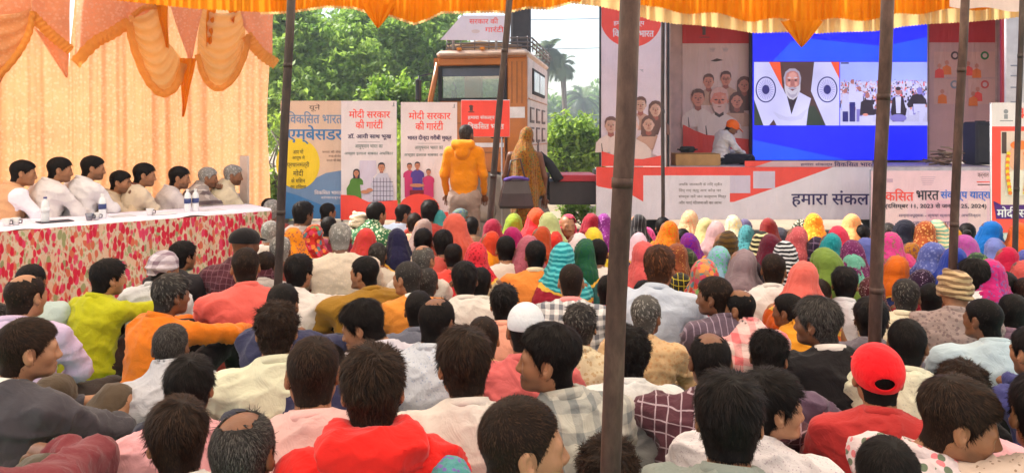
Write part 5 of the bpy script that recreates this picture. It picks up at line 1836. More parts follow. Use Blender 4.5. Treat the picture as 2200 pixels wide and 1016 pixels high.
mb = MB(); mb.tube([(0, .2, 0), (0, .2, 2.7)], .03, 8); mb.build('stand_pole', rk, r)

# ------------------------------------------------------------------ stage truck
YF, YB = 10.0, 11.6
zF = EYE - (358 - HOR) * YF / F
def X_(x, Y): return (x - 1100) * Y / F
def Z_(y, Y): return EYE - (y - HOR) * Y / F
root = empty('stage_truck', (X_(1700, YF), YF, 0), 0, 'white and red display truck opened up as a stage with a video wall', 'truck')
ox = root.location.x
def vb(x0, x1, y0, y1, z0, z1, name, mat, bev=0.0, par=None):
    mb = MB(); mb.box(((x0 + x1) / 2 - ox, (y0 + y1) / 2 - YF, (z0 + z1) / 2), (x1 - x0, y1 - y0, z1 - z0), bev=bev); return mb.build(name, mat, par or root)


WB = plain('body_white', (.70, .64, .64), .4, .4); PKW = plain('inner_wall', (.60, .40, .37), .6)
XL, XR = X_(1441, YF), X_(2142, YB + .1); XQ = X_(2166, YF)
vb(XL, XQ, YF + .03, YB + .1, zF - .10, zF, 'stage_floor', plain('stage_floor', (.50, .40, .40), .5))
vb(XL, XR, YB + .10, YB + .16, zF, 3.5, 'back_wall', PKW)
vb(XL - .06, XL, YF + .02, YB + .16, zF - .1, 3.5, 'side_wall', PKW)
vb(XR, XR + .06, YF + .02, YB + .16, zF - .1, 3.5, 'side_wall', PKW)
vb(XL - .06, XR + .06, YF, YB + .2, 3.5, 3.58, 'roof_panel', WB)
vb(X_(1423, YF), X_(1430, YF), YF - .02, YF + .05, zF, 3.5, 'door_post', WB); vb(X_(1434, YF), X_(1438, YF), YF - .01, YF + .05, zF, 3.5, 'door_post', BKM)
vb(X_(1281, YF), X_(2166, YF), YF, YF + .04, Z_(472, YF), Z_(360, YF), 'skirt_panel', WB)
vb(X_(1290, YF), X_(1422, YF), YF + .0, YF + .04, Z_(357, YF), 3.5, 'door_panel', WB)
vb(X_(1288, YF), X_(1291, YF), YF - .01, YF + .05, Z_(357, YF), 3.5, 'panel_edge', BKM)
vb(X_(1300, YF), XQ, YF + .2, YB, .45, zF - .11, 'underframe', BKM)
for xx in (X_(1380, YF), X_(1950, YF), X_(2080, YF)):
    mb = MB(); mb.tube([(xx - ox, .25, .48), (xx - ox, .50, .48)], .48, 24); w_ = mb.build('wheel', RB, root)
    mb = MB(); mb.tube([(xx - ox, .23, .48), (xx - ox, .26, .48)], .22, 16); mb.build('rim', plain('rim', (.35, .3, .26), .6), w_)
# skirt print
p = Print(YF - .004)
p.rect(1281, 359, 1871, 471, WHT)
p.poly([(1281, 359), (1790, 359), (1700, 392), (1576, 434), (1340, 434), (1281, 398)], RED)
p.poly([(1345, 412), (1383, 434), (1340, 440), (1281, 400)], WHT)
p.rect(1382, 377, 1568, 436, WHT)
p.rect(1568, 377, 1612, 415, ink('note', (216, 204, 222))); p.rect(1618, 368, 1665, 405, ink('note', (216, 204, 222)))
for i, t_ in enumerate(('अधिक जानकारी के लिए स्कैन', 'िदए गए क्यू आर कोड पर', 'संपर्क करें जन कल्याण िमत्र', 'और पाएं योजनाओं का लाभ')):
    p.text(t_, 1458, (1551, 1549, 1560, 1550)[i], 392 + i * 13, 401 + i * 13, s_dark)
p.text('हमारा संकल', 1700, 1866, 410, 445, NAVY, bold=1.2)
p.build('skirt_print', root)
p = Print(YF + .02)
p.text('हमारा संकल्प', 1720, 1786, 356, 363, NAVY)
# sill print above the skirt lies on the stage edge
# door panel portraits
p = Print(YF - .004)
p.rect(1292, 10, 1420, 357, ink('panel_white', (236, 214, 222)))
p.poly([(1292, 10), (1420, 10)] + [(1356 + 66 * math.cos(R(a)), 40 + 62 * math.sin(R(a))) for a in range(15, 166, 10)], RED)
p.text('हमारा संकल्प', 1318, 1384, 44, 58, WHT, bold=.5); p.text('िवकिसत भारत', 1316, 1404, 62, 80, WHT, bold=1)
for i in range(3): p.rect(1374 + i * 3, 150 + i * 2, 1382, 151 + i * 2, GRY)
for (x, y, k, cm_, f_) in ((1376, 226, 15, SEP, 0), (1408, 236, 15, SEPD, 1), (1393, 268, 15, SEP, 1), (1312, 270, 16, SEPL, 0)):
    p.bust(x, y, k, SEP, SEPD, cm_, female=bool(f_), light=ink('lt', (222, 180, 164)))
p.bust(1354, 272, 22, ink('sk2', (232, 176, 160)), ink('hw', (226, 204, 204)), SEPL, grey=True, beard=ink('hw', (226, 204, 204)), light=ink('sk2l', (240, 196, 182)))
p.poly([(1400, 330), (1422, 262), (1422, 340)], ink('panel_white', (236, 214, 222)))
p.poly([(1292, 325), (1340, 340), (1380, 342), (1420, 334), (1420, 357), (1292, 357)], RED)
p.build('door_print', root)
# back wall left: portraits
YW = YB + .09
p = Print(YW)
def B(x): return x
SEPI = ink('in_skin', (214, 140, 120)); WI = ink('in_wall', (224, 190, 184))
p.rect(1466, 20, 1613, 346, WI); p.rect(1466, 20, 1613, 94, ink('in_red', (206, 44, 44)))
p.rect(1509, 62, 1516, 76, s_dark); p.ell(1512, 61, 5, 3, s_dark); p.rect(1503, 80, 1524, 81.5, s_dark)
for x in (1530, 1558): 
    for i in range(3): p.rect(x - 6 + i, 104 + i * 3, x + 7 - i, 105 + i * 3, GRY)
p.poly([(1526, 132), (1540, 126), (1554, 130), (1538, 133)], s_dark)
INL = ink('in_light', (222, 156, 136))
for (x, y, k, cm_, f_) in ((1522, 176, 14, SEP, 0), (1559, 170, 14, SEP, 0), (1598, 184, 15, SEPD, 1), (1499, 212, 17, SEPL, 0), (1582, 218, 15, SEP, 1)):
    p.bust(x, y, k, SEPI, SEPD, cm_, female=bool(f_), light=INL, glasses=(x == 1559))
p.bust(1544, 216, 23, ink('sk3', (232, 142, 122)), ink('hw2', (226, 176, 166)), SEPL, grey=True, beard=ink('hw3', (230, 184, 172)), light=ink('sk3l', (242, 164, 144)))
p.poly([(1466, 268), (1490, 280), (1515, 290), (1613, 300), (1613, 346), (1466, 346)], ink('in_red2', (226, 70, 60)))
p.build('portrait_print', root)
# right back wall
p = Print(YW)
p.rect(1996, 20, 2138, 346, ink('in_wall2', (214, 168, 164))); p.rect(1996, 20, 2138, 92, ink('in_red', (206, 44, 44)))
for (x, y) in ((2012, 124), (2086, 124), (2012, 182), (2086, 182)):
    p.rect(x - 6, y - 12, x + 52, y + 42, ink('card', (226, 176, 164)))
for (x, y, cl) in ((2034, 143, ORG), (2018, 150, RED), (2080, 145, RED), (2098, 150, ORG), (2024, 205, ORG), (2100, 200, RED), (2090, 210, ORG)):
    p.ell(x, y - 8, 4.5, 5, SEPI, n=12); p.poly([(x - 10, y + 18), (x - 9, y + 2), (x, y - 3), (x + 9, y + 2), (x + 10, y + 18)], cl)
for (x, y, cl) in ((2051, 120, s_dark), (2115, 120, ink('gr2', (60, 130, 70))), (2050, 182, GRY), (2115, 182, ink('rd2', (220, 90, 80)))):
    p.ell(x, y, 9, 9, cl, n=20); p.ell(x, y, 5, 5, WI, n=14)
p.build('scheme_print', root)
# right edge red trim and white wall
vb(X_(2150, YF), X_(2166, YF), YF - .02, YF + .015, zF, 3.5, 'side_trim', ink('trim', (190, 50, 50)))
# sill
p = Print(YF + .015)
p.rect(1600, 346, 1874, 358.5, ink('sill', (216, 180, 184))); p.poly([(1600, 346), (1660, 346), (1622, 358.5), (1600, 358.5)], RED)
p.text('हमारा संकल्प', 1720, 1788, 350, 358, NAVY, bold=.4); p.text('िवकिसत भारत', 1792, 1880, 347, 358, NAVY, bold=.8)
p.build('sill_print', root)


# video wall
def emis(n, c, st=1.0):
    key = ('em', n)
    if key in MC: return MC[key]
    m = bpy.data.materials.new(n); m.use_nodes = True; nt = m.node_tree
    b = nt.nodes['Principled BSDF']; b.inputs['Base Color'].default_value = (.01, .01, .01, 1); b.inputs['Roughness'].default_value = .4
    co = ocoord(nt); l = lin(c); f = noise(nt, co, 1.1, 3)
    nt.links.new(ramp(nt, f, [(.35, tuple(v * .85 for v in l)), (.65, tuple(v * 1.15 for v in l))]), b.inputs['Emission Color'])
    b.inputs['Emission Strength'].default_value = st
    MC[key] = m
    return m


YS = YB - .12
scr = empty('video_wall', (X_(1804, YS), YS, 0), 0, 'large lit video wall with blue bands and two video pictures', 'screen')
mb = MB(); mb.box((0, .08, (Z_(30, YS) + Z_(345, YS)) / 2), ((1994 - 1615) * YS / F, .12, Z_(30, YS) - Z_(345, YS)), bev=.01); mb.build('screen_cabinet', BKM, scr)
ES = .62
E_B = emis('scr_blue', (10, 22, 240), ES * 1.1); E_B2 = emis('scr_blue2', (20, 70, 250), ES * 1.1); E_W = emis('scr_white', (190, 186, 232), ES); E_N = emis('scr_navy', (36, 30, 110), ES); E_O = emis('scr_orange', (230, 80, 40), ES)
E_K = emis('scr_brown', (74, 44, 46), ES); E_S = emis('scr_skin', (206, 130, 120), ES); E_H = emis('scr_hair', (214, 206, 222), ES); E_L = emis('scr_sky', (150, 160, 250), ES); E_D = emis('scr_dark', (40, 26, 44), ES)
E_G = emis('scr_grey', (180, 176, 216), ES); E_GR = emis('scr_green', (40, 50, 40), ES); E_R = emis('scr_red', (206, 70, 80), ES); E_V = emis('scr_viol', (120, 110, 190), ES); E_S2 = emis('scr_skin2', (160, 96, 96), ES)
p = Print(YS)
p.rect(1617, 30, 1992, 344, E_B)
p.poly([(1660, 132), (1700, 90), (1740, 84), (1900, 100), (1992, 80), (1992, 132)], E_B2)
p.poly([(1617, 300), (1700, 318), (1820, 344), (1617, 344)], E_B2)
p.rect(1620, 133, 1803, 270, E_K)
p.poly([(1620, 134), (1652, 134), (1682, 190), (1692, 214), (1668, 250), (1652, 270), (1640, 270), (1620, 214)], E_W)
p.poly([(1620, 214), (1640, 270), (1620, 270)], E_GR)
p.poly([(1652, 134), (1676, 134), (1680, 180), (1682, 192)], E_O)
p.poly([(1749, 134), (1803, 134), (1803, 270), (1774, 270), (1742, 196)], E_W); p.poly([(1785, 134), (1803, 134), (1803, 170)], E_O)
p.poly([(1735, 228), (1750, 228), (1774, 270), (1733, 270)], E_GR)
for (cx, cy) in ((1645, 193), (1777, 193)):
    p.ring(cx, cy, 22, 28, 2.6, E_N)
    p.lay += 1; ls_ = p.lay
    for i in range(24):
        a = 2 * PI * i / 24
        p.poly([(cx + 17 * math.cos(a - .03), cy + 22 * math.sin(a - .03)), (cx + 17 * math.cos(a + .03), cy + 22 * math.sin(a + .03)), (cx + 4 * math.cos(a + .1), cy + 5 * math.sin(a + .1)), (cx + 4 * math.cos(a - .1), cy + 5 * math.sin(a - .1))], E_V, ls_)
    p.ell(cx, cy, 8, 10, E_N, n=20)
# bearded man with a pale shawl
p.poly([(1668, 270), (1656, 244), (1660, 216), (1690, 200), (1716, 198), (1742, 212), (1736, 236), (1732, 270)], E_W)
p.poly([(1690, 206), (1700, 246), (1714, 206)], E_D)
p.poly([(1660, 240), (1690, 252), (1712, 250), (1736, 232), (1722, 256), (1696, 262), (1672, 256)], E_G)
E_F1 = emis('scr_face1', (176, 112, 108), ES); E_F2 = emis('scr_face2', (206, 142, 136), ES); E_BD = emis('scr_beard', (188, 180, 198), ES); E_BS = emis('scr_beard2', (156, 146, 170), ES)
def sp(pts, m): p.poly([(1702 + x, 176 + y) for x, y in pts], m)
sp([(-17, 8), (-19, -8), (-15, -21), (-6, -28), (6, -28), (15, -21), (19, -8), (17, 8)], E_BS)
sp([(-14, 8), (-15, -8), (-12, -18), (-4, -23), (5, -23), (12, -18), (15, -8), (14, 8), (8, 18), (-8, 18)], E_F1)
sp([(-9, -6), (-7, -17), (2, -21), (9, -16), (10, -7), (3, -4)], E_F2)
sp([(-11, 2), (-5, 0), (-4, 8), (-10, 10)], E_F2); sp([(5, 0), (11, 2), (10, 10), (4, 8)], E_F2)
sp([(-17, 4), (-13, 9), (-5, 13), (0, 12), (5, 13), (13, 9), (17, 4), (17, 18), (12, 31), (2, 39), (-6, 37), (-14, 28), (-17, 16)], E_BD)
sp([(-12, 20), (-8, 30), (0, 36), (8, 31), (12, 20), (6, 27), (-4, 28)], E_BS)
sp([(-10, 14), (0, 11), (10, 14), (6, 17), (-6, 17)], E_BS)
sp([(-5, 17), (0, 16), (5, 17), (0, 20)], emis('scr_mouth', (120, 50, 60), ES))
sp([(-3, -4), (0, -6), (3, -4), (5, 8), (0, 10), (-5, 8)], E_S2)
for e in (-7, 7):
    sp([(e - 4, -3), (e, -5), (e + 4, -3), (e, -1)], E_D); sp([(e - 5, -8), (e, -10), (e + 5, -8), (e, -7)], E_BD)
# right picture: an assembled crowd under a pale sky
p.rect(1804, 134, 1991, 270, E_G); p.rect(1804, 134, 1991, 176, E_L)
rg2 = random.Random(5); p.lay += 1; l0 = p.lay
for i in range(420):
    y = 172 + 64 * rg2.random() ** 1.1; x = rg2.uniform(1806, 1989); k = .55 + (y - 170) / 55
    mt = rg2.choice((E_W, E_W, E_G, E_V, E_D, E_L, E_R if rg2.random() < .3 else E_W))
    ly = l0 + (y - 170) * .05 + i * .002
    p.poly([(x - 2.4 * k, min(y + 9 * k, 269)), (x - 2 * k, y + 2 * k), (x + 2 * k, y + 2 * k), (x + 2.4 * k, min(y + 9 * k, 269))], mt, ly)
    p.ell(x, y, 1.6 * k, 2 * k, rg2.choice((E_S2, E_D, E_S)), ly + .001, n=8)
p.lay = int(l0 + 8)
for (x, y, cl, cl2) in ((1830, 190, E_W, E_N), (1845, 205, E_W, E_V), (1815, 210, E_G, E_N)):
    p.ell(x, y - 14, 4, 5, E_S2, n=12); p.poly([(x - 8, y + 30), (x - 7, y - 8), (x + 7, y - 8), (x + 9, y + 30)], cl); p.rect(x - 6, y + 30, x + 6, 266, cl2)
p.poly([(1846, 248), (1848, 220), (1858, 214), (1872, 216), (1878, 248)], E_D); p.ell(1862, 206, 5, 6, E_S2, n=12); p.rect(1845, 250, 1874, 268, E_W); p.ell(1858, 247, 6, 3, E_S, n=10)
p.poly([(1912, 240), (1916, 212), (1924, 206), (1938, 208), (1946, 240), (1940, 262), (1916, 262)], E_D); p.poly([(1922, 208), (1934, 208), (1933, 244), (1924, 244)], E_W); p.ell(1928, 197, 6, 8, E_S2, n=12)
p.ell(1928, 191, 6, 4, E_D, n=12); p.ell(1928, 254, 18, 8, E_V)
p.poly([(1946, 225), (1958, 205), (1976, 200), (1988, 215), (1988, 224), (1950, 232)], E_D); p.poly([(1960, 224), (1986, 224), (1986, 240), (1978, 268), (1972, 268), (1974, 238), (1962, 244)], E_W); p.ell(1974, 196, 6, 8, E_V, n=12)
p.rect(1804, 262, 1991, 270, E_W)
p.rect(1805, 135, 1822, 138, E_D)
p.build('screen_picture', scr)

# cardboard box, cables, speaker, sticks on the stage
c = at(1496, 358, YF + .35)
r = empty('cardboard_box', (c.x, YF + .4, zF), 0, 'brown cardboard box at the left end of the stage', 'box')
cb = plain('cardboard', (.50, .27, .10), .8, bstr=.2)
mb = MB(); mb.box((0, 0, .085), (.66, .3, .17), bev=.006); mb.build('box_body', cb, r)
for sy in (-1, 1): mb = MB(); mb.box((0, sy * .08, .176), (.66, .14, .006), M=Matrix.Rotation(sy * .06, 4, 'X')); mb.build('flap', cb, r)
mb = MB(); rg3 = random.Random(4)
for i in range(7):
    q = []; a = rg3.random() * 6; r0_ = .05 + .05 * rg3.random()
    for k_ in range(12): q.append((r0_ * 1.6 * math.cos(a + k_ * .55) + .0 * k_, r0_ * .8 * math.sin(a + k_ * .55), .02 + .012 * i))
    mb.tube(q, .012, 6)
tag(mb.build('cable_coil', RB, None, (c.x - .12, YF + .4, zF + .18)), 'tangle of black cables on top of the cardboard box', 'cables')
c = at(2106, 360, YF + .5)
r = empty('loudspeaker', (c.x, YF + .5, zF), 0, 'black loudspeaker standing at the right end of the stage', 'loudspeaker')
mb = MB(); mb.box((0, 0, .33), (.34, .32, .64), bev=.02); mb.build('cabinet', plain('spk', (.045, .04, .045), .7), r)
mb = MB(); mb.box((0, -.165, .32), (.29, .02, .55), bev=.01); mb.build('grille', plain('grille', (.06, .055, .055), .8, bstr=.6, bscale=200), r)
mb = MB(); mb.box((0, 0, .655), (.12, .06, .02)); mb.build('handle', RB, r)
rs = random.Random(9)
for i in range(26):
    x = 2030 + rs.uniform(-18, 26); c = at(x, 355, YF + .35 + rs.uniform(0, .35))
    L0 = rs.uniform(.22, .4); an = rs.uniform(-.5, .5); z = zF + .02 + .26 * (i / 26) * max(.2, 1 - abs(x - 2036) / 50)
    mb = MB(); mb.tube([(-L0 * .5, 0, 0), (0, rs.uniform(-.02, .02), rs.uniform(-.01, .02)), (L0 * .5, 0, rs.uniform(-.04, .04))], [.012, .015, .009], 6)
    tag(mb.build('stick', plain('stick%d' % (i % 3), ((.28, .17, .10), (.40, .28, .19), (.16, .09, .06))[i % 3], .9), None, (c.x, c.y, z), (0, rs.uniform(-.25, .25), an)), 'brown stick in the heap of firewood beside the stage loudspeaker', 'stick', 'sticks heaped on the stage')

# pink hanging banner in front of the stage skirt
def hung(name, x0, x1, y0, y1, Yb, lab):
    c = at((x0 + x1) / 2, y1, Yb); return empty(name, (c.x, Yb, 0), 0, lab, 'banner')


r = hung('cloth_banner', 1872, 2128, 368, 520, 9.3, 'pink printed cloth banner hung across the right part of the stage front')
p = Print(9.3)
p.rect(1872, 367, 2128, 520, PNK)
for (a, b_, cm_) in ((1900, 1950, ink('pk1', (248, 214, 214))), (1990, 2050, ink('pk2', (240, 190, 206))), (2080, 2120, ink('pk3', (250, 220, 216)))): p.rect(a, 430, b_, 515, cm_)
for i in range(5): p.rect(1978 + i, 380 + i * 4, 2010 - i * 2, 381.2 + i * 4, ink('lg', (206, 170, 190)))
p.rect(1905, 384, 1918, 392, ink('lg', (206, 170, 190)))
p.text('कर्नाल', 2100, 2124, 372, 384, s_dark); p.rect(2098, 390, 2126, 392, RED); p.rect(2100, 396, 2126, 398, s_dark)
p.text('िवकिसत', 1880, 1962, 406, 432, RED, bold=1); p.text('भारत', 1968, 2016, 410, 430, DK, bold=1.1); p.text('संकल्प यात्रा', 2020, 2127, 408, 432, BRT, bold=1)
p.text('(दिसम्बर 11, 2023 से जनवरी 25, 2024)', 1902, 2118, 436, 450, DK, bold=.5)
p.text('सम्मानपूर्वक - कृपया स्वागत एवं अभिनन्दन', 1930, 2106, 458, 468, NAVY)
p.text('जनपद पंचायत', 1960, 2060, 474, 483, NAVY); p.text('ग्राम सभा', 1970, 2030, 492, 504, NAVY, bold=.6)
p.build('banner_print', r)
mb = MB(); mb.box((0, .01, (Z_(367, 9.3) + Z_(520, 9.3)) / 2), (256 * 9.3 / F, .008, Z_(367, 9.3) - Z_(520, 9.3))); mb.build('banner_cloth', plain('cl', (.7, .5, .55)), r)
for sx in (-1, 1): mb = MB(); mb.tube([(sx * .79, .03, 0), (sx * .79, .03, Z_(365, 9.3))], .012, 6); mb.build('post', frame_m, r)
# right standee with garlanded picture
r, wd, h = standee(2131, 221, 2260, 7.6, 'red and white standing banner with a garlanded picture at the right edge')
p = Print(7.6)
p.rect(2131, 221, 2262, 500, WHT); p.rect(2131, 272, 2262, 500, RED); p.rect(2150, 282, 2240, 440, ink('pic', (232, 206, 196)))
p.ell(2161, 240, 5, 5, GRY, n=12); p.rect(2157, 246, 2165, 256, GRY); p.rect(2148, 259, 2176, 261, GRY)
p.text('भारत', 2190, 2240, 232, 262, RED, bold=1)
p.rect(2152, 284, 2162, 330, s_dark)
p.poly([(2134, 432), (2150, 440), (2262, 440), (2262, 470), (2140, 470)], PUR)
p.text('मोदी सरकार', 2141, 2250, 444, 468, WHT, bold=1)
p.ell(2186, 340, 22, 28, ink('sk4', (240, 180, 150))); p.poly([(2158, 420), (2164, 372), (2186, 362), (2212, 374), (2216, 420)], ink('cl4', (240, 226, 216)))
p.ell(2190, 312, 20, 10, ORG)
for i in range(14):
    y = 330 + i * 6.5; x = 2166 - 3 * math.sin(i * .3) ; x2 = 2202 + 3 * math.sin(i * .3)
    p.ell(x, y, 4.5, 4.5, (YLW, ORG)[i % 2], n=12); p.ell(x2, y, 4.5, 4.5, (ORG, YLW)[i % 2], n=12)
p.build('banner_print', r)
mb = MB(); mb.box((0, .012, h / 2 + .15), (wd, .008, h - .3)); mb.build('banner_cloth', plain('cl5', (.7, .65, .66)), r)
# white door leaf behind it
c = at(2182, 130, 9.6)
r = empty('white_panel', (c.x, 9.6, 0), 0, 'tall white panel with faint print right of the stage opening', 'panel')
mb = MB(); mb.box((0, .02, 1.9), (.27, .04, 3.2), bev=.01); mb.build('panel_board', WB, r)
for z in (2.0, 2.2, 2.36, 2.5): mb = MB(); mb.box((-.02, -.003, z), (.10, .004, .02)); mb.build('print_line', GRY, r)
# white cloth hung at the canopy edge, top right
def wc(u, v):
    x = 2040 + 240 * u; y = -70 + (85 + 14 * u + 3 * math.sin(u * 14)) * v
    pp = at(x, y, 6.9 - .02 * math.sin(u * 30)); return pp


V = [wc(i / 30, j / 4) for i in range(31) for j in range(5)]
Fc = [(i * 5 + j, (i + 1) * 5 + j, (i + 1) * 5 + j + 1, i * 5 + j + 1) for i in range(30) for j in range(4)]
mb = MB(); mb.add(V, Fc, 0, True); tag(mb.build('cloth_strip', tent_cloth('white_strip', (.85, .80, .82), .5)), 'white cloth strip hanging over the canopy edge at the top right', 'cloth')

# ------------------------------------------------------------------ coupling between cab and stage
root = empty('truck_chassis', (X_(1215, 10.4), 10.4, 0), 0, 'dark truck chassis and tool box between cab and stage', 'chassis')
cx = root.location.x
def cbx(x0, x1, y0, y1, dy0, dy1, name, mat, bev=0.01):
    mb = MB(); mb.box(((X_(x0, 10.4) + X_(x1, 10.4)) / 2 - cx, (dy0 + dy1) / 2, (Z_(y0, 10.4) + Z_(y1, 10.4)) / 2), (X_(x1, 10.4) - X_(x0, 10.4), dy1 - dy0, Z_(y0, 10.4) - Z_(y1, 10.4)), bev=bev); return mb.build(name, mat, root)


cbx(1180, 1282, 390, 440, 0, .8, 'tool_box', plain('tool', (.07, .06, .06), .6))
cbx(1190, 1282, 376, 390, -.03, .8, 'red_beam', ink('rb', (206, 60, 70)))
cbx(1120, 1200, 400, 420, .1, .7, 'frame_rail', BKM)
mb = MB(); mb.tube([(X_(1158, 10.4) - cx, 0, Z_(330, 10.4)), (X_(1180, 10.4) - cx, 0, Z_(352, 10.4)), (X_(1200, 10.4) - cx, -.1, Z_(386, 10.4))], [.05, .07, .08], 10); mb.build('air_hose', RB, root)
mb = MB(); mb.tube([(X_(1150, 10.4) - cx, .1, Z_(300, 10.4)), (X_(1152, 10.4) - cx, .1, Z_(400, 10.4))], .06, 10); mb.build('exhaust_pipe', plain('exh', (.12, .09, .08), .6), root)
mb = MB(); mb.prism([(X_(1150, 10.4) - cx, Z_(380, 10.4)), (X_(1188, 10.4) - cx, Z_(470, 10.4)), (X_(1150, 10.4) - cx, Z_(470, 10.4))][::-1], .2); mb.build('mud_guard', plain('mudg', (.28, .25, .23), .7), root)
# ------------------------------------------------------------------ vegetation
def leaf_mat(name, c, c2):
    m = bpy.data.materials.new(name); m.use_nodes = True; nt = m.node_tree
    for n in list(nt.nodes): nt.nodes.remove(n)
    out = N(nt, 'ShaderNodeOutputMaterial'); d = N(nt, 'ShaderNodeBsdfPrincipled'); t = N(nt, 'ShaderNodeBsdfTranslucent'); mx = N(nt, 'ShaderNodeMixShader')
    a = N(nt, 'ShaderNodeAttribute'); a.attribute_name = 'tone'
    base = ramp(nt, a.outputs['Fac'], [(0, c), (1, c2)])
    nt.links.new(base, d.inputs['Base Color']); nt.links.new(base, t.inputs[0]); d.inputs['Roughness'].default_value = .55
    mx.inputs[0].default_value = .55
    nt.links.new(d.outputs[0], mx.inputs[1]); nt.links.new(t.outputs[0], mx.inputs[2]); nt.links.new(mx.outputs[0], out.inputs[0])
    return m


L1 = leaf_mat('leaf_mid', (.14, .27, .035), (.42, .58, .10)); L2 = leaf_mat('leaf_bright', (.14, .28, .03), (.42, .55, .08)); L3 = leaf_mat('leaf_dark', (.09, .20, .04), (.30, .46, .10))
LP = leaf_mat('palm_leaf', (.05, .09, .04), (.15, .20, .09))
BARK = plain('bark', (.16, .12, .09), .9, bstr=.6, bscale=30)


def leaf_cloud(clumps, n, size, seed, elong=2.2, droop=.2):
    """clumps: (cx,cy,cz,rx,ry,rz); leaves gather in small sprays through the volume"""
    rg = np.random.default_rng(seed)
    cl = np.array(clumps, dtype=np.float32); vol = cl[:, 3] * cl[:, 4] * cl[:, 5]; vol = vol ** .75
    nsp = n // 14
    pick = rg.choice(len(cl), nsp, p=vol / vol.sum())
    d = rg.normal(size=(nsp, 3)); d /= np.linalg.norm(d, axis=1, keepdims=True)
    r = rg.random((nsp, 1)) ** .45
    sp = cl[pick, :3] + d * r * cl[pick, 3:]
    keep = vnoise(sp * 1.4 + seed) > .30
    sp = sp[keep]; d = d[keep]
    tone0 = np.clip(.5 + .35 * (vnoise(sp * .9 + seed * 2) - .5) * 2 + rg.normal(size=len(sp)) * .12, 0, 1)
    k = 14
    sd_ = d + rg.normal(size=d.shape) * .5 + np.array((0, 0, -droop)); sd_ /= np.linalg.norm(sd_, axis=1, keepdims=True)
    along = (np.arange(k) / k)[None, :, None] * size * 5
    P = sp[:, None, :] + sd_[:, None, :] * along + rg.normal(size=(len(sp), k, 3)) * size * .75
    P = P.reshape(-1, 3); tone = np.repeat(tone0, k) + rg.normal(size=len(P)) * .10
    a = rg.normal(size=P.shape) + np.repeat(sd_, k, 0) * .8; a /= np.linalg.norm(a, axis=1, keepdims=True)
    b_ = np.cross(a, rg.normal(size=P.shape) * .6 + np.array((0, 0, 1.))); b_ /= np.linalg.norm(b_, axis=1, keepdims=True) + 1e-6
    s_ = size * (.6 + .8 * rg.random((len(P), 1)))
    V = np.concatenate([P - a * s_, P + b_ * s_ / elong, P + a * s_, P - b_ * s_ / elong])
    i = np.arange(len(P)); m_ = len(P)
    return V, np.stack([i, i + m_, i + 2 * m_, i + 3 * m_], 1), np.tile(np.clip(tone, 0, 1), 4)


def tree(label, base, h, clumps, n, size, mat, seed, tr=.18, name='tree', cat='tree', stems=1, group=None):
    root = empty(name, base, 0, label, cat, group)
    V, Q, t = leaf_cloud(clumps, n, size, seed)
    link('crown', mesh_np('crown', V, Q, [mat], attr={'tone': t}, smooth=False), root)
    rr = random.Random(seed)
    mb = MB()
    for s_ in range(stems):
        x, y = (rr.uniform(-.3, .3), rr.uniform(-.3, .3)) if stems > 1 else (0, 0)
        p = [(x, y, -.05), (x + .1, y, h * .2), (x + rr.uniform(-.2, .2), y + .1, h * .45)]
        mb.tube(p, [tr * 1.3, tr, tr * .8], 9)
        top = Vector(p[-1])
        for c in clumps[::max(1, len(clumps) // 9)]:
            e = Vector(c[:3]); mid = top.lerp(e, .5) + Vector((rr.uniform(-.3, .3), rr.uniform(-.3, .3), -.15 * h * .2))
            mb.tube([top - Vector((0, 0, .1)), mid, e], [tr * .6, tr * .35, tr * .12], 6)
    mb.build('trunk', BARK, root)
    return root


def clumps_px(lst, Y, base):
    out = []
    for (x, y, rx, ry, dy) in lst:
        p = at(x, y, Y + dy); k = (Y + dy) / F
        out.append((p.x - base[0], p.y - base[1], p.z - base[2], rx * k, max(rx, ry) * k * .9, ry * k))
    return out


def tree_px(label, xb, Y, lst, n, size, mat, seed, **kw):
    base = (X_(xb, Y), Y, 0)
    cl = clumps_px(lst, Y, base)
    h = max(c[2] for c in cl)
    return tree(label, base, h, cl, n, size, mat, seed, **kw)


tree_px('broad feathery green tree behind the banners, left', 690, 17, [(640, 130, 70, 55, 0), (700, 90, 80, 50, .5), (760, 150, 70, 50, 0), (680, 210, 80, 55, -.5), (620, 230, 60, 50, 0),
        (760, 230, 70, 45, 0), (600, 60, 60, 50, .5), (720, 150, 60, 60, 1.5), (590, 160, 50, 60, 1)], 70000, .08, L1, 3)
tree_px('tall green tree behind the banners, right', 850, 18, [(830, 100, 70, 50, 0), (900, 90, 70, 45, .5), (940, 130, 50, 55, 0), (880, 165, 80, 45, 0), (820, 190, 60, 50, 0), (925, 60, 60, 36, 1), (790, 60, 60, 36, 1),
        (900, 210, 60, 40, 0), (850, 40, 60, 30, 1.5)], 64000, .08, L1, 8)
tree_px('darker tree mass further back between the two green trees', 760, 24, [(640, 120, 90, 90, 0), (740, 140, 90, 100, 0), (840, 150, 90, 90, 0), (920, 170, 80, 90, 0), (590, 220, 60, 90, 0), (700, 260, 120, 60, 0), (860, 260, 120, 60, 0)], 44000, .14, L3, 12)
tree_px('bright yellow-green bush above the second white banner', 855, 13.5, [(840, 200, 36, 26, 0), (870, 215, 40, 30, 0), (815, 225, 26, 26, 0), (900, 240, 30, 26, 0), (850, 290, 60, 60, 0), (930, 200, 22, 20, 0)], 9000, .06, L2, 21, name='bush', cat='bush', tr=.05, stems=3)
tree_px('leafy green hedge bush at the right edge of the curtain', 585, 12.5, [(582, 280, 24, 40, 0), (580, 350, 24, 44, 0), (588, 420, 24, 50, 0), (600, 300, 26, 50, .4)], 9000, .05, L2, 22, name='bush', cat='bush', tr=.05, stems=3)
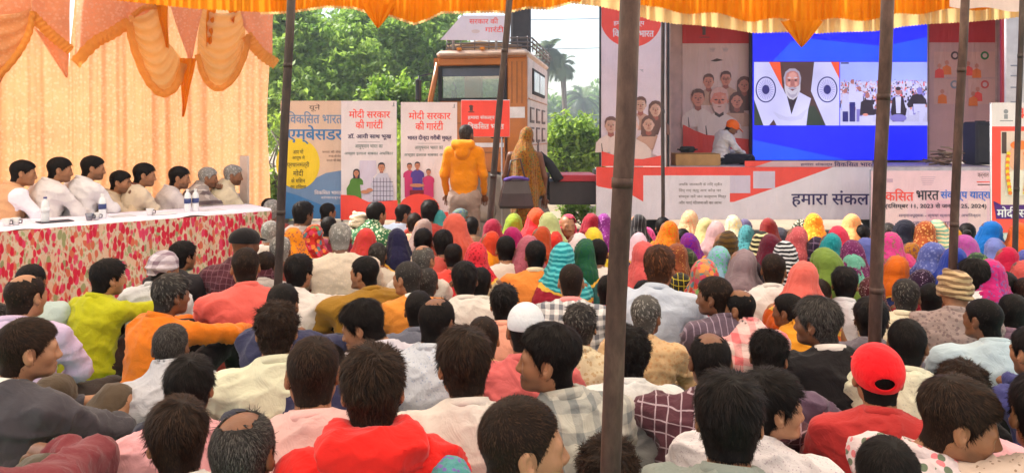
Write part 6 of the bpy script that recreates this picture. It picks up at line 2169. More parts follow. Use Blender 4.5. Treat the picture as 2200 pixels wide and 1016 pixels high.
tree_px('pale green arching bush right of the truck cab', 1235, 15, [(1210, 300, 34, 26, 0), (1245, 285, 34, 26, 0), (1190, 330, 30, 30, 0), (1262, 320, 30, 34, 0), (1230, 345, 50, 34, 0), (1200, 275, 20, 14, 0)], 9000, .065, L2, 23, name='bush', cat='bush', tr=.05, stems=4)
tree_px('low grey-green shrub beneath the chassis gap', 1240, 11.5, [(1238, 445, 20, 18, 0), (1222, 455, 14, 14, 0), (1258, 455, 14, 14, 0)], 1800, .03, L2, 24, name='shrub', cat='shrub', tr=.02, stems=3)
tree_px('tall grass-like green growth between the two white banners', 856, 11, [(856, 330, 10, 60, 0), (857, 420, 12, 50, 0)], 2500, .04, L2, 25, name='shrub', cat='shrub', tr=.02, stems=2)
# trees seen through the cab and behind the stage
tree_px('green tree beyond the truck cab window', 1040, 19, [(1030, 180, 60, 50, 0), (1070, 220, 50, 60, 0), (1000, 240, 60, 50, 0), (960, 300, 60, 60, 0)], 14000, .09, L1, 26)
V_ = []
for i, (x, w_, h_, y) in enumerate(((1140, 40, 40, 250), (1195, 44, 40, 262), (1245, 40, 44, 250), (1290, 36, 46, 246), (1335, 60, 50, 240))):
    tree_px(['faded far tree left of the palms', 'faded far tree under the tallest palm', 'faded far tree between the palms', 'faded far tree beside the stage panel', 'faded far tree hidden by the thick pole'][i], x, 60 + 4 * i,
            [(x, y, w_, h_, 0), (x - 14, y + 30, w_, h_, 0), (x + 18, y + 24, w_, h_, 0)], 5000, .32, L3, 30 + i, tr=.3, group='far trees in the haze')


def palm(label, x, ybase, ytop, Y, L0, seed, nf=30):
    base = Vector((X_(x, Y), Y, 0)); zt_ = Z_(ytop, Y)
    root = empty('palm_tree', base, 0, label, 'palm')
    rr = random.Random(seed)
    mb = MB(); lean = rr.uniform(-.3, .3)
    mb.tube([(lean * t * t, 0, zt_ * t - .1) for t in (0, .25, .5, .75, 1)], [.20, .17, .15, .15, .20], 9)
    mb.build('trunk', BARK, root)
    V = []; Q = []; T = []
    top = Vector((lean, 0, zt_))
    for i in range(nf):
        az = rr.uniform(0, 2 * PI); el = rr.uniform(-.7, 1.25); L = L0 * rr.uniform(.8, 1.1)
        d = Vector((math.cos(az) * math.cos(el), math.sin(az) * math.cos(el), math.sin(el)))
        p = top.copy(); pts = [p.copy()]
        for k in range(9):
            d = (d + Vector((0, 0, -.13 - .02 * k))).normalized(); p = p + d * L / 9; pts.append(p.copy())
        tn = rr.random()
        for k in range(9):
            a_, b_ = pts[k], pts[k + 1]; dd = (b_ - a_).normalized(); s_ = dd.cross(Vector((0, 0, 1)))
            s_ = s_.normalized() if s_.length > .05 else Vector((1, 0, 0))
            wl = L * .24 * math.sin(PI * (k + 1) / 10.5) + .05
            for q in range(4):
                o = a_.lerp(b_, q / 4)
                for sg in (-1, 1):
                    e = o + s_ * sg * wl * rr.uniform(.8, 1.1) + dd * wl * .6 + Vector((0, 0, -wl * .35))
                    n0 = len(V); V += [o - dd * .03, o + dd * .035, e, e - dd * .01]; Q.append([n0, n0 + 1, n0 + 2, n0 + 3]); T += [tn] * 4
    link('fronds', mesh_np('fronds', np.array([tuple(v) for v in V]), np.array(Q), [LP], attr={'tone': np.array(T)}, smooth=False), root)
    mb = MB()
    for i in range(26):
        az = rr.uniform(0, 2 * PI); L = L0 * rr.uniform(.3, .6)
        mb.tube([top, top + Vector((math.cos(az) * .35, math.sin(az) * .35, -.2)), top + Vector((math.cos(az) * .45, math.sin(az) * .45, -L))], [.05, .06, .02], 4)
    mb.build('dead_fronds', plain('dry_frond', (.20, .15, .09), .9), root)


palm('tallest palm right of the truck cab', 1216, 250, 140, 42, 1.25, 1)
palm('palm just behind the corner of the cab roof', 1166, 250, 112, 36, 1.25, 2)
palm('short broad palm faded by haze beside the stage panel', 1258, 260, 212, 60, 2.3, 3)
# sagging wires in the sky
wm = plain('wire', (.10, .10, .11), .6)
for i, (y0, y1, lab) in enumerate(((40, 34, 'upper overhead wire crossing the sky above the palms'), (102, 98, 'lower overhead wire crossing the sky behind the palms'))):
    pts = [at(900 + 60 * k, y0 + (y1 - y0) * k / 9 + 6 * math.sin(PI * k / 9), 34) for k in range(10)]
    mb = MB(); mb.tube(pts, .016, 5); tag(mb.build('overhead_wire', wm), lab, 'wire', 'overhead wires')

# ------------------------------------------------------------------ haze
HZB = (-70, -12, -1.0, 95, 110, 12.5)
mb = MB(); mb.box(((HZB[0] + HZB[3]) / 2, (HZB[1] + HZB[4]) / 2, (HZB[2] + HZB[5]) / 2), (HZB[3] - HZB[0], HZB[4] - HZB[1], HZB[5] - HZB[2]))
hm = bpy.data.materials.new('haze'); hm.use_nodes = True; nt = hm.node_tree
for n in list(nt.nodes): nt.nodes.remove(n)
ov = N(nt, 'ShaderNodeOutputMaterial'); vp = N(nt, 'ShaderNodeVolumePrincipled')
vp.inputs['Color'].default_value = (.88, .94, 1, 1); vp.inputs['Density'].default_value = .0042; vp.inputs['Anisotropy'].default_value = .2
nt.links.new(vp.outputs[0], ov.inputs['Volume'])
tag(mb.build('haze', hm), kind='stuff')
# ------------------------------------------------------------------ the seated crowd
P_ = person
W_ = (232, 226, 222); CR = (236, 226, 205); BLK = (32, 30, 32)
# --- front rows, left side
P_('man in a maroon sleeve whose bare forearm rests in the bottom left corner', -120, 800, 10, 5, 'short', 'k', 'reach', c1=(128, 52, 60), h=215, wd=1.1)
P_('short-haired man in dark grey jacket looking right at the left edge', 40, 680, 72, 52, 'short', 'b', 'knees', c1=(78, 74, 80), h=136, hatc=(240, 238, 230), pants=(84, 70, 56), skin=3, wd=1.12)
P_('grey-haired man cut off by the left edge behind the dark grey jacket', -14, 652, 10, 0, 'gray', 's', c1=(235, 230, 225), h=100)
P_('balding man in a lavender shirt leaning on his right arm at the left edge', 42, 586, 38, 25, 'balding', 'b', 'cross', c1=(214, 192, 226), h=118, wd=1.12, skin=3)
P_('black-haired man in pale teal shirt behind the lavender-shirted man', 62, 566, 20, 15, 'short', 'k', c1=(196, 214, 212), h=92)
P_('moustached man in a bright lime yellow shirt hugging his knees', 222, 558, 58, 45, 'thick', 'k', 'reach', c1=(200, 200, 30), h=96, pants=(62, 42, 38), skin=3)
P_('man in orange shirt with both arms stretched across his raised knees', 358, 590, 55, 50, 'thick', 's', 'reach', c1=(244, 130, 30), h=108, pants=(30, 26, 28), skin=2)
P_('man with a checked cotton cloth tied over his head by the floral table', 342, 540, 50, 30, 'short', 'k', c1=(226, 226, 230), hat='wrap', hatc=('tartan', (206, 196, 206), (110, 80, 100)), h=88)
P_('black-haired man in dark clothes just beyond the checked head cloth', 384, 518, 45, 30, 'thick', 'k', c1=(46, 40, 44), h=84)
P_('brown-haired man with a pale scarf behind the pink-shirted man', 362, 695, 12, 5, 'short', 's', 'cross', 'shawl', c1=(205, 205, 212), h=108)
P_('man in pink shirt with a grey neck scarf, second row from the bottom left', 402, 768, 12, 5, 'thick', 'k', 'knees', c1=(248, 182, 190), h=140, hatc=(190, 192, 205), wd=1.15, skin=1)
P_('man with brown-tinged hair and white collar, ear showing on the left, bottom row', 385, 862, -12, -8, 'thick', 'b', 'cross', c1=(240, 238, 236), h=168, skin=0)
P_('man with thinning grizzled hair at the bottom edge, third head from the left', 508, 884, 24, 10, 'balding', 's', 'cross', c1=(150, 110, 96), h=190, skin=2)
P_('close-cropped man in a plain blush pink shirt seen square from behind', 674, 722, 0, 4, 'short', 'b', 'cross', c1=(242, 196, 192), h=148, wd=1.05, hatc=(240, 190, 186), skin=0)
P_('man with spiky brown hair in a bright red hooded sweatshirt', 800, 748, 2, 0, 'spiky', 'b', 'cross', 'hood', c1=(246, 40, 34), Y=2.0, wd=1.08, ks=.98, skin=0, pitch=2)
P_('grey-templed man in cream white shirt right of the red hoodie', 1003, 706, -14, -4, 'thick', 'b', 'cross', c1=(238, 226, 218), h=142, wd=1.12, skin=0)
P_('crew-cut bearded man looking right at the bottom centre', 1098, 842, 66, 36, 'buzz', 'b', 'cross', c1=(196, 208, 226), Y=1.66, ks=.98, skin=3, pitch=2)
P_('child under a teal cloth at the bottom edge beside the crew-cut man', 968, 986, 0, veil=dict(c=(92, 168, 168)), h=150, Y=1.9, hair=None, cat='child', ks=.72)
P_('young man in left profile wearing a faded grey and olive plaid shirt', 1196, 695, -72, -28, 'fade', 'k', 'cross', pat='tartan', c1=(206, 202, 190), c2=(110, 116, 120), h=138, wd=1.15, skin=0, psc=1.3, pitch=2)
P_('man with tousled grizzled hair just beyond the plaid-shirted young man', 1246, 654, 5, 5, 'curly', 's', c1=(232, 214, 180), pat='print', c2=(190, 160, 120), h=112)
P_('curly-headed man at the bottom edge touching the thick pole', 1312, 948, -10, 0, 'curly', 'b', 'cross', c1=(120, 120, 126), h=172)
P_('man in a crisp white shirt right of the thick pole', 1352, 708, 0, -8, 'curly', 'k', 'cross', c1=(248, 247, 246), h=118, wd=1.1)
P_('man with a big head of black hair and grey-green collar, bottom row centre right', 1566, 806, 0, 0, 'thick', 'k', 'cross', c1=(150, 158, 150), h=194, skin=0)
P_('young man in white speckled shirt looking right behind the big black head', 1632, 790, 60, 15, 'thick', 'k', 'cross', pat='dots', c1=(240, 232, 234), c2=(180, 160, 175), h=150, wd=1.25, skin=3, psc=1.6)
P_('man with thinning crown in a maroon shirt with thin white checks', 1532, 712, -12, 0, 'balding', 'k', 'knees', pat='plaid', c1=(98, 58, 68), c2=(200, 180, 190), h=132, wd=1.25, skin=2)
P_('man with bowed head in a plum grey shirt', 1648, 706, 8, 10, 'spiky', 'k', 'knees', c1=(112, 90, 112), h=108, wd=1.12, pitch=28)
P_('man in a red baseball cap and brick red shirt', 1890, 742, -14, -8, 'short', 'k', 'cross', c1=(198, 58, 56), h=140, hat='ball', hatc=(238, 24, 34), wd=1.02, skin=0, pitch=4)
P_('young man with a faded haircut looking down in a white and red print shirt', 2018, 800, 70, 40, 'fade', 'b', 'cross', pat='floral', c1=(244, 224, 226), c2=(232, 110, 120), Y=2.12, wd=1.1, skin=0, pitch=14, psc=1.2)
P_('man with curly hair and pale pink shirt behind the faded haircut', 2068, 782, 10, 15, 'curly', 'b', 'cross', c1=(246, 188, 196), h=128, wd=1.2)
P_('black crown of hair at the bottom edge near the right corner', 1908, 944, 0, 0, 'short', 'k', 'cross', pat='floral', c1=(244, 226, 228), c2=(235, 130, 140), h=190)
P_('man in a cream speckled shirt leaning in from the lower right edge', 2262, 800, -20, -10, 'short', 'k', 'cross', pat='dots', c1=(228, 204, 188), c2=(140, 110, 90), h=170, wd=1.2)
P_('man in indigo sleeves with hands clasped at the right edge', 2236, 700, -40, -40, 'short', 'k', 'reach', c1=(70, 72, 132), h=125, skin=0)
P_('man in cream dotted shirt seen from behind above the red cap', 1948, 684, 0, -5, 'short', 'k', 'cross', pat='dots', c1=(234, 230, 204), c2=(190, 185, 170), h=122, wd=1.2)
P_('close-shaven man looking left in a pale blue shirt at the right', 2128, 640, -48, -20, 'buzz', 'k', 'cross', c1=(200, 220, 232), h=112, wd=1.3, skin=2)
# --- middle rows, left side
P_('man in a black flat cap and dark maroon check shirt beside the table', 516, 488, 45, 20, None, 'k', 'cross', pat='grid', c1=(84, 36, 48), c2=(130, 90, 100), hat='peak', hatc=(26, 22, 24), h=84, wd=1.05)
P_('broad man in a coral shirt seated in front of the table end', 528, 530, -5, -5, 'short', 'b', 'cross', c1=(244, 108, 98), h=98, wd=1.15, skin=0)
P_('brown-haired head half hidden behind the coral shirt', 568, 540, 15, 10, 'short', 'b', c1=(200, 190, 186), h=80)
P_('grey-haired old man left of the leftmost pole, upper of two', 578, 474, 20, 10, 'gray', 'w', c1=(200, 190, 180))
P_('grey-haired old man against the leftmost pole, lower of two', 600, 506, 10, 5, 'gray', 'w', c1=(150, 70, 60), h=72)
P_('thick-haired man in a wrinkled white shirt right of the leftmost pole', 636, 548, 35, 25, 'thick', 'k', 'reach', c1=(240, 230, 224), h=102, wd=1.1, skin=0)
P_('black-haired man bowed in a navy jacket', 606, 608, 22, 30, 'short', 'k', 'reach', c1=(56, 58, 90), h=104, skin=1)
P_('curly brown-haired man in a pale mint cream shirt', 592, 652, 5, 0, 'curly', 'b', 'cross', c1=(230, 230, 202), h=118, wd=1.2, skin=0)
P_('black-haired man in a grey shirt near the beige banner looking right', 645, 433, 40, 25, 'thick', 'k', c1=(176, 162, 156), h=64)
P_('close-cropped man in front of the beige banner', 698, 435, 50, 20, 'short', 'k', c1=(220, 205, 200), h=56)
P_('round dark head in front of the grey-haired man in cream', 706, 464, 0, 0, 'short', 'k', c1=(120, 30, 60), h=58)
P_('woman in a red and gold patterned veil', 668, 482, 10, veil=dict(c=(186, 30, 28), pat='multi', full=1.1), h=70)
P_('woman in an orange veil beside the red and gold one', 630, 488, 10, veil=dict(c=(250, 150, 20)), h=68)
P_('white-haired man in a loose cream shirt', 731, 476, 0, 0, 'gray', 'w', c1=(228, 212, 194), h=80, wd=1.2, pat='print', c2=(216, 200, 180))
P_('man with a beige turban beyond the white-haired man', 768, 456, 15, 0, None, 'k', c1=(220, 210, 195), hat='turban', hatc=(214, 196, 172), h=58)
P_('woman in coral veil beside the white-haired man', 784, 490, 0, veil=dict(c=(236, 70, 62)), h=66)
P_('man with black hair and green patterned shawl below the woman-and-doctor banner', 802, 433, 40, 20, 'short', 'k', 'cross', 'shawl', pat='print', c1=(52, 110, 70), c2=(220, 225, 190), h=64)
P_('man with grizzled dark hair behind the khaki-shirted man', 810, 520, 5, 0, 'short', 's', c1=(225, 215, 200), h=72)
P_('broad man in a khaki mustard shirt turning left', 796, 547, -48, -10, 'short', 'k', 'cross', c1=(168, 124, 44), h=96, wd=1.5, skin=0)
P_('woman in a plain navy veil', 856, 490, 0, veil=dict(c=(36, 32, 74)), h=76)
P_('black-haired boy in pale blue shirt before the family banner', 860, 438, 60, 20, 'short', 'k', c1=(200, 216, 240), h=54, cat='boy')
P_('brown-haired head right of the pale blue shirt', 890, 456, 0, 0, 'short', 'b', c1=(226, 160, 130), h=58)
P_('dark head under the yellow-jacketed standing man, leftmost', 922, 430, 10, 10, 'thick', 'k', c1=(180, 60, 50), h=60)
P_('grey-veiled woman left of the teal veil', 906, 470, 0, veil=dict(c=(168, 142, 136)), h=64)
P_('woman in a teal veil below the yellow jacket', 941, 450, 0, veil=dict(c=(66, 150, 152)), h=60)
P_('woman in coral orange veil, broad, below the yellow jacket', 976, 458, 0, veil=dict(c=(252, 112, 92), full=1.1), h=74, wd=1.1)
P_('woman in grey-green veil with her dark face showing at the side', 986, 447, 40, veil=dict(c=(130, 160, 146)), h=58)
P_('dark head between the coral veil and the standing pole', 1013, 465, 0, 0, 'short', 'k', c1=(150, 120, 96), h=56)
P_('balding man with grey at the temples and pale grey shirt', 904, 524, 32, 15, 'fringe', 'g', c1=(226, 216, 206), h=82, skin=0)
P_('dark head above the balding man', 908, 490, 10, 5, 'short', 'k', c1=(210, 190, 170), h=70)
P_('close-cropped grey-haired man in orange turned left', 886, 558, -42, -15, 'buzz', 's', c1=(240, 150, 60), h=96, hatc=(240, 236, 230), skin=0)
P_('bald-crowned head under the grey-cropped man', 916, 576, 10, 5, 'short', 's', c1=(170, 172, 190), h=84)
P_('wide black-haired head left of the coral veil', 952, 494, 0, 0, 'thick', 'k', c1=(208, 90, 80), h=72)
P_('short-haired man in front of the coral cloth', 974, 522, 0, 0, 'short', 'k', c1=(245, 80, 70), h=74)
P_('man with large black head of hair in a white shirt, centre', 1000, 562, -6, 0, 'thick', 'k', 'cross', c1=(238, 228, 220), h=100, wd=1.1)
P_('black head hidden behind the large head in the centre', 1032, 574, 0, 0, 'short', 'k', c1=(232, 226, 216), h=84)
P_('dark-haired man between the white-lavender and dotted shirts', 898, 624, 5, 0, 'short', 'k', c1=(110, 112, 128), h=104)
P_('balding man in pale blue dotted shirt left of centre', 930, 636, 28, 10, 'balding', 'k', 'cross', pat='dots', c1=(214, 220, 232), c2=(150, 165, 195), h=118, wd=1.1, skin=2)
P_('young man with swept black hair looking left and down in a white shirt', 812, 632, -62, -18, 'thick', 'k', 'cross', c1=(238, 232, 246), h=116, wd=1.15, skin=0, pitch=22)
P_('man bent low in a navy blue shirt between white shirts', 705, 712, 5, 20, 'short', 'k', 'reach', c1=(54, 54, 88), h=92, pitch=60)
P_('man with spiky black hair in a salmon pink shirt', 1082, 612, 4, 0, 'spiky', 'k', 'cross', c1=(250, 176, 152), h=104, wd=1.05, skin=0)
P_('brown-haired head above the peach yellow shirt', 1040, 680, -5, 0, 'short', 'b', 'cross', c1=(250, 202, 140), h=108, wd=1.25)
P_('man with dark hair and olive neck scarf over a white shirt', 1086, 505, 4, 0, 'short', 'k', c1=(238, 226, 216), hatc=(150, 140, 110), h=82, wd=1.15)
P_('man in an orange shirt with cream collar', 1150, 516, 4, 0, 'short', 'k', c1=(250, 150, 66), hatc=(240, 214, 180), h=84, wd=1.2)
P_('brown-cropped man in a grey and white checked shirt with pink collar', 1227, 565, 0, 0, 'buzz', 'b', 'cross', pat='check', c1=(244, 240, 240), c2=(110, 112, 122), h=98, wd=1.2, hatc=(244, 150, 150), skin=0)
P_('black-haired man in white shirt just left of the thick pole', 1284, 512, 0, 0, 'short', 'k', c1=(240, 232, 226), h=86, wd=1.1)
P_('head partly hidden by the thick pole above a red collar', 1306, 590, 20, 10, 'short', 'k', c1=(250, 190, 210), hatc=(225, 40, 50), h=92)
# --- women, centre
P_('woman in a dark red veil left in the women\'s rows', 1058, 470, 20, veil=dict(c=(186, 36, 72)), h=60)
P_('woman in a lime green veil', 1102, 458, 0, veil=dict(c=(172, 196, 44)), h=58)
P_('woman in a magenta veil below the lime green one', 1104, 487, 0, veil=dict(c=(196, 26, 110)), h=66)
P_('woman in a long veil half red half saffron', 1050, 496, 15, veil=dict(c=(250, 76, 40), c2=(252, 158, 24), pat='blend', full=.9), h=76)
P_('tallest woman of the back row in a red and orange veil', 1152, 446, 0, veil=dict(c=(240, 84, 34), c2=(226, 40, 50), pat='blend'), h=64)
P_('woman in a pale green gauzy veil', 1181, 456, -8, veil=dict(c=(190, 200, 140), full=1.1), h=66)
P_('woman in a pink veil facing back toward the camera', 1221, 460, 160, 120, veil=dict(c=(232, 70, 104)), h=58, pitch=0)
P_('woman in a small bright red veil', 1187, 496, 0, veil=dict(c=(250, 56, 46)), h=64)
P_('woman in teal veil with pale wavy stripes', 1206, 520, 5, veil=dict(c=(26, 150, 166), c2=(90, 190, 196), pat='stripes'), h=76)
P_('woman in a white veil tinged with pink', 1238, 500, 0, veil=dict(c=(246, 226, 230)), h=72)
P_('woman in a dark crimson veil left of the purple one', 1268, 458, 0, veil=dict(c=(176, 26, 52), pat='print', c2=(120, 12, 30)), h=58)
P_('woman in a purple veil with small pale dots', 1297, 458, 0, veil=dict(c=(136, 44, 136), pat='dots', c2=(216, 170, 220), sc=.7), h=64)
# --- women, right
P_('woman in a black veil with fine pale stripes beside the thick pole', 1368, 460, 0, veil=dict(c=(34, 30, 34), c2=(120, 118, 120), pat='pin'), h=60)
P_('woman in a bright pink veil next to the orange one', 1393, 488, 0, veil=dict(c=(246, 84, 160)), h=58)
P_('woman in pale lavender veil touching the thick pole', 1370, 499, 0, veil=dict(c=(240, 206, 226)), h=66)
P_('dark brown head behind the orange veil', 1424, 466, 0, 0, 'short', 'k', c1=(60, 40, 40), h=56)
P_('woman in a plain bright orange veil, sixth from the thick pole', 1434, 474, 0, veil=dict(c=(250, 148, 20)), h=68)
P_('woman in a beige veil with rust leaf print', 1480, 451, 0, veil=dict(c=(240, 196, 150), pat='print', c2=(214, 120, 84)), h=62)
P_('woman in a long coral veil right of the thick pole', 1388, 518, 0, veil=dict(c=(246, 104, 104), full=1.05), h=76)
P_('woman in a deep purple veil with dark edge', 1484, 500, 0, veil=dict(c=(140, 30, 140)), h=66)
P_('dark head left of the deep purple veil', 1466, 490, 0, 0, 'short', 'k', c1=(70, 30, 40), h=58)
P_('woman in a pale yellow-green veil', 1516, 468, 0, veil=dict(c=(226, 214, 150)), h=58)
P_('woman in a pale pink veil with fine print', 1536, 474, 0, veil=dict(c=(240, 196, 202), pat='dots', c2=(210, 150, 165)), h=70)
P_('woman in an olive brown veil with dark ripples', 1557, 495, 0, veil=dict(c=(104, 74, 26), c2=(60, 42, 18), pat='stripes', full=1.0), h=82)
P_('woman in a slate purple veil', 1597, 470, 0, veil=dict(c=(104, 92, 134)), h=58)
P_('woman in a dusty teal veil beside the zebra-striped one', 1605, 483, 0, veil=dict(c=(70, 150, 160)), h=62)
P_('woman in a cream veil with black wavy stripes', 1634, 496, 0, veil=dict(c=(44, 42, 34), c2=(214, 208, 160), pat='stripes', sc=.9), h=72)
P_('woman in a dark red veil in the last row', 1652, 468, 0, veil=dict(c=(150, 32, 36)), h=60)
P_('woman in charcoal veil between dark red and coral print', 1680, 488, 0, veil=dict(c=(58, 52, 66)), h=58)
P_('woman in a coral pink veil with small print', 1709, 486, 0, veil=dict(c=(240, 108, 116), pat='dots', c2=(250, 160, 160)), h=66)
P_('woman in a black and white speckled veil in the last row', 1718, 470, 0, veil=dict(c=(60, 62, 50), pat='print', c2=(220, 216, 190)), h=58)
P_('woman in a yellow-orange veil standing out in the last row', 1748, 458, 0, veil=dict(c=(252, 146, 24), pat='print', c2=(250, 186, 60)), h=64)
P_('woman in a long black veil with thin white stripes', 1689, 517, 0, veil=dict(c=(28, 26, 36), c2=(210, 210, 216), pat='stripes', sc=1.2), h=78)
P_('woman in a dark indigo veil with a pale grid', 1754, 508, 0, veil=dict(c=(44, 30, 56), c2=(120, 100, 130), pat='grid', sc=.6), h=70)
P_('woman in a dark green checked veil', 1478, 533, 0, veil=dict(c=(48, 58, 34), c2=(96, 104, 66), pat='grid', sc=.6), h=76)
P_('woman in a long veil of many bright blotches of colour', 1514, 556, 10, veil=dict(c=(216, 160, 120), pat='multi', sc=1.2), h=94)
P_('woman in a mauve grey veil', 1592, 535, -5, veil=dict(c=(160, 138, 146)), h=80)
P_('woman in a near-black maroon veil', 1616, 560, 0, veil=dict(c=(44, 20, 28)), h=84)
P_('woman in black and yellow veil behind the henna-haired man', 1464, 586, 0, veil=dict(c=(44, 40, 30), c2=(210, 190, 40), pat='grid'), h=80)
P_('tall man with henna-brown hair in a pale blue-grey shirt', 1414, 528, 14, 10, 'thick', 'h', 'cross', c1=(206, 214, 232), h=104, wd=1.05, skin=1)
P_('brown-haired man in a clean white shirt among the women', 1661, 543, 5, 0, 'short', 'b', 'cross', c1=(244, 240, 238), h=96, wd=1.15, skin=1)
P_('woman in an olive green veil spread wide', 1780, 532, -8, veil=dict(c=(128, 156, 66), full=1.15), h=82, wd=1.1)
P_('woman in a mint green veil next to the olive one', 1838, 540, 0, veil=dict(c=(122, 200, 176)), h=80)
P_('woman in a raspberry pink veil', 1804, 485, 0, veil=dict(c=(240, 62, 96)), h=68)
P_('woman in a peach orange veil in the last row', 1828, 459, 0, veil=dict(c=(250, 176, 112), pat='print', c2=(240, 130, 80)), h=62)
P_('dark head right of the raspberry veil', 1852, 482, 0, 0, 'short', 'k', c1=(120, 60, 70), h=60)
P_('woman in a periwinkle veil left of the rusty pole', 1856, 510, 0, veil=dict(c=(112, 122, 208), full=1.1), h=72)
P_('woman in a hot pink veil right of the rusty pole', 1914, 498, 0, veil=dict(c=(240, 74, 160)), h=70)
P_('woman in a vivid orange veil right of the rusty pole', 1922, 548, 0, veil=dict(c=(250, 120, 24)), h=80)
P_('woman in a long black-blue veil before the pink banner', 1940, 471, 0, veil=dict(c=(34, 36, 56), full=1.1), h=66)
P_('grey-haired head beside the rusty pole before the pink banner', 1912, 478, -20, 0, 'gray', 's', c1=(120, 90, 80), h=56)
P_('woman in an ochre veil behind the periwinkle one', 1952, 520, 0, veil=dict(c=(206, 134, 30)), h=66)
P_('woman in a magenta pink veil low beside the vivid orange one', 1950, 545, 0, veil=dict(c=(246, 80, 150)), h=70)
P_('woman in a large periwinkle blue veil, right centre', 2004, 520, 0, veil=dict(c=(104, 118, 206), full=1.15), h=78)
P_('woman in a mint and cream striped veil beside the slim pole', 2020, 472, 0, veil=dict(c=(150, 206, 180), c2=(240, 214, 170), pat='stripes'), h=62)
P_('woman in a mustard yellow veil behind the slim pole', 2046, 488, 0, veil=dict(c=(250, 170, 30)), h=62)
P_('bare-headed woman with her hair in a bun', 2078, 478, 0, 0, 'short', 'k', hat='bun', hatc=(20, 16, 16), c1=(200, 80, 120), h=60, cat='woman')
P_('woman in an orchid purple veil', 2079, 504, 0, veil=dict(c=(216, 96, 196)), h=72)
P_('woman in a large bright azure veil', 2124, 474, 0, veil=dict(c=(20, 130, 236), full=1.15), h=68)
P_('woman in a light periwinkle veil under the azure one', 2142, 511, 0, veil=dict(c=(126, 140, 216)), h=66)
P_('woman in a crimson pink veil near the right edge', 2160, 530, 0, veil=dict(c=(240, 30, 84)), h=72)
P_('woman in an orange veil behind the last pole at the right', 2190, 478, 0, veil=dict(c=(250, 110, 40)), h=66)
P_('woman in a salmon veil cut off by the right edge', 2194, 558, 0, veil=dict(c=(250, 110, 104)), h=74)
P_('woman in a blue violet veil cut off by the right edge', 2202, 535, 0, veil=dict(c=(90, 100, 190)), h=70)
P_('woman in a soft pink veil behind the cream turban', 2017, 565, 0, veil=dict(c=(244, 148, 156)), h=76)
P_('woman in a dark purple veil with white dots', 1978, 578, 0, veil=dict(c=(50, 22, 56), pat='dots', c2=(200, 180, 210)), h=82)
P_('woman in a maroon and white dotted veil behind the rusty pole', 1872, 594, 0, veil=dict(c=(96, 26, 42), pat='dots', c2=(220, 190, 200)), h=84)
P_('woman in a golden orange veil behind the black-haired man in white', 1778, 572, 0, veil=dict(c=(248, 168, 60)), h=78)
P_('woman in a rose coral veil left of the olive green one', 1722, 560, 0, veil=dict(c=(240, 112, 100)))
P_('woman in a bottle green veil between orchid purple and crimson', 2100, 542, 0, veil=dict(c=(40, 70, 50), pat='print', c2=(120, 160, 80)))
P_('woman in a cherry red veil left of the half saffron one', 1022, 520, 0, veil=dict(c=(240, 50, 66)))
P_('woman in a rust brown veil right of the plain bright orange one', 1452, 522, 0, veil=dict(c=(140, 70, 40), pat='dots', c2=(210, 160, 90)))
P_('woman in an off-white veil with pale gold print in the last row', 1578, 462, 0, veil=dict(c=(236, 222, 190), pat='print', c2=(216, 180, 110)))
P_('woman in a wine red veil between slate purple and black stripes', 1655, 502, 0, veil=dict(c=(110, 22, 50)))
P_('woman in a turquoise veil behind the dark indigo one', 1782, 500, 0, veil=dict(c=(30, 150, 160)))
P_('woman in a plum veil between raspberry and periwinkle', 1834, 515, 0, veil=dict(c=(120, 40, 100), pat='dots', c2=(200, 140, 190)))
P_('woman in a forest green veil right of the white-tinged one', 1256, 512, 0, veil=dict(c=(30, 96, 60)))
P_('woman in a lemon yellow veil before the dark crimson one', 1275, 488, 0, veil=dict(c=(232, 206, 50)))
P_('woman in a brick orange veil between pale green and small red', 1160, 486, 0, veil=dict(c=(214, 86, 40)))
P_('woman in a dusty rose veil left of the teal striped one', 1132, 505, 0, veil=dict(c=(206, 110, 130)))
P_('woman in a royal blue veil right of the large periwinkle one', 2046, 530, 0, veil=dict(c=(44, 70, 180)))
P_('woman in a copper veil in the last row beside the mint striped one', 1984, 474, 0, veil=dict(c=(190, 96, 50), pat='print', c2=(236, 180, 110)))
P_('woman in a fuchsia veil low at the right before the salmon one', 2128, 556, 0, veil=dict(c=(220, 40, 130)))
P_('woman in a pale sky blue veil behind the multicoloured one', 1542, 528, 0, veil=dict(c=(150, 190, 220)))
P_('man in a white skullcap between salmon and checked shirts', 1130, 650, 0, 0, 'buzz', 'k', c1=(226, 110, 110), hat='skullcap', hatc=(214, 216, 222))
# --- middle rows, right side
P_('dark-haired head beside the thick pole above the grey-haired man', 1385, 601, 0, 0, 'short', 'k', c1=(200, 190, 180), h=88)
P_('grey-haired man in beige print shirt right of the thick pole', 1382, 634, 22, 5, 'gray', 'g', 'cross', pat='print', c1=(222, 186, 140), c2=(196, 150, 104), h=108, wd=1.05, skin=2)
P_('man in left profile with a grey striped shirt', 1550, 592, -62, -20, 'short', 'b', 'cross', pat='pin', c1=(110, 92, 108), c2=(190, 170, 190), h=100, skin=2)
P_('bald man in left profile with a pink and white scarf', 1602, 618, -60, -18, 'fringe', 'k', 'cross', 'shawl', pat='tartan', c1=(246, 214, 210), c2=(230, 90, 100), h=106, skin=1)
P_('man with an orange shawl looking left', 1708, 628, -55, -20, 'short', 'k', 'cross', 'shawl', c1=(252, 170, 50), h=96, skin=2)
P_('man in a black jacket with white collar looking left', 1775, 637, -58, -20, 'thick', 's', 'cross', c1=(36, 32, 34), hatc=(236, 226, 220), h=118, wd=1.15, skin=2)
P_('brown-haired head above the black-jacketed man', 1760, 598, 0, 0, 'short', 'b', c1=(190, 170, 160), h=90)
P_('black-haired man in white shirt left of the rusty pole', 1815, 574, 0, 0, 'thick', 'k', c1=(226, 224, 232), h=92)
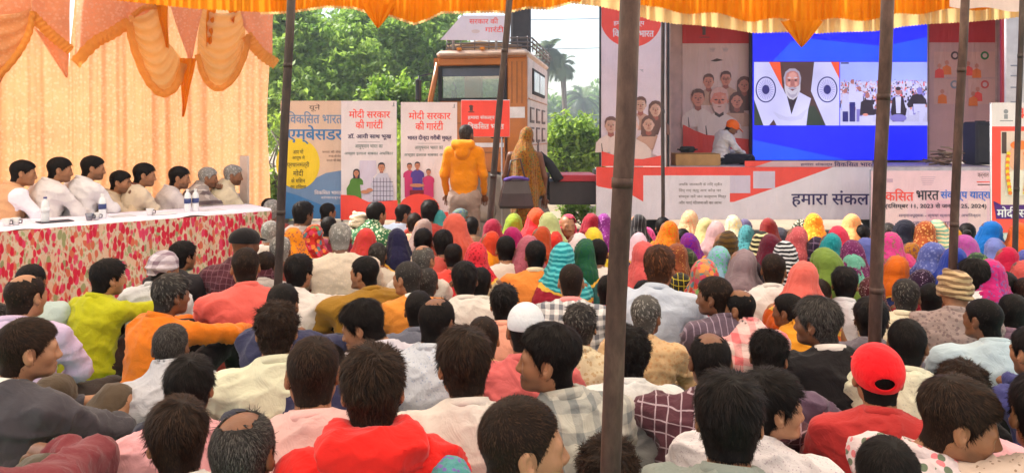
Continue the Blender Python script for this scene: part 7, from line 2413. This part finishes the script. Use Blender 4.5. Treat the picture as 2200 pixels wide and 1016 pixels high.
P_('large black head directly behind the rusty pole', 1872, 640, 0, 0, 'thick', 'k', c1=(120, 110, 120), h=112)
P_('man with greying brown hair in a cream shirt right of the rusty pole', 1946, 598, 5, 5, 'gray', 's', 'cross', c1=(240, 230, 200), h=98, wd=1.15, skin=2)
P_('narrow dark-cropped head between the greying man and the turban', 2000, 606, 5, 5, 'buzz', 'k', pat='check', c1=(250, 120, 96), c2=(236, 90, 80), h=92)
P_('man in a large rolled cream turban', 2054, 582, -5, 0, None, 'k', 'cross', pat='print', c1=(170, 150, 146), c2=(120, 100, 100), hat='turban', hatc=('stripes', (196, 166, 126), (120, 92, 66)), h=112, wd=1.0)
P_('black-haired man in white collar beyond the cream turban', 2107, 556, -45, -20, 'thick', 'k', c1=(240, 238, 240), h=88)
P_('black-haired head right of the white collar', 2160, 583, 0, 0, 'short', 'k', c1=(150, 60, 80), h=92)
P_('dark head over the shaven man\'s right shoulder', 2176, 630, 10, 5, 'short', 'k', c1=(140, 110, 130), h=100)
P_('reddish-clad head cut off by the right edge', 2208, 596, 0, 0, 'short', 'b', c1=(150, 70, 96), h=94)

# --- the people at the table, on chairs
TG = 'guests seated behind the long table'
CH = []
for (lab, x, y, face, body, hair, hc, pose, sty, pat, c1, c2, h, wd, col) in (
    ('guest in a peach waistcoat at the left end of the table', 40, 341, 96, 72, 'short', 'k', 'chair', 'shirt', 'vest', (232, 176, 132), (234, 226, 236), 60, 1.0, None),
    ('bearded guest in white shirt, second from the left at the table', 119, 335, 94, 66, 'short', 'k', 'chair', 'shirt', 'plain', (238, 230, 230), W_, 62, 1.15, None),
    ('tallest guest in white shirt looking down, third from the left', 190, 332, 92, 60, 'short', 'k', 'chair', 'shirt', 'plain', (240, 234, 236), W_, 62, 1.1, None),
    ('small smiling guest with a hand at his mouth, fourth from the left', 252, 364, 110, 95, 'short', 'k', 'chin', 'shirt', 'plain', (214, 190, 160), W_, 56, .95, None),
    ('guest in cream shirt with a brown checked scarf round his neck', 302, 348, 94, 70, 'short', 'k', 'chair', 'shirt', 'plain', (224, 204, 178), W_, 60, 1.1, (110, 60, 50)),
    ('guest in pale grey shirt leaning forward, third from the right', 378, 355, 100, 75, 'short', 'k', 'chair', 'shirt', 'plain', (220, 208, 206), W_, 58, 1.0, None),
    ('white-haired guest in black and white shawl with a raised hand', 440, 357, 100, 70, 'gray', 'w', 'chin', 'shawl', 'tartan', (220, 206, 196), (60, 30, 44), 54, .95, None),
    ('white-haired guest in cream shawl at the right end of the table', 494, 352, 98, 72, 'gray', 'w', 'chair', 'shawl', 'plain', (226, 210, 180), (40, 26, 34), 54, .95, None),
):
    P_(lab, x, y, face, body, hair, hc, pose, sty, pat, c1, c2, h=h, Y=line_pt(x, .92).y, ks=1.04 if h > 57 else .99, wd=wd, zbase=0.3, group=TG, hatc=col, skin=(0 if 'white-haired' not in lab else 1), lod='mid', pitch=10)
P_('black-haired person bowed at the far end of the table', 560, 417, 60, 40, 'short', 'k', 'cross', c1=(60, 50, 60), h=52, pitch=40)
P_('grey-haired person just beyond the far end of the table', 580, 428, 30, 10, 'gray', 'w', c1=(150, 60, 50), h=56)

# --- people standing and the man on the truck
yj = P_('standing man in a yellow-orange hooded jacket seen from behind', 998, 266, 28, 10, 'short', 's', 'stand', 'hood', c1=(244, 146, 18), Y=7.75, zbase=0.8, wd=1.0, group=None, lod='mid', pants=(156, 134, 124), skin=2, ks=.94)
yw = P_('standing woman in a yellow flowered veil with brown patterned cloth over her head', 1128, 272, 20, 5, pose='stand', veil=dict(c=(150, 98, 26), c2=(96, 44, 20), pat='floral', sc=1.6, full=.74), c1=(220, 180, 60), h=46, Y=7.9, zbase=.8, group=None, lod='mid', skin=4, ks=.96, pitch=5)
SC = person('man sitting cross-legged on the stage in white T-shirt and orange cap, looking down', 1562, 252, 70, 62, 'short', 'k', 'cross', 'none', c1=(238, 230, 228), h=36, Y=10.75, zbase=zF + .002, group=None, hat='ball', hatc=(250, 110, 30), lod='near', pitch=34, pants=(34, 32, 44), skin=1, wd=.92, ks=.92)
# the bag the standing woman holds
c = at(1108, 443, 7.6)
root = empty('handbag', (c.x, 7.42, c.z), .1, 'large black-brown handbag with a violet rim held by the standing woman', 'bag')
mb = MB()
V = []; 
for (z, wx, dy_) in ((0, .175, .075), (.03, .18, .09), (.16, .155, .085), (.28, .125, .05), (.30, .12, .04)):
    for (sx, sy) in ((-1, -1), (-.5, -1.15), (.5, -1.15), (1, -1), (1, 1), (0, 1.1), (-1, 1)): V.append((sx * wx, sy * dy_, z))
Fc = [list(range(6, -1, -1)), list(range(28, 35))]
for k_ in range(4):
    for i in range(7): Fc.append((k_ * 7 + i, k_ * 7 + (i + 1) % 7, (k_ + 1) * 7 + (i + 1) % 7, (k_ + 1) * 7 + i))
mb.add(V, Fc, 0, False); mb.build('bag_body', plain('bag_leather', (.045, .030, .035), .45, .5, bstr=.2), root)
mb = MB(); mb.tube([(-.12, -.04, .30), (-.04, -.06, .325), (.06, -.06, .32), (.125, -.03, .30), (.08, .05, .31), (-.08, .05, .31), (-.12, -.04, .30)], .018, 8); mb.build('rim', plain('violet_cloth', (.10, .06, .30), .8), root)
mb = MB(); mb.tube([(-.09, 0, .31), (-.05, .02, .50), (.05, .03, .52), (.10, .02, .31)], .009, 6); mb.build('strap', plain('bag_leather', (.045, .030, .035), .45, .5, bstr=.2), root)
